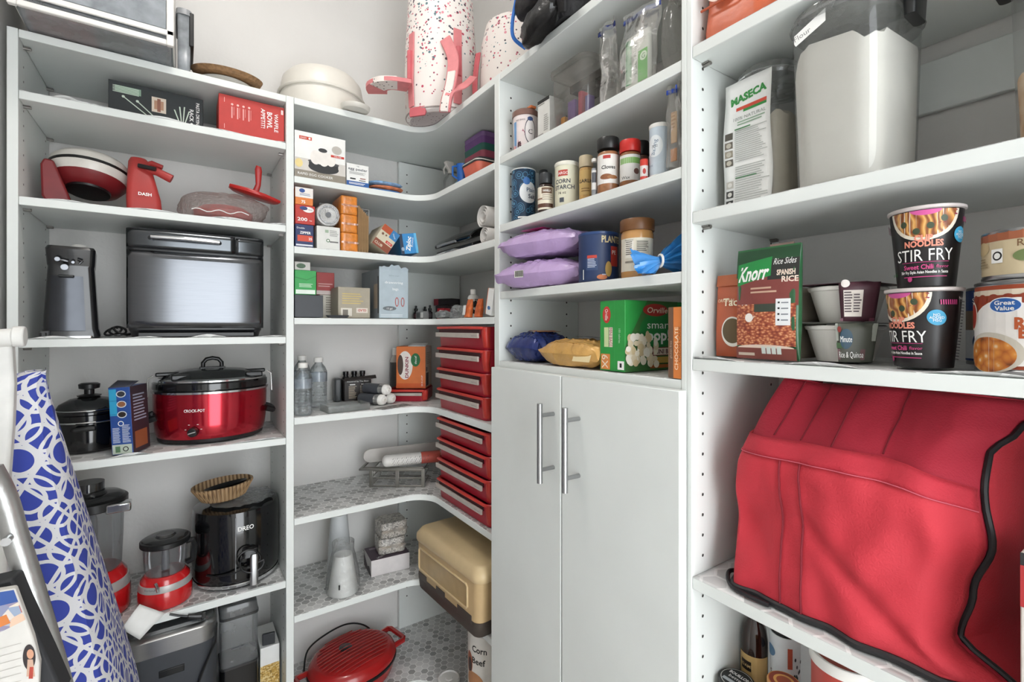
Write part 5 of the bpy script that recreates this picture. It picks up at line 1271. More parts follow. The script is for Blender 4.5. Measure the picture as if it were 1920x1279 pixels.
# tan tub with dark base
t = thing('tan_storage_box', 'tan plastic storage box with rounded lid and dark brown base', 'storage box', (.605 + .105, 1.228, zb), -math.pi / 2 + math.radians(3.5))
TANB = M('tan_plastic', '#c0a47a', .4, var=.03); TANL = M('tan_lid', '#cdb58c', .38, var=.03); BRN = M('dark_brown_base', '#453d37', .5)
w, d = .355, .215; h = .165
MB().loft([(0, w * .92, d * .94, .02), (.004, w * .94, d * .96, .022), (.040, w * .965, d * .985, .022)], 5).build('base', BRN, t)
for xx, ww in ((-w * .36, .05), (-.02, .05), (w * .30, .07)):
    MB().box(xx - ww / 2, xx + ww / 2, -d * .4945, -d * .485, .030, .052).build('base_tooth', BRN, t, bevel=.002)
MB().loft([(.040, w * .955, d * .975, .022), (h - .02, w * .975, d * .985, .024)], 5).build('body', TANB, t)
b = MB(); zA, zB = .062, h - .040; xa_, xb_ = -w * .40, w * .33; fy = -d * .4935
b.tube([(xa_, fy, zA), (xb_, fy, zA), (xb_ + .006, fy, zA + .006), (xb_ + .006, fy, zB - .006), (xb_, fy, zB), (xa_, fy, zB), (xa_ - .006, fy, zB - .006), (xa_ - .006, fy, zA + .006)], .0032, 6, closed=True); b.build('window_frame', TANL, t)
MB().box(xa_, xb_, fy + .0002, fy + .002, zA, zB).build('front_window', M('tan_window', '#b0966c', .25), t)
MB().loft([(h - .022, w * 1.0, d * 1.01, .028), (h - .016, w * 1.02, d * 1.03, .03), (h - .002, w * 1.015, d * 1.025, .03), (h + .014, w * .96, d * .93, .03), (h + .017, w * .92, d * .88, .03)], 6).build('lid', TANL, t)

# ------------------------------------------------------------------ corner bay: bottom, red griddle and beef can
zb = CB['deck'] + .0003
GR = M('griddle_red', '#a81c1d', .25, coat=.4, var=.05)
gp = on_z(672, 1262, H - 1.0)
t = thing('electric_grill', 'round red lidded electric grill with side handles', 'grill', (gp.x + .028, gp.y + .150, zb), math.radians(14))
ra, rb2 = .138, .118
def ov(prof, seg=52): return MB().lathe(prof, seg, sx=ra, sy=rb2)
ov([(.80, 0), (.92, .010), (.97, .030), (.98, .042)]).build('pan', GR, t)
ov([(1.0, .043), (1.02, .046), (1.02, .052), (.99, .055)]).build('gasket', BLACK, t)
ov([(1.0, .055), (1.01, .060), (.96, .074), (.88, .082), (.86, .083), (.7, .087), (.4, .091), (.01, .092)]).build('lid', GR, t)
for k in range(13):
    y_ = -.085 + .0145 * k; xm = ra * .80 * math.sqrt(max(.05, 1 - (y_ / (rb2 * .84)) ** 2))
    pts = [(xm * q_, y_, .0795 + .0125 * (1 - ((xm * q_ / ra) ** 2 + (y_ / rb2) ** 2)) + .0030) for q_ in (-1, -.6, -.2, .2, .6, 1)]
    MB().tube(pts, .0016, 5).build('lid_rib', GR, t)
MB().lathe([(.020, .0918), (.020, .094), (.018, .095)], 28, cx=-.015, cy=.02).build('badge', BLACK, t)
P = Print(lambda u, v, o: (-.015 + u, .02 + v, .095 + o)); P.text('bella', 0, 0, .005, K('#9aa0a3')); P.done(t)
for sx in (-1, 1):
    MB().tube([(sx * ra * .90, .045, .058), (sx * (ra + .022), .045, .060), (sx * (ra + .030), .035, .060), (sx * (ra + .030), -.035, .060), (sx * (ra + .022), -.045, .060), (sx * ra * .90, -.045, .058)], .0085, 6).build('handle', GR, t)
MB().tube(smooth_path([(-ra * .95, .06, .05), (-ra * .7, rb2 * .90, .085), (-ra * .2, rb2 * 1.02, .098), (ra * .35, rb2 * 1.0, .098), (ra * .75, rb2 * .8, .075), (ra * .95, rb2 * .45, .03)], 6), .0028, 7).build('cord', BLACK, t)
p, rz, w, h = place(2, 877, 958, 1190, .058, 0, zb)
t = thing('food_canister', 'tall white printed food canister below the tan storage box', 'canister', p, -math.pi / 2)
r_ = w / 2; hh = .285
MB().lathe([(r_ * .98, 0), (r_, .002), (r_, hh - .008), (r_ * .98, hh - .006)], 36).build('canister', K('#d9d4cc'), t)
MB().lathe([(r_ * .99, hh - .007), (r_ * 1.01, hh - .006), (r_ * 1.01, hh - .001), (r_ * .96, hh)], 36).build('lid', M('canister_lid_grey', '#c9c6c0', .4), t)
P = Print(round_face(r_, 34), True); P.text('Corn', -.004, hh * .86, .017, INK, .046, 0, .02); P.text('Beef', -.006, hh * .75, .017, INK, .042, 0, .02); P.ell(-.040, hh * .70, .014, .030, K('#9c5a40')); P.ell(-.038, hh * .68, .009, .02, K('#3c2a2a')); P.ell(-.020, hh * .55, .03, .024, K('#b5815a')); P.done(t)
t = thing('white_cup', 'small white round lid lying on the bottom corner shelf', 'lid', (on_z(842, 1268, zb + .02).x, on_z(842, 1268, zb + .02).y, zb), 0)
MB().lathe([(.03, 0), (.033, .003), (.034, .015), (.03, .018), (.028, .014), (.012, .013), (.01, .016)], 30).build('lid_shell', WPLAS, t)
# ------------------------------------------------------------------ top of the corner: speckled pink and white backpacks, black lunch bag
def speckle_mat():
    m = bpy.data.materials.new('confetti_fabric'); m.use_nodes = True; MATS['confetti_fabric'] = m
    nt = m.node_tree; N = nt.nodes; L = nt.links; p = N['Principled BSDF']; p.inputs['Roughness'].default_value = .6
    tc = N.new('ShaderNodeTexCoord'); prev = None
    col = lin('#e6dfda')
    def layer(scale, thr, lo, hi, seed, by_height, prevout):
        mp = N.new('ShaderNodeMapping'); mp.inputs['Location'].default_value = (seed, seed * 1.7, seed * .3); L.new(tc.outputs['Object'], mp.inputs['Vector'])
        v = N.new('ShaderNodeTexVoronoi'); v.inputs['Scale'].default_value = scale; L.new(mp.outputs[0], v.inputs['Vector'])
        a = N.new('ShaderNodeMath'); a.operation = 'LESS_THAN'; L.new(v.outputs['Distance'], a.inputs[0]); a.inputs[1].default_value = thr
        s = N.new('ShaderNodeSeparateColor'); L.new(v.outputs['Color'], s.inputs[0])
        c = N.new('ShaderNodeValToRGB'); e = c.color_ramp.elements; c.color_ramp.interpolation = 'CONSTANT'
        while len(e) < 5: e.new(.5)
        for k, (q, cc) in enumerate(((0, '#b8485f'), (.25, '#4a3d49'), (.5, '#d68a97'), (.7, '#9a4a5c'), (.85, '#56747c'))): e[k].position = q; e[k].color = lin(cc)
        L.new(s.outputs[0], c.inputs[0])
        keep = N.new('ShaderNodeMath'); keep.operation = 'GREATER_THAN'; L.new(s.outputs[1], keep.inputs[0])
        if by_height:
            sp = N.new('ShaderNodeSeparateXYZ'); L.new(tc.outputs['Object'], sp.inputs[0])
            mr = N.new('ShaderNodeMapRange'); mr.inputs['From Min'].default_value = .10; mr.inputs['From Max'].default_value = .30; mr.inputs['To Min'].default_value = lo; mr.inputs['To Max'].default_value = hi
            L.new(sp.outputs[2], mr.inputs['Value']); L.new(mr.outputs[0], keep.inputs[1])
        else: keep.inputs[1].default_value = lo
        mu = N.new('ShaderNodeMath'); mu.operation = 'MULTIPLY'; L.new(a.outputs[0], mu.inputs[0]); L.new(keep.outputs[0], mu.inputs[1])
        mx = N.new('ShaderNodeMix'); mx.data_type = 'RGBA'; L.new(mu.outputs[0], mx.inputs[0])
        if prevout is None: mx.inputs[6].default_value = col
        else: L.new(prevout, mx.inputs[6])
        L.new(c.outputs[0], mx.inputs[7]); return mx.outputs[2]
    o = layer(75, .30, .9, .05, 0.0, True, None); o = layer(110, .30, .85, .3, 3.3, True, o)
    L.new(o, p.inputs['Base Color'])
    return m
CONF = speckle_mat()
PINK = M('pink_webbing', '#d37f82', .6, var=.08)
PINKD = M('pink_fold', '#c35f66', .6, var=.08)
SPECK = ramp_mat('speckled_strap', 'voronoi', 70, [(0, '#3a3138'), (.16, '#3a3138'), (.18, '#e2d9d3'), (1, '#e2d9d3')], .6, interp='CONSTANT')
def strap(pts, wd, th, parent, name, mat, up=(0, 0, 1)):
    """flat band along a path"""
    P_ = [Vector(p) for p in pts]; R_ = []
    for i, p_ in enumerate(P_):
        d = (P_[min(i + 1, len(P_) - 1)] - P_[max(i - 1, 0)]).normalized(); s_ = d.cross(Vector(up))
        if s_.length < .1: s_ = d.cross(Vector((0, 1, 0)))
        s_.normalize(); n_ = s_.cross(d)
        R_.append([tuple(p_ + s_ * a * wd / 2 + n_ * b_ * th / 2) for a, b_ in ((-1, -1), (1, -1), (1, 1), (-1, 1))])
    return MB().rings(R_).build(name, mat, parent, bevel=th * .3)
# first pack: its round base juts out over the shelf curve; base centre found from the picture at a set height
zb = TOPZ + .003
B0 = on_z(812, 214, zb + .012)
t = thing('backpack', 'white confetti patterned cooler backpack with pink straps jutting over the corner shelf', 'backpack', (B0.x + .034, B0.y + .020, zb), math.radians(-52), None, (math.radians(0), 0))
rA, rB = .108, .092
lv = []
for (z_, k) in ((0, .90), (.004, .97), (.012, 1.0), (.07, 1.03), (.14, 1.04), (.22, 1.02), (.30, .98), (.38, .95), (.42, .80), (.435, .5)):
    ring = []
    for j in range(40):
        a = 2 * math.pi * j / 40; e = 1 + .03 * nz(math.cos(a) * 2, math.sin(a) * 2, z_ * 12)
        ring.append((rA * k * e * math.cos(a), rB * k * e * math.sin(a) + .10 * max(0, z_ - .02) ** 1.0 * .0, z_))
    lv.append(ring)
MB().rings(lv).build('body', CONF, t)
MB().tube([(rA * 1.0 * math.cos(a), rB * 1.0 * math.sin(a), .010) for a in [math.radians(q) for q in range(0, 360, 9)]], .0022, 6, closed=True).build('base_piping', M('grey_piping', '#a59a96', .6), t)
MB().lathe([(rA * .88, -.0012), (rA * .88, .0)], 36, sx=1, sy=rB / rA).build('base_panel', ramp_mat('speckled_base', 'voronoi', 95, [(0, '#5c4a52'), (.15, '#5c4a52'), (.17, '#b9adab'), (1, '#b9adab')], .6, interp='CONSTANT'), t)
MB().lathe([(.014, -.0022), (.014, -.001)], 18, cx=.035, cy=.03).build('base_patch', PINKD, t)
# side webbing, grab handle to the left, long padded shoulder strap to the right
for a0 in (-118, -40):
    a = math.radians(a0); c_, s_ = math.cos(a), math.sin(a)
    strap(smooth_path([(rA * 1.04 * c_, rB * 1.04 * s_, .02), (rA * 1.07 * c_, rB * 1.07 * s_, .09), (rA * 1.05 * c_, rB * 1.05 * s_, .16), (rA * 1.04 * c_, rB * 1.04 * s_, .24)]), .026, .004, t, 'webbing', PINK, (c_, s_, 0.01))
    c = MB(); R0_ = [(rA * 1.1 * c_ + .012 * nz(k, 1, 2), rB * 1.1 * s_ + .012 * nz(2, k, 5), .10 + .012 * k) for k in range(8)]
    c.tube(smooth_path(R0_, 3), .0085, 7); c.build('strap_bundle', PINKD, t)
hp = smooth_path([(-rA * .55, -rB * .92, .085), (-rA * 1.0, -rB * 1.30, .083), (-rA * 1.45, -rB * 1.2, .085), (-rA * 1.6, -rB * .85, .085)], 5)
strap(hp, .058, .012, t, 'grab_handle', PINK, (0, 0, 1))
hp2 = smooth_path([(-rA * .80, -rB * 1.19, .085), (-rA * 1.10, -rB * 1.37, .083), (-rA * 1.38, -rB * 1.28, .085)], 5)
strap(hp2, .050, .016, t, 'handle_pad', SPECK)
sp_ = smooth_path([(rA * .55, -rB * .98, .20), (rA * .85, -rB * 1.15, .13), (rA * .90, -rB * 1.42, .05), (rA * .84, -rB * 1.60, -.010), (rA * .80, -rB * 1.62, -.042)], 5)
strap(sp_, .034, .008, t, 'shoulder_strap', PINK, (0, -1, .2))
strap([q + Vector((0, -.005, 0)) for q in sp_[8:]], .024, .006, t, 'strap_pad', SPECK, (0, -1, .2))
strap(smooth_path([(rA * .86, -rB * 1.66, -.034), (rA * .95, -rB * 1.60, .012), (rA * 1.2, -rB * 1.2, .045), (rA * 1.35, -rB * .9, .08)]), .024, .004, t, 'webbing', PINK, (0, -1, .2))
ft = MB(); ft.loft([(-.012, .050, .006, .0025, -.030, -.090), (-.002, .056, .008, .003, -.030, -.088), (.014, .050, .006, .0025, -.030, -.090)], 4); ft.build('base_tab', PINKD, t)
# second pack behind, to the right
q = on_y(925, CY, 1.33)
t = thing('backpack', 'second white confetti patterned bag behind the black lunch bag', 'backpack', (.815, 1.185, zb), math.radians(-70))
lv = []
for (z_, k) in ((0, .92), (.006, 1.0), (.08, 1.03), (.15, .98), (.19, .85), (.205, .55)):
    lv.append([(.098 * k * (1 + .04 * nz(math.cos(a) * 2, math.sin(a) * 2, z_ * 9)) * math.cos(a), .092 * k * math.sin(a), z_ * 1.35) for a in [2 * math.pi * j / 36 for j in range(36)]])
MB().rings(lv).build('body', CONF, t)
MB().tube(smooth_path([(-.090, -.02, .245), (-.03, -.03, .278), (.03, -.02, .273), (.090, 0, .23)]), .0035, 7).build('piping', PINK, t)
strap(smooth_path([(-.070, -.085, .0), (-.076, -.086, .08), (-.068, -.08, .17)]), .018, .005, t, 'webbing', PINKD, (0, -1, 0))

q = on_x(1018, 60, X2 - .02)
t = thing('lunch_bag', 'black fabric lunch bag with blue trim hanging over the shelf top', 'bag', (X2 + .055, q.y + .0, zb), -math.pi / 2)
BF = M('black_fabric', '#1b1a1c', .65, var=.2, bump=.4, bscale=160); BLU = M('blue_piping', '#2a6fc4', .45)
def soft_box(w, d, h, seed, amp=.05, r=.03, nlev=12, lean=0.0):
    R_ = []
    for k in range(nlev + 1):
        v = k / nlev; e = 1 - .18 * abs(2 * v - 1) ** 4
        pts = rr(w * e, d * e, r, 6); ring = []
        for (x, y) in pts:
            f_ = 1 + amp * nz(x * 18 + seed, y * 18, v * 3) + amp * .5 * nz(x * 50, y * 50 + seed, v * 8)
            ring.append((x * f_, y * f_ + lean * v, h * v))
        R_.append(ring)
    return MB().rings(R_)
b = soft_box(.17, .15, .16, 2.0, .10); b.build('body', BF, t)
lf = [(-.085, -.07, .005), (-.088, -.088, .03), (-.06, -.10, .07), (-.02, -.103, .085)]
MB().tube(smooth_path([(-.080, -.062, -.002), (-.093, -.086, .02), (-.088, -.093, .05), (-.07, -.095, .09)]), .0042, 8).build('blue_trim', BLU, t)
strap(smooth_path([(.02, -.075, .06), (.06, -.11, .055), (.085, -.10, .02), (.075, -.085, -.012)]), .030, .006, t, 'carry_strap', BF, (0, -1, .3))
b = lump(.12, .05, .055, 30, 12, .22, 6.0, 2.4, .05).xf(Matrix.Translation((.012, -.088, -.022)) @ Matrix.Rotation(math.radians(-14), 4, 'Y')); b.build('front_pocket', M('black_vinyl', '#141415', .28, var=.2, bump=.5, bscale=60), t)
b = lump(.11, .06, .06, 26, 10, .2, 11.0, 2.4, .05).xf(Matrix.Translation((-.03, -.075, .045))); b.build('flap', BF, t)
MB().tube(smooth_path([(-.07, -.11, .085), (-.02, -.122, .075), (.03, -.118, .082), (.07, -.10, .10)]), .0022, 6).build('blue_trim', BLU, t)

# ------------------------------------------------------------------ middle bay, top shelf
zb = MBAY['s1'] + .0003
RZ2 = -math.pi / 2
def rnd_thing(name, label, cat, pl, pr, off, zb, pt, grp=None, rz=RZ2):
    p, _, w, h = place(2, pl, pr, pt, off, 0, zb)
    return thing(name, label, cat, p, rz, grp), w / 2, h
t, r, h = rnd_thing('spread_tub', 'white and pink tub with brown lid at the panel corner', 'tub', 961, 1010, .045, zb, 212)
MB().lathe([(r * .88, 0), (r * .9, .002), (r * .97, h * .86)], 32).build('tub', K('#e2d6d4'), t)
MB().lathe([(r, h * .84), (r * 1.03, h * .85), (r * 1.03, h * .96), (r * .9, h), (.003, h)], 32).build('lid', M('lid_brown', '#7a5a50', .35), t)
MB().box(-.004, r * 1.02, -.008, .008, h * 1.0, h * 1.0 + .006).build('lid_tab', K('#c9713f'), t, bevel=.001)
rf = lambda v: r * (.9 + .07 * v / (h * .86))
P = Print(round_face(rf, 38), True); P.rect(-.026, 0, -.016, h * .7, K('#6f9cc9')); P.rect(-.03, 0, -.018, h * .14, K('#e0a0a0')); P.poly([(-.012, h * .22), (.002, h * .5), (.008, h * .40), (-.004, h * .12)], K('#b06d7c')); P.poly([(-.013, h * .08), (-.002, h * .10), (-.004, h * .22), (-.012, h * .2)], K('#4a3338')); P.ell(.020, h * .45, .014, h * .30, K('#3b3f4a')); P.ell(.020, h * .45, .0125, h * .27, K('#e6e0de')); P.text('C', .020, h * .44, .012, INK); P.text('NO BAKE', -.004, h * .72, .004, K('#554a4c')); P.rect(-.012, h * .02, .03, h * .05, K('#6a5a60')); P.ell(.020, h * .74, .007, .005, K('#334a78')); P.done(t)
p, rz, w, h = place(2, 1008, 1030, 185, .028, .04, zb)
t = carton('small_carton', 'narrow white carton with black top between tub and clear bin', 'box', p, rz, w, .04, h, K('#d8d7d2'))
P = Print(face(w, .04, h)); P.rect(0, h - .008, w, h, INK); P.rect(.002, h - .012, w * .6, h - .010, K('#77776f')); P.rect(.003, .004, w * .5, .018, K('#9d9c98')); P.lines(w * .55, w * .95, h * .6, h * .2, 8, K('#a5a49f')); P.done(t)
p, rz, w, h = place(2, 1031, 1098, 128, .014, .12, zb)
h = .132
t = thing('storage_canister', 'clear square canister holding purple and red packets', 'canister', (p.x, p.y, zb), rz)
BINC = clear('canister_plastic', '#f6f6f5', .16, .14, .05, bodycol='#dcd7d0')
MB().loft([(0, w * .92, .11, .014), (.004, w * .95, .114, .016), (h - .012, w, .12, .018)], 5, True, False).build('bin', BINC, t)
MB().loft([(h - .013, w * 1.08, .13, .022), (h - .009, w * 1.10, .132, .024), (h - .004, w * 1.08, .13, .022), (h, w * .95, .116, .018)], 5).build('lid', clear('canister_lid', '#f2f2f0', .2, .2, bodycol='#dcd8d2', trans=.6), t)
MB().box(-w * .5, w * .5, -.002, .061, h - .030, h - .014).build('seal', clear('dark_seal', '#6b6662', .2, .6, bodycol='#56514d'), t)
t2 = thing('tea_packets', 'purple, red and orange packets inside the clear canister', 'packets', (p.x, p.y, zb + .006), rz)
for k, (xx, ww, hh, c) in enumerate(((-.022, .012, .022, '#c98a2e'), (-.004, .022, .050, '#6b4a8c'), (.014, .010, .062, '#a83248'), (.028, .012, .048, '#5a4488'))):
    MB().box(xx * w / .09 - ww / 2, xx * w / .09 + ww / 2, -.048 + .004 * k, -.02, 0, hh).build('packet', K(c), t2, bevel=.001)
MB().box(-.03, .03, -.015, .045, 0, .035).build('packet', K('#6d5796'), t2, bevel=.001)
# zipper bags
ZIPB = clear('zip_bag', '#f6f6f4', .16, .22, .15, bump=.5, bscale=26, bodycol='#e3e1dc', trans=.5)
def zip_bag(label, loc, rz, w, h, dep, tilt, stripe, seed, turn_top=0.0):
    t = thing('zipper_bag', label, 'bag', loc, rz, None, tilt)
    def surf(sg):
        def fn(u, v):
            b_ = dep * (1 - v) ** .55 * (1 - abs(2 * u - 1) ** 2.5) * .5 + .0008
            wx = w * (.94 + .06 * v) * (1 + .0)
            return ((u - .5) * wx + .006 * nz(u * 3 + seed, v * 4, 1), sg * b_ + .012 * nz(u * 3, v * 3 + seed, sg * .2) * (v ** .7) + turn_top * v * v * .03, h * v + (.006 * nz(u * 4 + seed, 0, 0) if v > .9 else 0))
        return fn
    b = MB(); b.grid(surf(-1), 14, 16); b.grid(surf(1), 14, 16); b.build('bag_film', ZIPB, t)
    b = MB().grid(lambda u, v: ((u - .5) * w * 1.0, -.0025 + .012 * nz(u * 3, .9 * 3 + seed, -.2) * .93 + turn_top * .03 * .85, h * (.90 + .05 * v)), 14, 1); b.build('zip_strip', stripe, t, solid=.002)
    return t
ZB = M('zip_blue', '#3a4f9c', .35); ZB2 = M('zip_bright_blue', '#2a55c8', .35)
p, rz, w, h = place(2, 1108, 1158, 40, .045, 0, zb)
zip_bag('clear zipper bag with thin blue seal beside the clear canister', (p.x, p.y - .018, zb + .0045), RZ2, w * .88, h * .93, .045, (0, math.radians(-3)), clear('thin_seal', '#4a58a8', .2, .6, bodycol='#4a58a8'), 1.3)
p, rz, w, h = place(2, 1160, 1236, 22, .03, 0, zb)
t = zip_bag('zipper bag with dark blue seal holding a green printed pack', (p.x, p.y + .004, zb + .005), RZ2, w * 1.22, h, .055, (0, math.radians(4)), ZB, 5.1)
t2 = thing('snack_pack', 'white and green printed pack inside the zipper bag', 'pack', (p.x + .001, p.y + .002, zb + .008), RZ2)
w2, h2 = w * .80, .098
MB().loft([(0, w2 * .94, .012, .005), (.004, w2, .014, .006), (h2 - .006, w2, .010, .004), (h2, w2 * .92, .006, .002)], 4).build('pouch', K('#d5d6cf'), t2)
P = Print(face(w2, .0145, h2)); P.rect(w2 * .10, h2 * .10, w2 * .34, h2 * .92, K('#3f9a5a')); P.rect(w2 * .16, h2 * .2, w2 * .27, h2 * .82, K('#8fc79a')); P.text('VEGETABLE', w2 * .48, h2 * .5, .008, K('#5a5f55'), h2 * .7, 90); P.rect(w2 * .60, h2 * .06, w2 * .98, h2 * .62, K('#52a836')); P.ell(w2 * .82, h2 * .5, .008, .008, K('#d9ead0')); P.text('G', w2 * .82, h2 * .5, .009, K('#2e6b2e')); P.done(t2)
p, rz, w, h = place(2, 1226, 1276, 20, .03, 0, zb)
t = thing('produce_bag', 'crumpled clear bag against the right panel of the shelf', 'bag', (p.x + .03, p.y + .001, zb), RZ2)
lump(w * .80, .07, .14, 26, 14, .16, 3.7, 2.2, .02).build('bag_film', ZIPB, t)

# ------------------------------------------------------------------ middle bay, spice shelf
zb = MBAY['s2'] + .0003
t, r, h = rnd_thing('salt_canister', 'navy blue round salt canister with wave pattern', 'canister', 959, 1004, .048, zb, 322)
MB().lathe([(r * .99, 0), (r, .002), (r, h - .003), (r * .985, h)], 36).build('canister', ramp_mat('navy_waves', 'voronoi', 55, [(0, '#4f86a6'), (.08, '#1d3f5c'), (.2, '#5a8faf'), (.28, '#1b3a55'), (.45, '#4b7f9f'), (.52, '#1a3650'), (1, '#1a3650')], .45, interp='CONSTANT'), t)
MB().tube([(r * .985 * math.cos(a), r * .985 * math.sin(a), h) for a in [math.radians(q) for q in range(0, 360, 12)]], .0016, 6, closed=True).build('top_rim', PAPER, t)
P = Print(round_face(r, 62), True); P.ell(.010, h * .55, .024, h * .20, K('#e6e9ea')); P.ell(.004, h * .76, .009, h * .07, K('#3d74b8')); P.text('Plain', .016, h * .60, .010, K('#1f4a6c'), None, 0, .01); P.text('Salt', .018, h * .48, .010, K('#1f3550'), None, 0, .02); P.rect(-.018, h * .07, .02, h * .10, WINK); P.rect(-.04, 0, .04, h * .05, K('#20272e')); P.done(t)
def extract(label, pl, pr, off, pt, col):
    t, r, h = rnd_thing('extract_bottle', label, 'bottle', pl, pr, off, zb, pt)
    MB().lathe([(r * .95, 0), (r, .003), (r, h * .64), (r * .8, h * .70), (r * .55, h * .73)], 26).build('bottle', M('brown_glass', '#2b1a14', .12, coat=.5), t)
    MB().lathe([(r * .76, h * .73), (r * .78, h * .74), (r * .78, h * .97), (r * .70, h)], 26).build('cap', M('cap_charcoal', '#2c2e31', .4), t)
    P = Print(round_face(r * 1.002, 50), True); P.rect(-r * 1.3, h * .05, r * 1.3, h * .62, K(col)); P.rect(-r * .5, h * .45, r * .8, h * .60, K('#6d5340')); P.text('VANILLA', r * .15, h * .52, .0045, WINK, r * 1.0, 0, .01); P.rect(-r * 1.3, h * .10, r * 1.0, h * .20, K('#5b3a2c')); P.rect(-r * 1.3, h * .30, -r * .4, h * .34, K('#8a6a56')); P.lines(-r * .4, r * .9, h * .42, h * .26, 3, K('#a59a8c')); P.done(t); return t
extract('small dark extract bottle with cream label before the salt canister', 1008, 1039, .022, 326, '#e2d9c6')
extract('second dark extract bottle hidden behind the first', 1008, 1030, .085, 320, '#9a6a50')
t, r, h = rnd_thing('corn_starch_canister', 'cream round corn starch canister', 'canister', 1040, 1086, .038, zb, 308)
MB().lathe([(r * .97, 0), (r * .98, .002), (r * .98, h - .008)], 34).build('canister', K('#dcd9c2'), t)
MB().lathe([(r, h - .009), (r * 1.02, h - .008), (r * 1.02, h - .002), (r * .97, h), (.002, h)], 34).build('lid', M('cream_lid', '#e3e0d2', .4), t)
P = Print(round_face(r * .985, 44), True); P.rect(-.018, h * .67, .004, h * .80, K('#b5443a')); P.text('ARGO', -.006, h * .735, .006, WINK); P.text('CORN', -.008, h * .56, .009, K('#38404a'), None, 0, .02); P.text('STARCH', -.004, h * .43, .009, K('#38404a'), None, 0, .02); P.text('16 oz', -.008, h * .31, .006, INK); P.rect(-.014, h * .10, -.004, h * .20, K('#4a4f57')); P.done(t)
def spice(label, pl, pr, off, pt, capc, bodyc, labc, txt, extra=None, caph=.24):
    t, r, h = rnd_thing('spice_jar', label, 'jar', pl, pr, off, zb, pt, 'spice jars')
    MB().lathe([(r * .95, 0), (r, .003), (r, h * .70), (r * .92, h * .74)], 28).build('jar', M('spice_' + bodyc.strip('#'), bodyc, .3, var=.2, scale=120), t)
    MB().lathe([(r * 1.0, h * (1 - caph)), (r * 1.03, h * (1 - caph) + .001), (r * 1.03, h - .002), (r * .97, h)], 28).build('cap', M('cap_' + capc.strip('#'), capc, .35), t)
    if labc:
        P = Print(round_face(r * 1.004, 45), True); P.rect(-r * 1.35, h * .16, r * 1.25, h * .68, K(labc))
        if extra: extra(P, r, h)
        if txt: P.text(txt, 0, h * .45, .007, INK, None, 0, .02)
        P.done(t)
    return t
spice('square tan garlic jar with beige cap beside the corn starch', 1086, 1112, .040, 294, '#c9b99a', '#c2995c', '#c9a86a', 'GARLIC', lambda P, r, h: P.lines(-r * .7, r * .8, h * .3, h * .2, 2, K('#8a6a3a')))
spice('slim white and grey jar squeezed before the cloves jar', 1109, 1119, .014, 298, '#d5d3cd', '#8d8f93', '#d7d6d2', None, lambda P, r, h: P.rect(-r * .9, h * .35, r * .9, h * .62, K('#55575c')), .08)
def cl(P, r, h):
    P.rect(-r * .5, h * .60, r * .2, h * .66, K('#b23b36')); P.ell(-r * .2, h * .28, r * .6, h * .05, K('#8a5636')); P.ell(r * .4, h * .27, r * .5, h * .035, K('#a06a40'))
spice('tall cloves jar with black cap and white label', 1120, 1161, .030, 262, '#191919', '#9a6a48', '#e2dfda', 'Cloves', cl, .21)
def gr(P, r, h):
    P.rect(-r * 1.2, h * .50, r * 1.2, h * .62, K('#7fae5e')); P.ell(r * .6, h * .34, r * .3, h * .06, K('#6a4a42')); P.text('Wax', -r * .5, h * .22, .006, INK)
spice('red capped jar with green and white label', 1162, 1201, .042, 266, '#c42a24', '#8a5a36', '#dcdad5', None, gr, .24)
spice('black capped jar hidden behind the red capped jar', 1186, 1217, .100, 268, '#1b1a1b', '#6a4a3c', '#a0453a', None, None, .25)
spice('very small red capped jar before the pale blue canister', 1200, 1215, .014, 300, '#c8392c', '#c9443a', '#d8d0cc', None, lambda P, r, h: P.ell(0, h * .4, r * .4, h * .14, K('#b03a34')), .45)
t, r, h = rnd_thing('baking_canister', 'pale blue and white baking powder canister', 'canister', 1217, 1256, .034, zb, 236)
MB().lathe([(r * .98, 0), (r * .98, h - .006)], 32).build('canister', K('#c3cfd9'), t)
MB().lathe([(r, h - .007), (r * 1.02, h - .006), (r * 1.02, h - .001), (r * .97, h)], 32).build('lid', WPLAS, t)
P = Print(round_face(r * .985, 24), True); P.ell(-.004, h * .58, .014, h * .2, K('#e4e9ec')); P.text('Baking', -.005, h * .56, .007, K('#4f6c88'), h * .28, 80); P.text('2012', -.004, h * .58, .004, INK); P.text('8 oz', -.012, h * .24, .004, K('#4f6c88')); P.rect(-.03, h * .03, .03, h * .06, WINK); P.done(t)
p, rz, w, h = place(2, 1246, 1277, 148, .012, 0, zb)
t = zip_bag('zipper bag with bright blue seal and orange contents by right panel', (p.x + .006, p.y + .0025, zb + .004), RZ2, w * .94, h * .93, .03, (0, 0), ZB2, 8.0)
t2 = thing('spice_packet', 'orange and tan packets inside the bright blue sealed bag', 'packet', (p.x + .0045, p.y + .002, zb + .008), RZ2)
MB().box(-w * .22, w * .24, -.0005, .002, h * .06, h * .2).build('packet', K('#d08a4a'), t2, bevel=.001)
MB().box(-w * .20, w * .24, -.0005, .002, h * .26, h * .60).build('packet', K('#d8b286'), t2, bevel=.001)
P = Print(lambda u, v, o: (u, -.0005 - o, v)); P.lines(-w * .15, w * .2, h * .6, h * .4, 5, K('#b98a58')); P.done(t2)

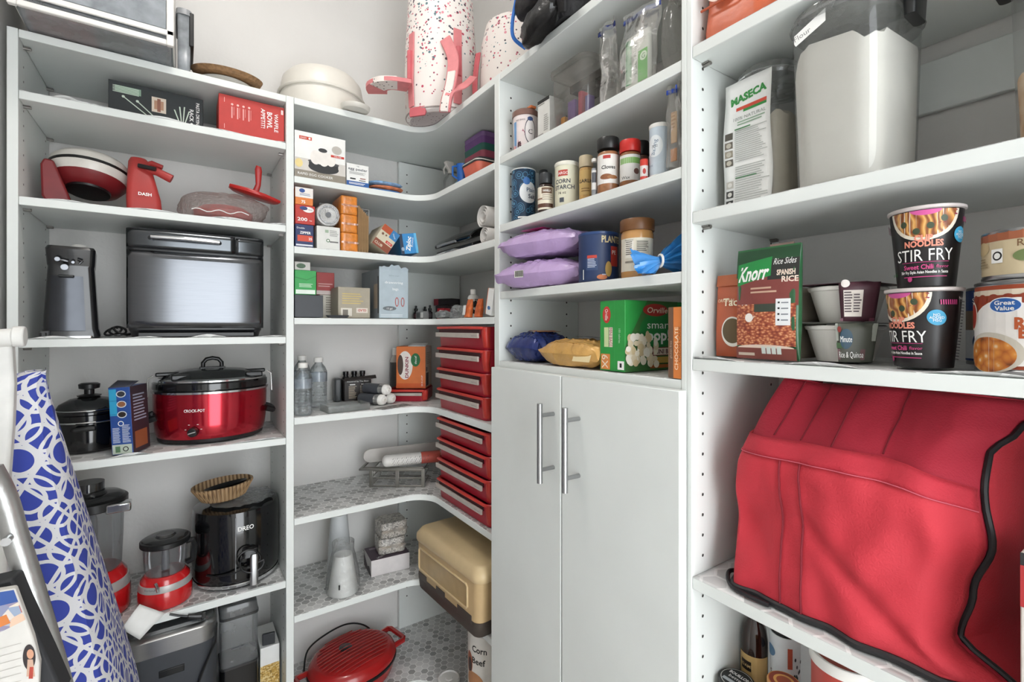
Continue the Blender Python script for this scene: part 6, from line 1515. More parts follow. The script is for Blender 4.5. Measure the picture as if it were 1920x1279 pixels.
# ------------------------------------------------------------------ middle bay, purple bags shelf
zb = MBAY['s3'] + .0003
PURP = M('lilac_bag', '#b49ac4', .28, var=.10, scale=18, bump=.9, bscale=42)
def pillow_bag(name, label, loc, rz, w, d, h, mat, seed, fin=True, tilt=None, crimp=1.0):
    """sealed bag lying flat: puffed middle, crimped flat ends along its width"""
    t = thing(name, label, 'bag', loc, rz, None, tilt)
    def half(sg):
        def fn(u, v):
            e = (max(0, 1 - abs(2 * u - 1) ** 3.2)) ** .6 * (max(0, 1 - abs(2 * v - 1) ** 4)) ** .5
            wr = crimp * (.16 * nz(u * 5 + seed, v * 5, sg) + .20 * abs(nz(u * 11 + seed, v * 9, sg * 2)) + .12 * abs(nz(u * 24 + seed, v * 20, sg * 3)))
            z_ = h / 2 + sg * h / 2 * e * (1 + wr)
            k = 1 - .10 * e * (1 if abs(2 * v - 1) > .8 else 0)
            x_ = (u - .5) * w + .010 * nz(v * 4, seed, 2) * (1 if abs(2 * u - 1) > .8 else 0)
            y_ = (v - .5) * d * k * (1 - .10 * (abs(2 * u - 1) ** 4))
            ef = max(0, (abs(2 * u - 1) - .80) / .20); z_ += ef * crimp * (.016 * nz(v * 7 + seed, u * 3, 0) + .006 * math.sin(v * 34 + seed))
            return (x_, y_, max(0.0006, z_))
        return fn
    b = MB(); b.grid(half(1), 64, 44); b.grid(half(-1), 40, 24); b.build('pouch', mat, t)
    return t
yA_ = on_x(930, CY, X2 - .02).y; yB_ = on_x(1084, CY, X2 + .02).y
wbag = yA_ - yB_
t = pillow_bag('lilac_bag', 'lower lilac plastic bag of marshmallow snacks with barcode', (X2 + .050, (yA_ + yB_) / 2 + .008, zb), RZ2 + math.radians(15), wbag * .93, .135, .060, PURP, 1.0)
MB().grid(lambda u, v: (-.045 + .026 * u, -.0690 - .001, .022 + .016 * v), 2, 2).build('barcode_patch', K('#d8d8d0'), t)
P = Print(lambda u, v, o: (-.045 + u, -.0705 - o, .022 + v))
for k in range(7): P.rect(.003 + .0035 * k, .002, .0048 + .0035 * k, .015, INK)
P.done(t)
t = pillow_bag('lilac_bag', 'upper lilac plastic bag with pink print, lying on the other', (X2 + .050, (yA_ + yB_) / 2 + .006, zb + .071), RZ2 + math.radians(14), wbag * .88, .13, .056, PURP, 6.0)
def topface(u, v, o):
    return (u, v, .0605 + o)
P = Print(topface); P.poly([(-.03, -.05), (.02, -.05), (.03, -.01), (-.01, -.005)], K('#c9347c')); P.poly([(-.05, -.045), (-.034, -.05), (-.02, -.02), (-.04, -.015)], K('#d86aa0')); P.done(t)
t, r, h = rnd_thing('nut_can', 'navy blue round can of peanuts', 'can', 1085, 1160, .045, zb, 440)
MB().lathe([(r * .98, 0), (r, .002), (r, h - .004)], 40).build('can_body', K('#27395f'), t)
MB().lathe([(r * 1.0, h - .006), (r * 1.02, h - .005), (r * 1.02, h - .001), (r * .98, h), (.002, h)], 40).build('lid', M('lid_navy', '#2d4674', .3), t)
P = Print(round_face(r, 38), True); P.text('PLANTERS', .040, h * .84, .013, K('#d8c89a'), .058, 0, .03); P.rect(-.020, h * .22, .004, h * .50, K('#35496e')); P.rect(-.018, h * .46, .002, h * .52, K('#c0453a')); P.lines(-.017, .002, h * .45, h * .26, 6, K('#b9c3d6')); P.rect(.030, h * .30, .05, h * .70, K('#b23a30')); P.text('PE', .038, h * .58, .008, WINK); P.ell(.012, h * .08, .010, .005, K('#c9784a')); P.rect(-.028, h * .04, -.026, h * .24, WINK); P.rect(.012, h * .12, .020, h * .14, K('#b9c3d6')); P.ell(.025, h * .24, .007, .015, K('#b99a58')); P.done(t)
t, r, h = rnd_thing('peanut_butter_jar', 'peanut butter jar with brown lid', 'jar', 1163, 1227, .040, zb, 414)
MB().lathe([(r * .93, 0), (r * .96, .004), (r * .96, h * .74), (r * .90, h * .80)], 36).build('jar', M('peanut_butter', '#b98850', .25, coat=.5), t)
MB().lathe([(r * 1.0, h * .80), (r * 1.02, h * .81), (r * 1.02, h * .985), (r * .98, h)], 36).build('lid', M('brown_lid', '#6b4525', .4), t)
P = Print(round_face(r * .965, 40), True); P.rect(-r * 1.2, h * .10, r * 1.25, h * .66, K('#d8d2c2')); P.rect(-.022, h * .32, -.006, h * .62, K('#e6e2d8')); P.lines(-.021, -.008, h * .60, h * .36, 7, K('#6a655c')); P.rect(-.002, h * .40, .022, h * .62, K('#c4bfae')); P.lines(0, .021, h * .60, h * .42, 6, K('#55504a')); P.text('Nutrition', -.014, h * .625, .003, INK); P.rect(-.022, h * .24, .008, h * .27, K('#8a8478')); P.done(t)
# tied blue bread bag
BLUB = M('blue_film', '#2f7fc4', .22, var=.15, scale=24, bump=.4, bscale=40, coat=.4)
root_ = Vector((X2 + .09, yc + .05, zb))
t = thing('bread_bag', 'bright blue plastic bread bag gathered with a twist tie', 'bag', root_, 0)
neck = on_x(1238, 489, X2 + .012); body = Vector((X2 + .135, yc + .050, zb + .050)); tail = on_x(1196, 506, X2 - .004)
def gathered(c0, c1, r0, r1, n, pleat, curve=1.0, squash=1.0):
    d_ = (c1 - c0).normalized(); w_ = Vector((0, 0, 1)); u_ = d_.cross(w_).normalized(); w_ = u_.cross(d_); R_ = []
    for k in range(n + 1):
        v = k / n; c_ = c0.lerp(c1, v); rad = r0 + (r1 - r0) * v ** curve; ring = []
        for j in range(44):
            a = 2 * math.pi * j / 44; pl_ = 1 + pleat(v) * math.sin(9 * a + 1.5 * math.sin(4 * v))
            q_ = c_ + (u_ * math.cos(a) * squash + w_ * math.sin(a)) * rad * pl_
            ring.append((q_.x - root_.x, max(q_.y, yc + .002) - root_.y, max(zb + .0008, q_.z) - root_.z))
        R_.append(ring)
    return R_
R_ = gathered(body + Vector((.06, 0, 0)), body, .030, .047, 4, lambda v: .02) + gathered(body, neck, .047, .006, 12, lambda v: .05 + .25 * v, 1.25)[1:]
MB().rings(R_).build('bag_body', BLUB, t)
MB().rings(gathered(neck, tail, .006, .030, 8, lambda v: .12 + .25 * v, 1.0, .5), True, False).build('gathered_end', BLUB, t)
nk = neck - root_
MB().tube([(nk.x + .004 * math.cos(a), nk.y + .009 * math.cos(a), nk.z + .010 * math.sin(a)) for a in [math.radians(q) for q in range(0, 360, 24)]], .0022, 6, closed=True).build('twist_tie', WPLAS, t)

# ------------------------------------------------------------------ middle bay, lowest open shelf
zb = MBAY['s4'] + .0003
NAVY = M('navy_foil', '#25346f', .25, .15, var=.2, scale=30, bump=.7, bscale=50)
y0 = on_x(944, CY, X2 + .01).y; y1 = on_x(1006, CY, X2 + .01).y
t = pillow_bag('snack_bag', 'crumpled dark blue foil snack bag', (X2 + .070, (y0 + y1) / 2 + .0, zb), RZ2, (y0 - y1) * .96, .125, .066, NAVY, 12.0)
MB().grid(lambda u, v: (-.005 + .040 * u, -.03 + .07 * v, .0725 + .002 * math.sin(6 * u)), 6, 4).build('printed_patch', ramp_mat('snack_print', 'noise', 30, [(.3, '#2a2f55'), (.5, '#c97a35'), (.7, '#e3c27c')], .35), t)
GOLD = M('gold_film', '#cda05c', .28, .1, var=.14, scale=20, bump=.9, bscale=46)
y0 = on_x(1008, CY, X2 + .0).y; y1 = on_x(1119, CY, X2 + .0).y
t = pillow_bag('snack_bag', 'pale gold plastic bag with dark lettering', (X2 + .042, (y0 + y1) / 2 + .004, zb), RZ2, (y0 - y1) * .98, .088, .054, GOLD, 21.0)
P = Print(lambda u, v, o: (u, -.020 + v * .55, .052 + v * .2 + o + .004)); P.text('Simply', .012, .012, .009, K('#5a4630'), .05, 0, .01, .2); P.done(t)
MB().grid(lambda u, v: (.03 + .05 * u, -.046 + .006 * v, .014 + .016 * v), 3, 2).build('pale_patch', K('#e3d0a2'), t)
MB().grid(lambda u, v: (-.01 + .06 * u, -.005 + .03 * v, .0615 + .0015 * math.sin(5 * u)), 5, 4).build('silver_patch', M('silver_film', '#9a9da3', .25, .5), t)

y0 = on_x(1172, CY, X2 + .012).y; y1 = on_x(1277, CY, X2 + .012).y
w = .105; d = .10; x_ = X2 + .012
h = on_x(1172, 562, x_).z - zb
rot = math.radians(3)
d = .165; y0 = on_x(1125, CY, x_).y; w = y0 - on_x(1172, CY, x_).y
t = carton('popcorn_box', 'green popcorn box with white popcorn picture', 'box', (x_ + d / 2, y0 - w / 2 + .0, zb), RZ2, w, d, h, M('green_box', '#2f9444', .45))
wf, df = w, d; w, d = .150, w
P = Print(face(wf, df, h, 'right')); P.poly([(0, h * .35), (w * .4, h), (w, h), (w, 0), (0, 0)], K('#3a6b36'))
P.ell(w * .62, h * .58, w * .36, h * .25, K('#1f7a3a')); P.text('smart', w * .64, h * .66, .015, WINK, w * .48); P.text('pop!', w * .62, h * .51, .021, WINK, w * .44, 0, .03)
P.ell(w * .56, h * .87, w * .24, h * .09, K('#b0322c')); P.text('Orville', w * .60, h * .87, .011, K('#f0e4cf'), w * .4, 0, .01, .2)
P.rect(w * .50, h * .21, w * 1.0, h * .33, K('#7a1f22')); P.rect(w * .515, h * .22, w * .985, h * .32, K('#e8d9c8')); P.text('MINI BAGS', w * .76, h * .27, .009, K('#5a1a1c'), w * .45, 0, .02); P.rect(w * .5, h * .10, w, h * .19, K('#c9a24e')); P.rect(w * .45, h * .03, w, h * .08, K('#b5622c'))
for k in range(60):
    u_ = rnd.uniform(.03, .56); v_ = rnd.uniform(.08, .62 - .7 * abs(u_ - .26)); c = rnd.choice(('#efe6d2', '#e2d3b4', '#f4eee0', '#d9c49a')); P.ell(w * u_, h * v_, rnd.uniform(.005, .009), rnd.uniform(.005, .009), K(c), 8)
P.done(t)
P = Print(face(wf, df, h, 'front')); P.ell(d * .28, h * .80, d * .16, h * .12, K('#c23a34')); P.text('Orville', d * .28, h * .80, .008, WINK, h * .16, -90); P.rect(d * .18, h * .34, d * .36, h * .62, K('#c9d9a2')); P.rect(d * .38, h * .34, d * .52, h * .62, K('#e6d9cc')); P.text('MINI BAGS', d * .45, h * .48, .008, K('#8a2a2a'), h * .26, -90); P.rect(d * .05, h * .02, d * .42, h * .24, K('#d98a4a')); P.text('6X', d * .22, h * .13, .016, K('#f0e4cf'), None, -90); P.rect(d * .72, h * .03, d * .97, h * .15, WINK); P.rect(d * .80, h * .06, d * .88, h * .12, INK); P.rect(d * .60, 0, d * .605, h, K('#57a85f')); P.text('100 calories', d * .80, h * .5, .005, K('#bfe0c4'), h * .2, -90); P.done(t)
y0 = on_x(1252, CY, X2 + .001).y; y1 = yc + .001
w = y0 - y1; h = on_x(1262, 576, X2 + .001).z - zb
t = carton('chocolate_box', 'narrow orange and brown box printed CHOCOLATE at shelf edge', 'box', (X2 + .0015 + .005, (y0 + y1) / 2, zb), RZ2, w, .010, h, K('#6b5140'))
P = Print(face(w, .010, h)); P.rect(w * .42, 0, w, h, K('#d07a3c')); P.text('CHOCOLATE', w * .64, h * .42, .0065, K('#f2d8b8'), h * .6, 90, .01); P.text('CREAM CAKE', w * .86, h * .48, .005, K('#8f4f22'), h * .5, 90); P.text('gluten free', w * .22, h * .4, .004, K('#b9a08c'), h * .25, 90); P.done(t)
# ------------------------------------------------------------------ right bay
RZ2 = -math.pi / 2
zb = RB['s0'] + .0003
y0 = yd - .004; y1 = on_x(1452, CY, X2 + .03).y; w = y0 - y1
t = thing('coffee_bag', 'terracotta orange bag with round badge on the topmost right shelf', 'bag', (X2 + .065, (y0 + y1) / 2, zb), RZ2)
ORB = M('orange_bag', '#c8623f', .4, var=.08, bump=.3, bscale=30)
R_ = []
for k in range(10):
    v = k / 9; e = 1 - .1 * v; dd = .10 * (1 - .85 * v ** 2)
    R_.append([(x * (1 + .02 * nz(x * 20, y * 20, v * 5)), y * (1 + .08 * nz(x * 30, y * 30, v * 5)), .17 * v) for x, y in rr(w * .96, dd, min(.02, dd / 2.2), 5)])
MB().rings(R_).build('pouch', ORB, t)
MB().tube([(-w * .46, -.053, .052), (-.0, -.056, .048), (w * .40, -.052, .060)], .002, 6).build('crease', M('orange_fold', '#a84f30', .45), t)
P = Print(lambda u, v, o: (u, -.0545 - o, v)); P.ell(-w * .17, .075, .022, .022, K('#e3cfc0')); P.ell(-w * .17, .075, .017, .017, K('#c9886a')); P.text('C', -w * .17, .075, .016, K('#eaded4')); P.done(t)

zb = RB['s1'] + .0003
CAN = clear('canister_clear', '#f8f9f9', .14, .10, .05, bodycol='#e8e8e5', trans=.5)
FLOUR = M('flour', '#d8d5cd', .85, var=.03, scale=20, bump=.2, bscale=60)
def canister(label, loc, rz, w, d, h, fill, fill_mat, latch, seed):
    t = thing('food_canister', label, 'canister', loc, rz)
    MB().loft([(0, w * .86, d * .86, .024), (.004, w * .90, d * .90, .028), (h - .03, w * .99, d * .99, .034), (h - .018, w, d, .034)], 7, True, False).build('bin', CAN, t)
    R_ = []
    for k in range(9):
        v = k / 8; ww = w * (.895 + .088 * v * fill) - .004; ddp = d * (.895 + .088 * v * fill) - .004; ring = []
        for x, y in rr(ww, ddp, .026, 7):
            zz = .004 + (h * fill - .004) * v
            if k == 8: zz += h * (.16 * (x / ww) + .06 * (y / ddp)) * .9 + .016 * nz(x * 60 + seed, y * 60, 0) + .022 * nz(x * 18 + seed, y * 18, 3) + .02 * math.cos(x / ww * 3.0)
            elif k > 4: zz += h * (.16 * (x / ww) + .06 * (y / ddp)) * .9 * (k - 4) / 4 * .9
            ring.append((x, y, zz))
        R_.append(ring)
    top = [(x * .5, y * .5, z + .012) for x, y, z in R_[-1]]
    R_.append(top)
    MB().rings(R_).build('contents', fill_mat, t)
    LID = clear('canister_top', '#f0f1f1', .22, .30, bodycol='#e6e6e4', trans=.6)
    MB().loft([(h - .020, w * 1.06, d * 1.06, .05), (h - .014, w * 1.09, d * 1.09, .052), (h - .011, w * 1.06, d * 1.06, .05), (h - .004, w * 1.04, d * 1.04, .048), (h, w * .98, d * .98, .045)], 7).build('lid', LID, t)
    MB().tube([(x, y, h - .014) for x, y in rr(w * 1.09, d * 1.09, .052, 6)], .0018, 6, closed=True).build('lid_flange', LID, t)
    if latch is not None:
        MB().loft([(h - .042, .012, .040, .005, latch[0], latch[1]), (h - .001, .016, .042, .005, latch[0], latch[1])], 4).build('latch', BLACK, t)
    return t
# big flour bin
x_ = X2 + .014
y0 = on_x(1478, CY, x_).y; y1 = on_x(1645, CY, x_).y; w = (y0 - y1) * 1.10; d = .168
h = .2305
cy_ = (y0 + y1) / 2
t = canister('large clear canister heaped with white flour', (x_ + d / 2 - .005, cy_, zb), RZ2, w, d, h, .71, FLOUR, (w * .62, -d * .12), 1.0)
P = Print(lambda u, v, o: (u, -d * .494 - .002 - o, v)); fz = h * .835
P.poly([(-w * .36, fz - .004), (-w * .34, fz - .008), (-w * .02, fz + .008), (-w * .02, fz + .024), (-w * .36, fz + .006)], WINK); P.text('Flour', -w * .27, fz + .004, .007, K('#8a8a88'), None, 16); P.done(t, 'paper_label', 'handwriting')
# masa bin with a panel cut from its bag
x_ = X2 + .065
y0 = yd - .018; y1 = on_x(1472, CY, x_).y; w = .082; d = .125
h = on_x(1405, 125, x_).z - zb
t = canister('clear canister of masa flour with green lettered paper panel', (x_ + d / 2, y0 - w / 2 - .004, zb), RZ2, w, d, h, .52, M('masa', '#d5cdbd', .85, var=.04), None, 6.0)
pw = .074; ph = h * .90
def curlf(u, v, o):
    return (-.046 + u + .002 * math.sin(v * 40), -d * .505 - .0045 - o - .0025 * math.sin(v * 30 + u * 30), v + .003)
MB().grid(lambda u, v: curlf(u * pw, v * ph, 0), 8, 20).build('paper_panel', PAPER, t, solid=.0004)
P = Print(curlf); P.text('MASECA', pw * .52, ph * .87, .011, K('#2f8a3e'), pw * .78, 6, .05); P.rect(pw * .26, ph * .775, pw * .92, ph * .80, K('#cf4a35')); P.rect(pw * .42, ph * .755, pw * .92, ph * .775, K('#2f8a3e')); P.text('100% NATURAL', pw * .56, ph * .715, .005, K('#8a8f88'), pw * .7); P.lines(pw * .3, pw * .95, ph * .69, ph * .65, 2, K('#8aa58c'))
for k, c in enumerate(('#4f4a42', '#6a6258', '#8d8474', '#5c564c')): P.rect(pw * .04, ph * (.565 - .072 * k), pw * .21, ph * (.62 - .072 * k), K(c)); P.ell(pw * .125, ph * (.592 - .072 * k), .004, .004, K('#b9b3a5'))
for k, c in enumerate(('#b9b5ac', '#3f3d3a', '#2f2d2b')): P.rect(pw * .05, ph * (.17 - .075 * k), pw * .21, ph * (.225 - .075 * k), K(c)); P.ell(pw * .13, ph * (.197 - .075 * k), .0035, .0035, K('#d9d6cf'))
P.lines(pw * .26, pw * .95, ph * .62, ph * .36, 16, K('#a8aaa6'), .4); P.lines(pw * .26, pw * .95, ph * .33, ph * .04, 16, K('#a8aaa6'), .4); P.rect(pw * .26, ph * .625, pw * .6, ph * .635, K('#3f7a4a')); P.rect(pw * .26, ph * .235, pw * .7, ph * .243, K('#3f7a4a')); P.done(t)
# third bin, cut by the picture edge
x_ = X2 + .055
y0 = on_x(1868, CY, x_).y; w = .13
t = canister('clear canister with mixed contents at the far right edge', (x_ + .07, y0 - w / 2 - .004, zb), RZ2, w, .14, .2305, .42, ramp_mat('mixed_snacks', 'voronoi', 45, [(0, '#8a5a3c'), (.4, '#c9a27a'), (1, '#e3d2b8')], .6), (-w * .56, -.02), 9.0)

# ------------------------------------------------------------------ right bay: noodles and cans
zb = RB['s2'] + .0003 + .0012
def packet(label, px0, px1, off, ptop, col, art, seed, rzx=0.0, lean=0.0, dz=0.0):
    x_ = X2 + off; y0 = on_x(px0, CY, x_).y; y1 = on_x(px1, CY, x_).y; w = y0 - y1; h = on_x((px0 + px1) / 2, ptop, x_).z - zb
    t = thing('seasoning_packet', label, 'packet', (x_ + .006, (y0 + y1) / 2, zb + dz), RZ2 + rzx, None, (math.radians(-lean), 0))
    dd = lambda v: .016 * (1 - abs(2 * v - 1) ** 3) + .0012
    R_ = []
    for k in range(15):
        v = k / 14; q_ = dd(v)
        R_.append([(x * (1 + .01 * nz(v * 9 + seed, x * 9, 0)), y * (1 + .12 * nz(x * 40 + seed, v * 9, 0)), h * v) for x, y in rr(w, q_, q_ / 2.2, 4)])
    MB().rings(R_).build('pouch', M('pouch_' + label[:12].replace(' ', '_'), col, .32, var=.08, coat=.2), t)
    P = Print(lambda u, v, o: (-w / 2 + u, -dd(v / h) / 2 * (1 - .6 * abs(2 * u / w - 1) ** 2) - .0030 - o, v), 2); art(P, w, h); P.done(t); return t, w, h
RICE = ramp_mat('rice_print', 'voronoi', 210, [(0, '#e8c09a'), (.3, '#c97f55'), (.6, '#9a4a34'), (1, '#6b2a22')], .45, 0, (1, 1, 1.6))
def art_taco(P, w, h):
    P.rect(0, h * .86, w, h, K('#b5603a')); P.text('ORIGINAL', w * .4, h * .68, .005, K('#e9d9b9')); P.text('Taco', w * .62, h * .66, .012, K('#f0e3c6'), None, 0, .02); P.ell(w * .62, h * .30, w * .34, h * .18, K('#e6e0d6')); P.ell(w * .62, h * .31, w * .30, h * .15, K('#5c4a2c'))
packet('red seasoning packet leaning against the left panel', 1360, 1390, .085, 515, '#8f2d26', lambda P, w, h: P.rect(0, h * .8, w * .3, h, K('#b98a58')), 1.0, math.radians(-2), 3)
packet('orange seasoning packet behind the green topped rice packet', 1338, 1400, .050, 514, '#b5552f', art_taco, 2.0, math.radians(-4), 3)
packet('pale pink packet peeking above the rice packet', 1440, 1486, .13, 455, '#c9a59a', lambda P, w, h: None, 5.0, 0, 0)
def art_knorr(P, w, h):
    P.rect(0, h * .74, w, h, K('#1f4a2c')); P.rect(0, h * .985, w, h, K('#2d6a3e')); P.rect(w * .02, h * .47, w, h * .74, K('#7f3f3a')); P.rect(w * .55, h * .70, w, h * .88, K('#2a2a28'))
    P.strip(w * .03, w * .60, lambda u: h * (.66 + .13 * u / w), lambda u: h * (.86 + .08 * u / w), K('#1f8a42')); P.text('Knorr', w * .32, h * .775, .021, WINK, w * .50, 2, .03, .25)
    P.text('Rice Sides', w * .80, h * .86, .009, WINK, w * .32, 0, .0, .2); P.text('SPANISH', w * .82, h * .76, .0075, K('#f0dccb'), w * .26, 0, .03); P.text('RICE', w * .88, h * .70, .0075, K('#f0dccb'), None, 0, .03); P.lines(w * .28, w * .75, h * .64, h * .57, 2, K('#c9a58f'))
    P.rect(w * .03, h * .12, w * .97, h * .49, RICE); P.poly([(w * .12, h * .49), (w * .30, h * .34), (w * .36, h * .38), (w * .22, h * .49)], K('#e3d6cb')); P.ell(w * .26, h * .37, w * .07, h * .04, K('#f0e9e2')); P.rect(w * .35, h * .42, w * .7, h * .49, K('#3a4338'))
    P.rect(w * .69, h * .30, w * .90, h * .53, K('#e3e5e6'))
    for k in range(4): P.rect(w * .72, h * (.49 - .05 * k), w * .75, h * (.505 - .05 * k), INK); P.rect(w * .77, h * (.49 - .05 * k), w * .87, h * (.50 - .05 * k), K('#7a8087'))
    P.ell(w * .5, h * .10, w * .45, h * .03, K('#e3cdbd')); P.rect(w * .02, 0, w * .98, h * .10, K('#7a4038'))
    for k in range(4): P.rect(w * (.46 + .08 * k), h * .05, w * (.525 + .08 * k), h * .115, K('#cfd6d0'))
    P.rect(w * .06, h * .03, w * .34, h * .055, K('#c9b8a8'))
packet('rice packet with dark green top and rice picture', 1377, 1498, .030, 462, '#2a5a38', art_knorr, 3.0, math.radians(-3), 2)
t = thing('dark_spoon', 'dark grey spoon ends behind the rice packet', 'spoons', (X2 + .125, on_x(1388, CY, X2 + .125).y, zb), RZ2)
for k in range(2): MB().loft([(0, .006, .004, .0018, .013 * k, 0), (.085, .006, .004, .0018, .013 * k, 0), (.095, .010, .004, .0018, .013 * k, 0), (.108, .010, .004, .0018, .013 * k, 0), (.114, .005, .003, .0012, .013 * k, 0)], 3).build('spoon', M('spoon_grey', '#4d5450', .4), t)

# white microwave bowls with card sleeves
def bowl_meal(label, pl, pr, off, z0, col, lab):
    x_ = X2 + off; y0 = on_x(pl, CY, x_).y; y1 = on_x(pr, CY, x_).y; w = y0 - y1
    t = thing('bowl_meal', label, 'microwave bowl', (x_ + .058, (y0 + y1) / 2, z0), RZ2 + math.radians(-2), 'microwave bowl meals')
    h = .050; d = .112
    wb = w * .74; cx = -w * .10
    MB().loft([(0, wb * .70, d * .70, .025, cx, 0), (.004, wb * .74, d * .74, .028, cx, 0), (h - .008, wb * .95, d * .95, .034, cx, 0), (h - .007, wb * 1.0, d * 1.0, .036, cx, 0), (h - .003, wb * 1.02, d * 1.02, .036, cx, 0), (h - .0015, wb * .96, d * .96, .034, cx, 0)], 6).build('bowl', M('bowl_white', '#e3e0da', .35, var=.02), t)
    sl = K(col)
    def side(sx):
        x0_, x1_ = (cx - wb * .40 - .012, cx - wb * .52 - .010) if sx < 0 else (cx + wb * .42, cx + wb * .56)
        return MB().grid(lambda u, v: ((x0_ + (x1_ - x0_) * v ** .8), -d / 2 + d * u, .0015 + (h - .001) * v), 6, 6)
    side(-1).build('card_sleeve_side', M('sleeve_inside', '#8a8274', .7), t, solid=.0008)
    # front wrap of the sleeve right of the bowl
    def wrap(u, v, o=0):
        xx = cx + wb * (.24 + .36 * u) + .010 * v * (u - .2); yy = -d * .5 * (1.0 - .55 * max(0, u - .15) ** 1.4) - .006 - .0025 * v
        return (xx, yy - o, .0015 + (h - .001) * v)
    MB().grid(lambda u, v: wrap(u, v), 12, 5).build('card_sleeve', sl, t, solid=.0008)
    MB().box(cx - wb * .50, cx + wb * .58, -d * .5, d * .5, h + .0006, h + .0014).build('card_sleeve_top', sl, t)
    P = Print(lambda u, v, o: wrap(u, v, o + .0012)); lab(P); P.done(t)
    return h + .0018
def labA(P):
    P.rect(.16, .12, .66, .80, K('#d8cfc6')); P.lines(.18, .40, .76, .2, 8, K('#55484a'), .5); P.lines(.44, .64, .70, .2, 7, K('#55484a'), .5); P.rect(0, .0, 1, .08, K('#5a2436')); P.ell(.22, .97, .12, .10, K('#e6ded8'))
def labB(P):
    P.rect(0, .55, 1, 1, K('#8f9288')); P.ell(.30, .60, .18, .26, K('#2f4a5c')); P.text('Minute', .30, .60, .16, WINK, .32); P.rect(.02, .06, .8, .34, K('#5a3a3c')); P.text('Rice & Quinoa', .42, .20, .16, WINK, .7); P.rect(.0, .36, .25, .5, K('#3f5a3a')); P.ell(.12, .85, .06, .08, K('#8a3a34'))
hb = bowl_meal('lower white microwave bowl in grey green card sleeve', 1486, 1656, .045, zb, '#4f5148', labB)
bowl_meal('upper white microwave bowl in maroon card sleeve', 1492, 1660, .047, zb + hb, '#4a2832', labA)

# cup noodles
NOOD = ramp_mat('noodle_print', 'wave', 26, [(0, '#7a3f1e'), (.35, '#c98a45'), (.7, '#e3b26a'), (1, '#8a4a26')], .4, 0, None, 9.0)
BLKC = M('cup_black', '#1a1718', .35)
def noodle_cup(label, pc, pw_, off, z0, turn):
    x_ = X2 + off; y_ = on_x(pc, CY, x_).y
    rT = (on_x(pc - pw_ / 2, CY, x_).y - on_x(pc + pw_ / 2, CY, x_).y) / 2 * .96; hh = .088
    t = thing('noodle_cup', label, 'noodle cup', (x_, y_, z0), RZ2, 'black noodle cups')
    rf = lambda v: rT * (.755 + .225 * v / hh)
    MB().lathe([(rT * .72, .0), (rT * .755, .001), (rT * .97, hh - .003), (rT * .98, hh - .002)], 44).build('cup', BLKC, t)
    MB().lathe([(rT * .98, hh - .003), (rT * 1.03, hh - .002), (rT * 1.03, hh + .0008), (rT * .99, hh + .0015), (.003, hh + .0015)], 44).build('lid', M('lid_foil', '#cfc6c4', .35), t)
    P = Print(round_face(rf, turn), True); a = 1.0
    P.ell(0, hh * .98, .034, hh * .40, K('#e6dccb'), 18, hh * .955); P.ell(0, hh * 1.0, .031, hh * .38, NOOD, 18, hh * .955)
    P.f = round_face(rf, turn)
    P.ell(.002, hh * .96, .014, .006, K('#cf5a9a'), 18, hh * .957)
    for (u_, v_) in ((-.018, .80), (.006, .76), (.018, .84), (-.006, .70)): P.ell(u_, hh * v_, .0032, .0036, K('#3f4a34'))
    for k in range(2): P.poly([(.012 + .004 * k, hh * .78), (.015 + .004 * k, hh * .79), (.032, hh * (.94 - .05 * k)), (.029, hh * (.95 - .05 * k))], K('#8f2f4a'))
    P.text('CUP', .0, hh * .615, .0062, K('#e9927c'), .016, 0, .04); P.text('NOODLES', .0, hh * .545, .0068, K('#e9927c'), .034, 0, .04)
    P.text('STIR FRY', .0, hh * .405, .0135, WINK, .052, 0, .0); P.rect(-.020, hh * .31, .022, hh * .316, K('#c2437f')); P.text('Sweet Chili', -.005, hh * .255, .0052, K('#d8518f'), .026, 0, .02); P.text('flavor', .016, hh * .255, .0036, K('#d8518f')); P.text('Stir Fry Style Asian Noodles in Sauce', .0, hh * .19, .0032, WINK, .042, 0, .02); P.rect(-.018, hh * .125, .020, hh * .135, K('#c2437f')); P.ell(-.012, hh * .105, .0022, .003, K('#c2437f'))
    P.ell(.036, hh * .64, .0085, .0085, K('#3f9fc9')); P.text('NO', .036, hh * .675, .0028, WINK); P.text('ADDED', .036, hh * .64, .0028, WINK); P.text('MSG', .036, hh * .605, .0028, WINK)
    for k in range(8): P.rect(.040 + .0022 * k, hh * .80, .0412 + .0022 * k, hh * .86, K('#c2437f')); P.rect(-.058 + .0022 * k, hh * .74, -.0568 + .0022 * k, hh * .84, K('#8f2f55'))
    P.text('nissin', -.032, hh * .18, .004, K('#3f8a4a'))
    P.rect(.060, hh * .04, .0606, hh * .9, K('#9a9a98')); P.text('Nutrition Facts', .072, hh * .88, .003, WINK); P.lines(.062, .082, hh * .84, hh * .08, 20, K('#77777a'), .3); P.done(t)
    return hh + .0022
hc = noodle_cup('lower black noodle cup, turned to the right', 1731, 150, .052, zb, -30)
noodle_cup('upper black noodle cup standing on the lower cup', 1736, 147, .052, zb + hc, 11)

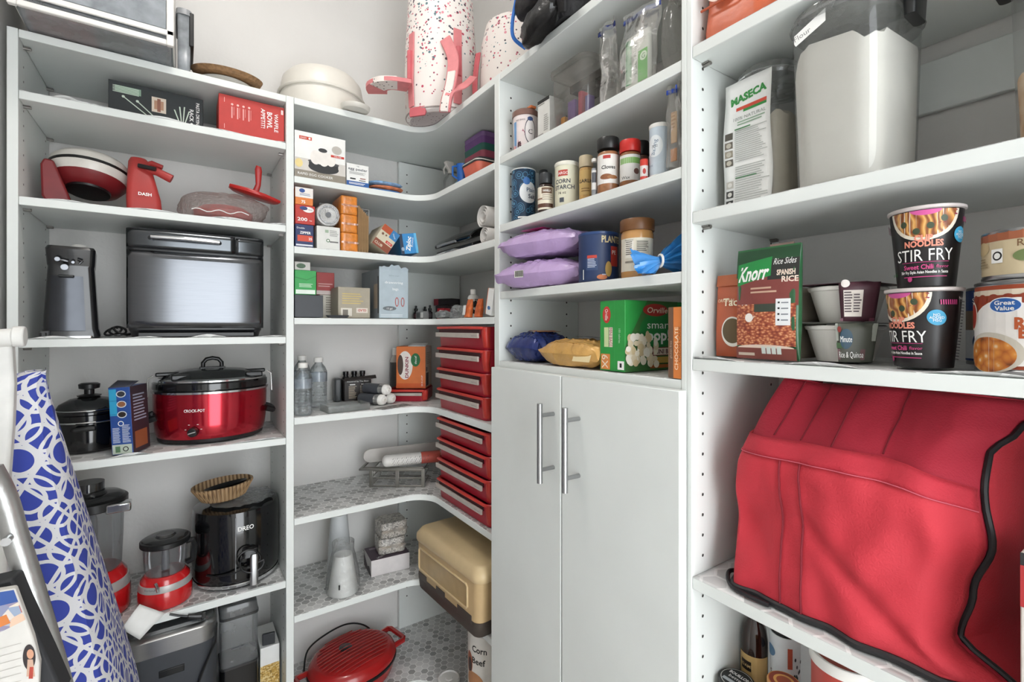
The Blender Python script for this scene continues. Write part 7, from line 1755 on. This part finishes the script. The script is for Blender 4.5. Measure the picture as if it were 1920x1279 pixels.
# cans at the far right
def tin(name, label, pc, r_, off, z0, hh, bodym, art, turn=0):
    x_ = X2 + off; t = thing(name, label, 'can', (x_, on_x(pc, CY, x_).y, z0), RZ2)
    MB().lathe([(r_ * .985, 0), (r_, .001), (r_, .003), (r_ * .985, .004), (r_ * .985, hh - .004), (r_, hh - .003), (r_, hh - .001), (r_ * .96, hh), (r_ * .94, hh - .003), (.002, hh - .003)], 48).build('can_body', STEEL, t)
    MB().lathe([(r_ * .99, .005), (r_ * .99, hh - .005)], 48, cap0=False, cap1=False).build('paper_label', bodym, t)
    P = Print(round_face(r_ * .992, turn), True); art(P, r_, hh); P.done(t); return t
def art_big(P, r_, h):
    P.rect(-.075, h * .84, .075, h * .90, K('#d9cbb6'))
    for k in range(9): P.ell(-.055 + .013 * k, h * .80, .006, .005, K('#8f3b24'), 8)
    P.ell(.004, h * .45, .050, h * .36, K('#e8e4df')); P.ell(-.006, h * .73, .014, h * .085, K('#e6e9ee')); P.ell(-.006, h * .73, .0128, h * .075, K('#2a5fa8')); P.text('Great', -.006, h * .758, .0042, WINK, .017, 0, .02); P.text('Value', -.006, h * .700, .0042, WINK, .016, 0, .02)
    P.text('Refried', .022, h * .54, .011, K('#b5562c'), .04, 0, .04); P.text('Beans', .022, h * .44, .010, K('#b5562c'), .034, 0, .04)
    P.ell(-.020, h * .22, .030, h * .22, K('#c9c2b4')); P.ell(-.022, h * .20, .026, h * .19, ramp_mat('bean_print', 'voronoi', 120, [(0, '#efe3c4'), (.3, '#d98f3f'), (.7, '#b5642a'), (1, '#6b3a1e')], .45)); P.ell(-.046, h * .62, .010, h * .16, K('#e9dfd2')); P.ell(-.046, h * .62, .008, h * .14, K('#a83a2c')); P.ell(.03, h * .06, .012, h * .05, K('#3b2a26'))
cbig = K('#9c4426')
xb_ = X2 + .058; rbig = .0525
yb_ = on_x(1831, CY, xb_ - .01).y - rbig * .94
t = tin('food_can', 'large can with brown label and blue oval logo at right edge', 1915, rbig, .058, zb, .092, cbig, art_big, -18); t.location.y = yb_
def art_small(P, r_, h):
    P.rect(-.07, h * .78, .07, h * .95, K('#9c5a3c')); P.ell(-.020, h * .66, .011, h * .14, K('#c9b389')); P.rect(-.006, h * .34, .005, h * .62, WINK); P.ell(0, h * .48, .0045, .0045, INK); P.ell(0, h * .48, .003, .003, WINK); P.ell(.025, h * .45, .012, h * .12, K('#6a7a4a')); P.lines(-.026, -.010, h * .46, h * .24, 4, K('#9a8a6a')); P.text('Refried', .03, h * .70, .007, K('#6b4a2c'))
t = tin('food_can', 'small beige can standing on the large brown label can', 1915, .040, .058, zb + .0925, .050, K('#c9b997'), art_small, -34); t.location.y = yb_ + .006
t.location.x -= .006
def art_blue(P, r_, h):
    P.rect(-.03, h * .70, .03, h * .96, K('#27427a')); P.rect(-.03, h * .45, .03, h * .70, K('#7d6a5a')); P.rect(-.03, .006, .03, h * .45, K('#c9ccd0')); P.ell(0, h * .3, .008, .010, K('#35507a')); P.text('Soup', 0, h * .83, .006, WINK); P.rect(-.03, .005, .03, h * .08, K('#27427a'))
t = tin('food_can', 'narrow blue labelled can behind the large can', 1822, .026, .165, zb, .094, K('#5a6a8a'), art_blue, -20)
t.location.y = on_x(1815, CY, X2 + .165).y - .0245

# ------------------------------------------------------------------ right bay: red fabric cover
zb = RB['s3'] + .0006
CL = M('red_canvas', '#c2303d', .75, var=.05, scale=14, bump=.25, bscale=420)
CLD = M('red_canvas_shaded', '#ab2236', .75, var=.05, scale=14, bump=.25, bscale=420)  # same red canvas, shade on the upper cover put into the colour
PIPE = M('black_piping', '#18171a', .5)
t = thing('appliance_cover', 'large red canvas appliance cover with black piping and front pocket', 'cover', (X2 + .148, .268, zb), RZ2)
# front sheet in local x (0 at the left end), z up; local y = depth, negative toward the viewer
def gy(x_): return .275 - x_             # world y -> local x
WL = -.150; WR = .128; HT = .312
def wob(v):
    T = ((0, .030), (.12, -.022), (.3, -.010), (.5, .008), (.68, .002), (.8, .004), (.9, .026), (1.0, .055))
    for (a, p_), (b_, q_) in zip(T, T[1:]):
        if v <= b_:
            s_ = max(0, (v - a) / (b_ - a)); s_ = s_ * s_ * (3 - 2 * s_); return p_ + (q_ - p_) * s_
    return T[-1][1]
def front(u, v, o=0.0):
    """u along the width, v up; drapes back towards the top and is dented at the left"""
    x = WL + (WR - WL) * u
    x += .030 * (v ** 1.5) * (1 - u) ** 2 * 1.0 - .010 * math.sin(math.pi * v) * (1 - u) - .045 * (v - .1) ** 2 * u * (1 if v > .1 else 0) * .4
    back = .10 * max(0, v - .60) ** 1.35 / .4 ** 1.35
    y = -.118 + back
    y += .020 * (1 - v) * (0 if v > .3 else .3 - v) * 0
    y += .012 * math.exp(-((u - .12) / .13) ** 2 - ((v - .30) / .14) ** 2) * 2.2     # dent by the lower left corner
    y -= .014 * math.exp(-((u - .60) / .30) ** 2 - ((v - .42) / .26) ** 2)           # belly
    fold = .007 * math.sin(u * 17 + 2.2 * v) * max(0, v - .5) * 2
    fold += .011 * nz(u * 4, v * 3.5, 1.0) + .005 * nz(u * 9, v * 7, 4.0)
    x += wob(v) * u ** 5
    diag = (u - .55) * .8 + (v - .3) * .9
    fold += .007 * math.exp(-(diag / .05) ** 2) * (1 if .02 < v < .62 else 0) * max(0, min(1, (u - .3) * 4))
    e = max(0, (u - .86) / .14)
    y += .045 * e ** 1.6
    e2 = max(0, (.07 - u) / .07); y += .05 * e2 ** 2
    z = HT * v * (1 - .055 * u * v - .02 * math.sin(6 * u) * v * v) + .0005
    return (x, y + fold * 1.0 - o, max(.0005, z))
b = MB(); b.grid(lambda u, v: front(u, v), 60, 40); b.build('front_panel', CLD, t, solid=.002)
# top and back: closes over to the rear
def rear(u, v):
    a = front(u, 1.0); return (a[0] * (1 - .0 * v), a[1] + (.100 - a[1]) * v, a[2] - .10 * v ** 3 + .006 * math.sin(9 * u + 4 * v) - .004)
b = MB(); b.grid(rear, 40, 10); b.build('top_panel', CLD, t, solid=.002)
# right side gusset
def gus(u, v):
    a = Vector(front(1.0, v)); bq = Vector((WR + .012 + .03 * v * v, .095, HT * .93 * v + .0005))
    q = a.lerp(bq, u); q.x += .008 * math.sin(math.pi * u) * (.4 + .6 * math.sin(4 * v + 1)); q.y -= .018 * math.sin(math.pi * u) + .006 * nz(u * 5, v * 6, 0); return (q.x, q.y, max(.0005, q.z))
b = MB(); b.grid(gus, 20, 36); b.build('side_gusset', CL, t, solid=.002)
def gusl(u, v):
    a = Vector(front(0.0, v)); bq = Vector((WL + .012 + .03 * v, .098, HT * .95 * v + .0005)); q = a.lerp(bq, u); q.x -= .006 * math.sin(math.pi * u); return (q.x, q.y, max(.0005, q.z))
b = MB(); b.grid(gusl, 12, 24); b.build('side_gusset', CL, t, solid=.002)
# pocket with hem
def ptop(u): return .725 + .03 * math.sin(math.pi * u) - .05 * max(0, (u - .80) / .2) ** 1.5
def pocket(u, v, o=.005): return front(u, v * ptop(u), o + .010 * (v ** 6) * math.sin(math.pi * min(1, max(0, u))) )
b = MB(); b.grid(lambda u, v: pocket(.012 + .976 * u, v), 60, 34); b.build('front_pocket', CL, t, solid=.002)
b = MB(); b.grid(lambda u, v: pocket(.012 + .976 * u, .895 + .105 * v, .0085), 60, 4); b.build('pocket_hem', M('red_hem', '#b82838', .75, var=.05, bump=.25, bscale=420), t, solid=.002)
for uu in (.30, .40):
    MB().tube([pocket(uu + .02 * math.sin(3 * k / 20), .015 + .87 * k / 20, .0072) for k in range(21)], .0013, 5).build('seam', M('seam_dark', '#7d1726', .8), t)
MB().tube([pocket(.012 + .976 * k / 50, .893, .0088) for k in range(51)], .0007, 5).build('stitch_line', M('stitch_pink', '#c9596a', .8), t)
for uu in (.20, .34, .50, .70):
    MB().tube([front(uu + .004 * math.sin(k * .4), .75 + .25 * k / 12, .0004) for k in range(13)], .0012, 5).build('seam', M('seam_dark'), t)
MB().tube([front(1.0, .018 + .982 * k / 30, .003) for k in range(31)], .0036, 8).build('piping', PIPE, t)
MB().tube([front(k / 50, .012, .007) for k in range(51)], .0046, 8).build('piping', PIPE, t)
MB().tube([front(0.0, .45 * k / 16, .003) for k in range(17)], .004, 8).build('piping', PIPE, t)
MB().tube(smooth_path([front(.0, .012, .010), (WL - .007, -.100, .006), (WL + .02, -.134, .0045), front(.26, .008, .014)], 8), .0032, 7).build('loose_cord', PIPE, t)
MB().tube(smooth_path([front(.0, .30, .004), (WL + .020, -.09, HT * .245), (WL + .03, -.088, HT * .31), (WL + .028, -.06, HT * .36)], 5), .0035, 7).build('piping', PIPE, t)
# white and red carton at the far right edge
x_ = X2 + .004; y0 = on_x(1904, CY, x_).y; hh = on_x(1910, 1035, x_).z - zb
t = carton('red_white_carton', 'red and white carton at the far right picture edge', 'box', (x_ + .0385, y0 - .06, zb), RZ2, .12, .075, hh, K('#d6cfc8'))
P = Print(face(.12, .075, hh)); P.rect(0, hh * .70, .12, hh * .93, K('#b03034')); P.rect(0, hh * .93, .12, hh, K('#2b2a2c')); P.done(t)
t.location.y = y0 - .063

# ------------------------------------------------------------------ right bay: sauces below
zb = RB['s4'] + .0003
x_ = X2 + .14; p_, _, w_, _ = place(2, 1384, 1435, 1200, .14, 0, zb); y_ = p_.y; r_ = w_ / 2
t = thing('vanilla_bottle', 'brown glass vanilla bottle with tan label', 'bottle', (x_, y_ - .005, zb), RZ2)
zl = on_x(1409, 1216, x_).z - zb; hT = zl + .10
MB().lathe([(r_ * .95, 0), (r_, .004), (r_, zl + .022), (r_ * .86, zl + .040), (r_ * .50, zl + .058), (r_ * .42, zl + .066), (r_ * .42, hT - .012)], 32).build('bottle', M('brown_glass'), t)
MB().lathe([(r_ * .48, hT - .012), (r_ * .48, hT)], 24).build('cap', BLACK, t)
P = Print(round_face(r_ * 1.004, 18), True); P.rect(-r_ * 1.35, .012, r_ * 1.35, zl, K('#cfae72')); P.rect(-r_ * .95, zl - .026, -r_ * .05, zl - .010, K('#2c221c')); P.text('ADAMS', -r_ * .5, zl - .018, .005, K('#d9c08a'), None, 0, .02); P.rect(-r_ * .9, zl * .2, r_ * .8, zl * .62, K('#b9873f')); P.text('VANILLA', 0, zl * .52, .008, K('#f0e0b5'), r_ * 1.3, 0, .01); P.text('extract', 0, zl * .38, .006, K('#f0e0b5')); P.done(t)
x_ = X2 + .15; p_, _, w_, _ = place(2, 1436, 1494, 1200, .15, 0, zb); y_ = p_.y; r_ = w_ / 2
zt = on_x(1463, 1180, x_).z - zb
t = thing('soy_sauce_can', 'white patterned soy sauce can with black lid', 'can', (x_, y_ - .006, zb), RZ2)
MB().lathe([(r_ * .98, 0), (r_, .003), (r_, zt - .006), (r_ * .97, zt)], 34).build('can_body', K('#d8dcde'), t)
MB().lathe([(r_ * .9, zt), (r_ * .93, zt + .001), (r_ * .93, zt + .010), (r_ * .86, zt + .012)], 30).build('lid', BLACK, t)
P = Print(round_face(r_ * 1.003, 20), True); P.rect(.006, zt - .046, .013, zt - .014, K('#b5523c')); P.ell(-.022, zt - .028, .010, .009, K('#5f7f9c')); P.text('Soy Sauce', -.001, zt - .060, .0085, INK, .042, 4); P.text('Gluten Free Seasoning', 0, zt - .070, .004, K('#b5523c'), .036, 3); P.rect(-.012, zt - .094, .012, zt - .086, K('#2c2f33'))
for k in range(16): P.ell(rnd.uniform(.014, .030), zt - rnd.uniform(.03, .11), .0016, .003, K('#2c3236'), 6)
P.ell(-.02, zt - .085, .012, .010, K('#7d98ab')); P.done(t)
x_ = X2 + .075; c_, _, w_, _ = place(2, 1514, 1660, 1200, .075, 0, zb); r_ = w_ / 2
zt = on_x(1575, 1224, x_ + .0).z - zb
t = thing('oats_canister', 'large round oatmeal canister with white rim lid and red picture', 'canister', (x_ + .006, c_.y, zb), RZ2)
MB().lathe([(r_ * .95, 0), (r_ * .96, .002), (r_ * .96, zt - .012)], 44).build('canister', K('#b5463c'), t)
MB().lathe([(r_, zt - .014), (r_ * 1.02, zt - .012), (r_ * 1.02, zt - .002), (r_ * .99, zt), (r_ * .93, zt), (r_ * .92, zt - .002), (.002, zt - .002)], 44).build('lid', WPLAS, t)
P = Print(lambda u, v, o: (u, v, zt - .0018 + o)); rr2 = r_ * .86; P.ell(0, 0, rr2, rr2, K('#8f3a2c')); P.ell(.0, .012, rr2 * .46, rr2 * .42, K('#e8d2b8')); P.ell(0, .022, rr2 * .52, rr2 * .22, K('#d9d3c9')); P.rect(-rr2 * .6, -rr2 * .62, rr2 * .62, -rr2 * .12, K('#26282c')); P.text('QUAKER', 0, -rr2 * .36, .013, WINK, rr2 * 1.1, 0, .03); P.done(t)
x_ = X2 + .075; zt = on_x(1372, 1268, x_).z - zb; p_, _, w_, _ = place(2, 1341, 1411, 1200, .075, 0, zb); y_ = p_.y; r_ = w_ / 2
t = thing('bouillon_jar', 'jar with round black bouillon lid', 'jar', (x_, y_ - .005, zb), RZ2)
MB().lathe([(r_ * .9, 0), (r_ * .94, .004), (r_ * .94, zt - .02)], 32).build('jar', M('bouillon', '#6b4a2c', .3), t)
MB().lathe([(r_, zt - .02), (r_, zt - .002), (r_ * .95, zt), (.002, zt)], 36).build('lid', BLACK, t)
P = Print(lambda u, v, o: (u, v, zt + o)); P.ell(0, 0, r_ * .86, r_ * .86, K('#c9c9c4')); P.ell(0, 0, r_ * .82, r_ * .82, INK); P.text('BOUILLON', 0, r_ * .35, .0065, WINK, r_ * 1.2, 0, .03); P.text('better', 0, 0, .007, WINK); P.rect(-r_ * .6, -r_ * .55, r_ * .5, -r_ * .3, K('#a9adb0')); P.done(t)
x_ = X2 + .065; zt = on_x(1470, 1277, x_).z - zb; y_ = on_x(1470, CY, x_).y; r_ = .022
t = thing('sauce_jar', 'jar with orange and brown printed lid before the soy sauce', 'jar', (x_, y_, zb), RZ2)
MB().lathe([(r_ * .9, 0), (r_ * .94, .004), (r_ * .94, zt - .014)], 32).build('jar', M('sauce_red', '#8a3a22', .3), t)
MB().lathe([(r_, zt - .014), (r_, zt - .002), (r_ * .95, zt), (.002, zt)], 32).build('lid', K('#c98a4a'), t)
P = Print(lambda u, v, o: (u, v, zt + o)); P.ell(0, 0, r_ * .88, r_ * .88, K('#8a3a2a')); P.ell(0, 0, r_ * .62, r_ * .62, K('#d9a05a')); P.ell(0, 0, r_ * .45, r_ * .45, K('#9a4a32')); P.done(t)
# ------------------------------------------------------------------ left foreground: ironing board, step ladder, package
def geo_cover():
    """white cover printed with blue geometric chain: rings and diagonal bars left white on blue"""
    m = bpy.data.materials.new('chain_print_fabric'); m.use_nodes = True; MATS['chain_print_fabric'] = m
    nt = m.node_tree; N = nt.nodes; L = nt.links; p = N['Principled BSDF']; p.inputs['Roughness'].default_value = .8
    uv = N.new('ShaderNodeUVMap'); uv.uv_map = 'UVMap'
    def vm(op, a, b=None, s=None):
        n = N.new('ShaderNodeVectorMath'); n.operation = op
        for i, v in enumerate((a, b)):
            if v is None: continue
            if isinstance(v, tuple): n.inputs[i].default_value = v
            else: L.new(v, n.inputs[i])
        if s is not None: n.inputs['Scale'].default_value = s
        return n
    def mt(op, a, b=0.0, c=None):
        n = N.new('ShaderNodeMath'); n.operation = op
        for i, v in enumerate((a, b) if c is None else (a, b, c)):
            if isinstance(v, (int, float)): n.inputs[i].default_value = v
            else: L.new(v, n.inputs[i])
        return n.outputs[0]
    q = vm('ADD', vm('SCALE', uv.outputs[0], s=1 / .062).outputs[0], (40.0, 40.0, 0)).outputs[0]
    def ring(off, rad, wd, stretch=(1, 1, 1)):
        f = vm('SUBTRACT', vm('FRACTION', vm('MULTIPLY', vm('ADD', q, off).outputs[0], stretch).outputs[0]).outputs[0], (.5, .5, 0)).outputs[0]
        f = vm('DIVIDE', f, stretch).outputs[0]; f = vm('MULTIPLY', f, (1, 1, 0)).outputs[0]
        l = vm('LENGTH', f).outputs['Value']
        return mt('LESS_THAN', mt('ABSOLUTE', mt('SUBTRACT', l, rad)), wd)
    def bars(dirv, per, wd, ph=0.0):
        d = vm('DOT_PRODUCT', q, dirv).outputs['Value']
        fr = mt('FRACT', mt('ADD', mt('MULTIPLY', d, per), ph))
        return mt('LESS_THAN', mt('ABSOLUTE', mt('SUBTRACT', fr, .5)), wd)
    sh = [ring((0, 0, 0), .34, .045), ring((.5, .5, 0), .34, .045), ring((0, 0, 0), .60, .04, (.5, .5, 1)), ring((1.0, 1.0, 0), .60, .04, (.5, .5, 1)), bars((1, .75, 0), 1.0, .055), bars((1, -.75, 0), 1.0, .055)]
    acc = sh[0]
    for s in sh[1:]: acc = mt('MAXIMUM', acc, s)
    mx = N.new('ShaderNodeMix'); mx.data_type = 'RGBA'; L.new(acc, mx.inputs[0]); mx.inputs[6].default_value = lin('#33439e'); mx.inputs[7].default_value = lin('#d9d9dc')
    L.new(mx.outputs[2], p.inputs['Base Color']); return m
CHAIN = geo_cover()
# board stands on its tail, parallel to the left wall and leaning; near edge wrapped thick, far edge tapers to the nose
ZN = H - .072                     # nose top
t = thing('ironing_board', 'ironing board with blue and white geometric cover standing upright', 'ironing board', (-.10, 1.15, 0), 0)
def bx(z): return -.192 + .118 * (ZN - z) / .7        # x of the near front edge: the foot stands further from the wall
def section(k, n):
    s = (k / n) ** 1.6; z = ZN - s * (ZN - .03)
    grow = math.sqrt(max(0, 1 - (1 - min(1, s / .16)) ** 2))
    wid = .245 * (min(1, s / .6)) ** .75 * grow + .03 * grow      # depth along y
    thk = .078 * math.sqrt(max(0, 1 - (1 - min(1, s / .05)) ** 2)) + .006
    return z, wid, thk
verts = []; uvs = []; n = 48; ring_n = 0
R_ = []; U_ = []
for k in range(n + 1):
    z, wid, thk = section(k, n); s = (k / n) ** 1.6
    x0 = bx(z); y0 = 1.055
    nosey = .05 * (1 - math.sqrt(max(0, 1 - (1 - min(1, s / .16)) ** 2)))
    pts = [(x0 - thk, y0 + .035 + nosey), (x0 - thk * .85, y0 + .006 + nosey), (x0 - thk * .5, y0 - .004 + nosey), (x0 - thk * .12, y0 + .004 + nosey), (x0, y0 + .020 + nosey), (x0 + .004, y0 + wid * .3 + nosey), (x0 + .003, y0 + wid * .7 + nosey), (x0 - .004, y0 + wid + nosey), (x0 - .020, y0 + wid + .004 + nosey), (x0 - .022, y0 + wid * .9 + nosey), (x0 - .026, y0 + wid * .4 + .02 + nosey)]
    ring = [Vector((px, py, z)) for px, py in pts]
    acc = 0; us = []
    for i, q in enumerate(ring):
        if i: acc += (q - ring[i - 1]).length
        us.append(acc)
    R_.append([tuple(q - t.location) for q in ring]); U_.append([(u, z) for u in us])
b = MB(); b.rings(R_); o = b.build('padded_cover', CHAIN, t)
me = o.data; ul = me.uv_layers.new(name='UVMap'); m_ = len(R_[0]); flat = [uv for r in U_ for uv in r]
for pl in me.polygons:
    for li, vi in zip(pl.loop_indices, pl.vertices):
        ul.data[li].uv = flat[vi]
MB().tube([(bx(.5) - .05 - t.location.x, .12, .02), (bx(.9) - .055 - t.location.x, .10, .9)], .008, 8).build('leg_tube', M('white_tube', '#cfd0ce', .35, .3), t)

LG = M('ladder_white', '#dcdbd7', .4); ALU = M('ladder_aluminium', '#b5b6b4', .35, .85, bump=.1)
ya_ = .86
t = thing('step_ladder', 'folded step ladder with silver rail and black ribbed treads', 'step ladder', (-.24, ya_, 0), 0)
def lp(px, py, y): return on_y(px, py, y) - t.location
# white top tube and upright
A0 = lp(-30, 636, .95); A1 = lp(46, 631, .95)
MB().rod(A0, A1, .0125, 18).build('top_rail', LG, t, bevel=.002)
MB().rod(A1 + Vector((-.012, 0, 0)), A1 + Vector((.001, 0, 0)), .0145, 18).build('rail_cap', LG, t, bevel=.002)
R_ = []
for (px, py, wd) in ((4, 640, .022), (5, 720, .026), (2, 800, .026), (-4, 900, .024), (-10, 1200, .024), (-14, 1500, .024), (-18, 1820, .024)):
    c = lp(px, py, .96); R_.append([(c.x - wd / 2, c.y - .01, c.z), (c.x + wd / 2, c.y - .01, c.z), (c.x + wd / 2, c.y + .012, c.z), (c.x - wd / 2, c.y + .012, c.z)])
MB().rings(R_).build('upright', LG, t, bevel=.004)
rail = smooth_path([lp(-20, 880, .84), lp(8, 935, .84), lp(30, 1010, .84), lp(55, 1090, .835), lp(85, 1190, .83), lp(110, 1279, .825), lp(150, 1440, .815), lp(185, 1620, .808), Vector((lp(235, 1800, .80).x, lp(235, 1800, .80).y, .014))], 5)
MB().tube(rail, [.0125] * len(rail), 12).build('side_rail', ALU, t)
q = lp(16, 1010, .826); MB().rod(q, q + Vector((0, -.012, 0)), .005, 12).build('bolt', CHROME, t)
TRD = M('tread_black', '#26272a', .6)
c = [lp(-40, 1100, .80), lp(24, 1085, .80), lp(118, 1300, .79), lp(60, 1420, .79), lp(-40, 1420, .79)]
v0 = [tuple(x) for x in c]; v1 = [tuple(x + Vector((.004, .03, 0))) for x in c]
MB().rings([v0, v1]).build('tread', TRD, t, bevel=.003)
b = MB()
for i in range(5):
    for j in range(9):
        q = lp(30 + 9 * j - 2 * i * 2 + 3 * i, 1112 + 21 * j + 10 * (i % 2) - 0 * i, .80) + Vector((-.016 * i, -.001, -.006 * i))
        b.box(q.x - .0014, q.x + .0014, q.y - .0016, q.y + .001, q.z - .006, q.z + .006)
o = b.build('grip_ribs', M('rib_grey', '#4a4b4f', .5), t); o['kind'] = 'stuff'
# package with photo print in front of the tread
ypk = .775
A = on_y(-60, 1118, ypk); B_ = on_y(28, 1104, ypk); C_ = on_y(62, 1196, ypk); D_ = on_y(74, 1245, ypk); E = on_y(66, 1420, ypk); F = on_y(-60, 1420, ypk)
t = thing('printed_package', 'white package printed with a family photo leaning on the black tread', 'package', (B_.x - .03, ypk, E.z), 0)
loc = t.location.copy(); loc.y = ypk
ring0 = [tuple(q - loc) for q in (A, B_, C_, D_, E, F)]; ring1 = [(x, y + .012, z) for x, y, z in ring0]
MB().rings([ring0, ring1]).build('package_body', M('package_white', '#d5d2cc', .5, var=.06, scale=30), t, bevel=.002)
def pf(u, v, o):
    q = on_y(u, v, ypk) - loc; return (q.x, q.y - o, q.z)
P = Print(pf); P.poly([(-58, 1120), (26, 1106), (34, 1128), (-58, 1150)], K('#2a4f95')); P.poly([(-58, 1150), (34, 1128), (48, 1162), (-58, 1215)], ramp_mat('crowd_print', 'cell', 90, [(0, '#c98a5a'), (.35, '#e6d6c4'), (.6, '#7a93b5'), (1, '#b5562f')], .5)); P.poly([(-58, 1180), (12, 1152), (20, 1168), (-58, 1200)], K('#cf7a3a'))
for k in range(7): P.poly([(-58, 1232 + 14 * k), (40, 1205 + 14 * k), (40, 1206 + 14 * k), (-58, 1233.4 + 14 * k)], K('#b3afa8'))
P.ell(55, 1232, 12, 24, K('#2a1f20')); P.ell(57, 1226, 6.5, 9, K('#d09a7c')); P.poly([(52, 1236), (62, 1236), (66, 1268), (50, 1268)], K('#c9a58f')); P.poly([(56, 1250), (63, 1250), (62, 1272), (54, 1272)], K('#b0402f'))
P.done(t)
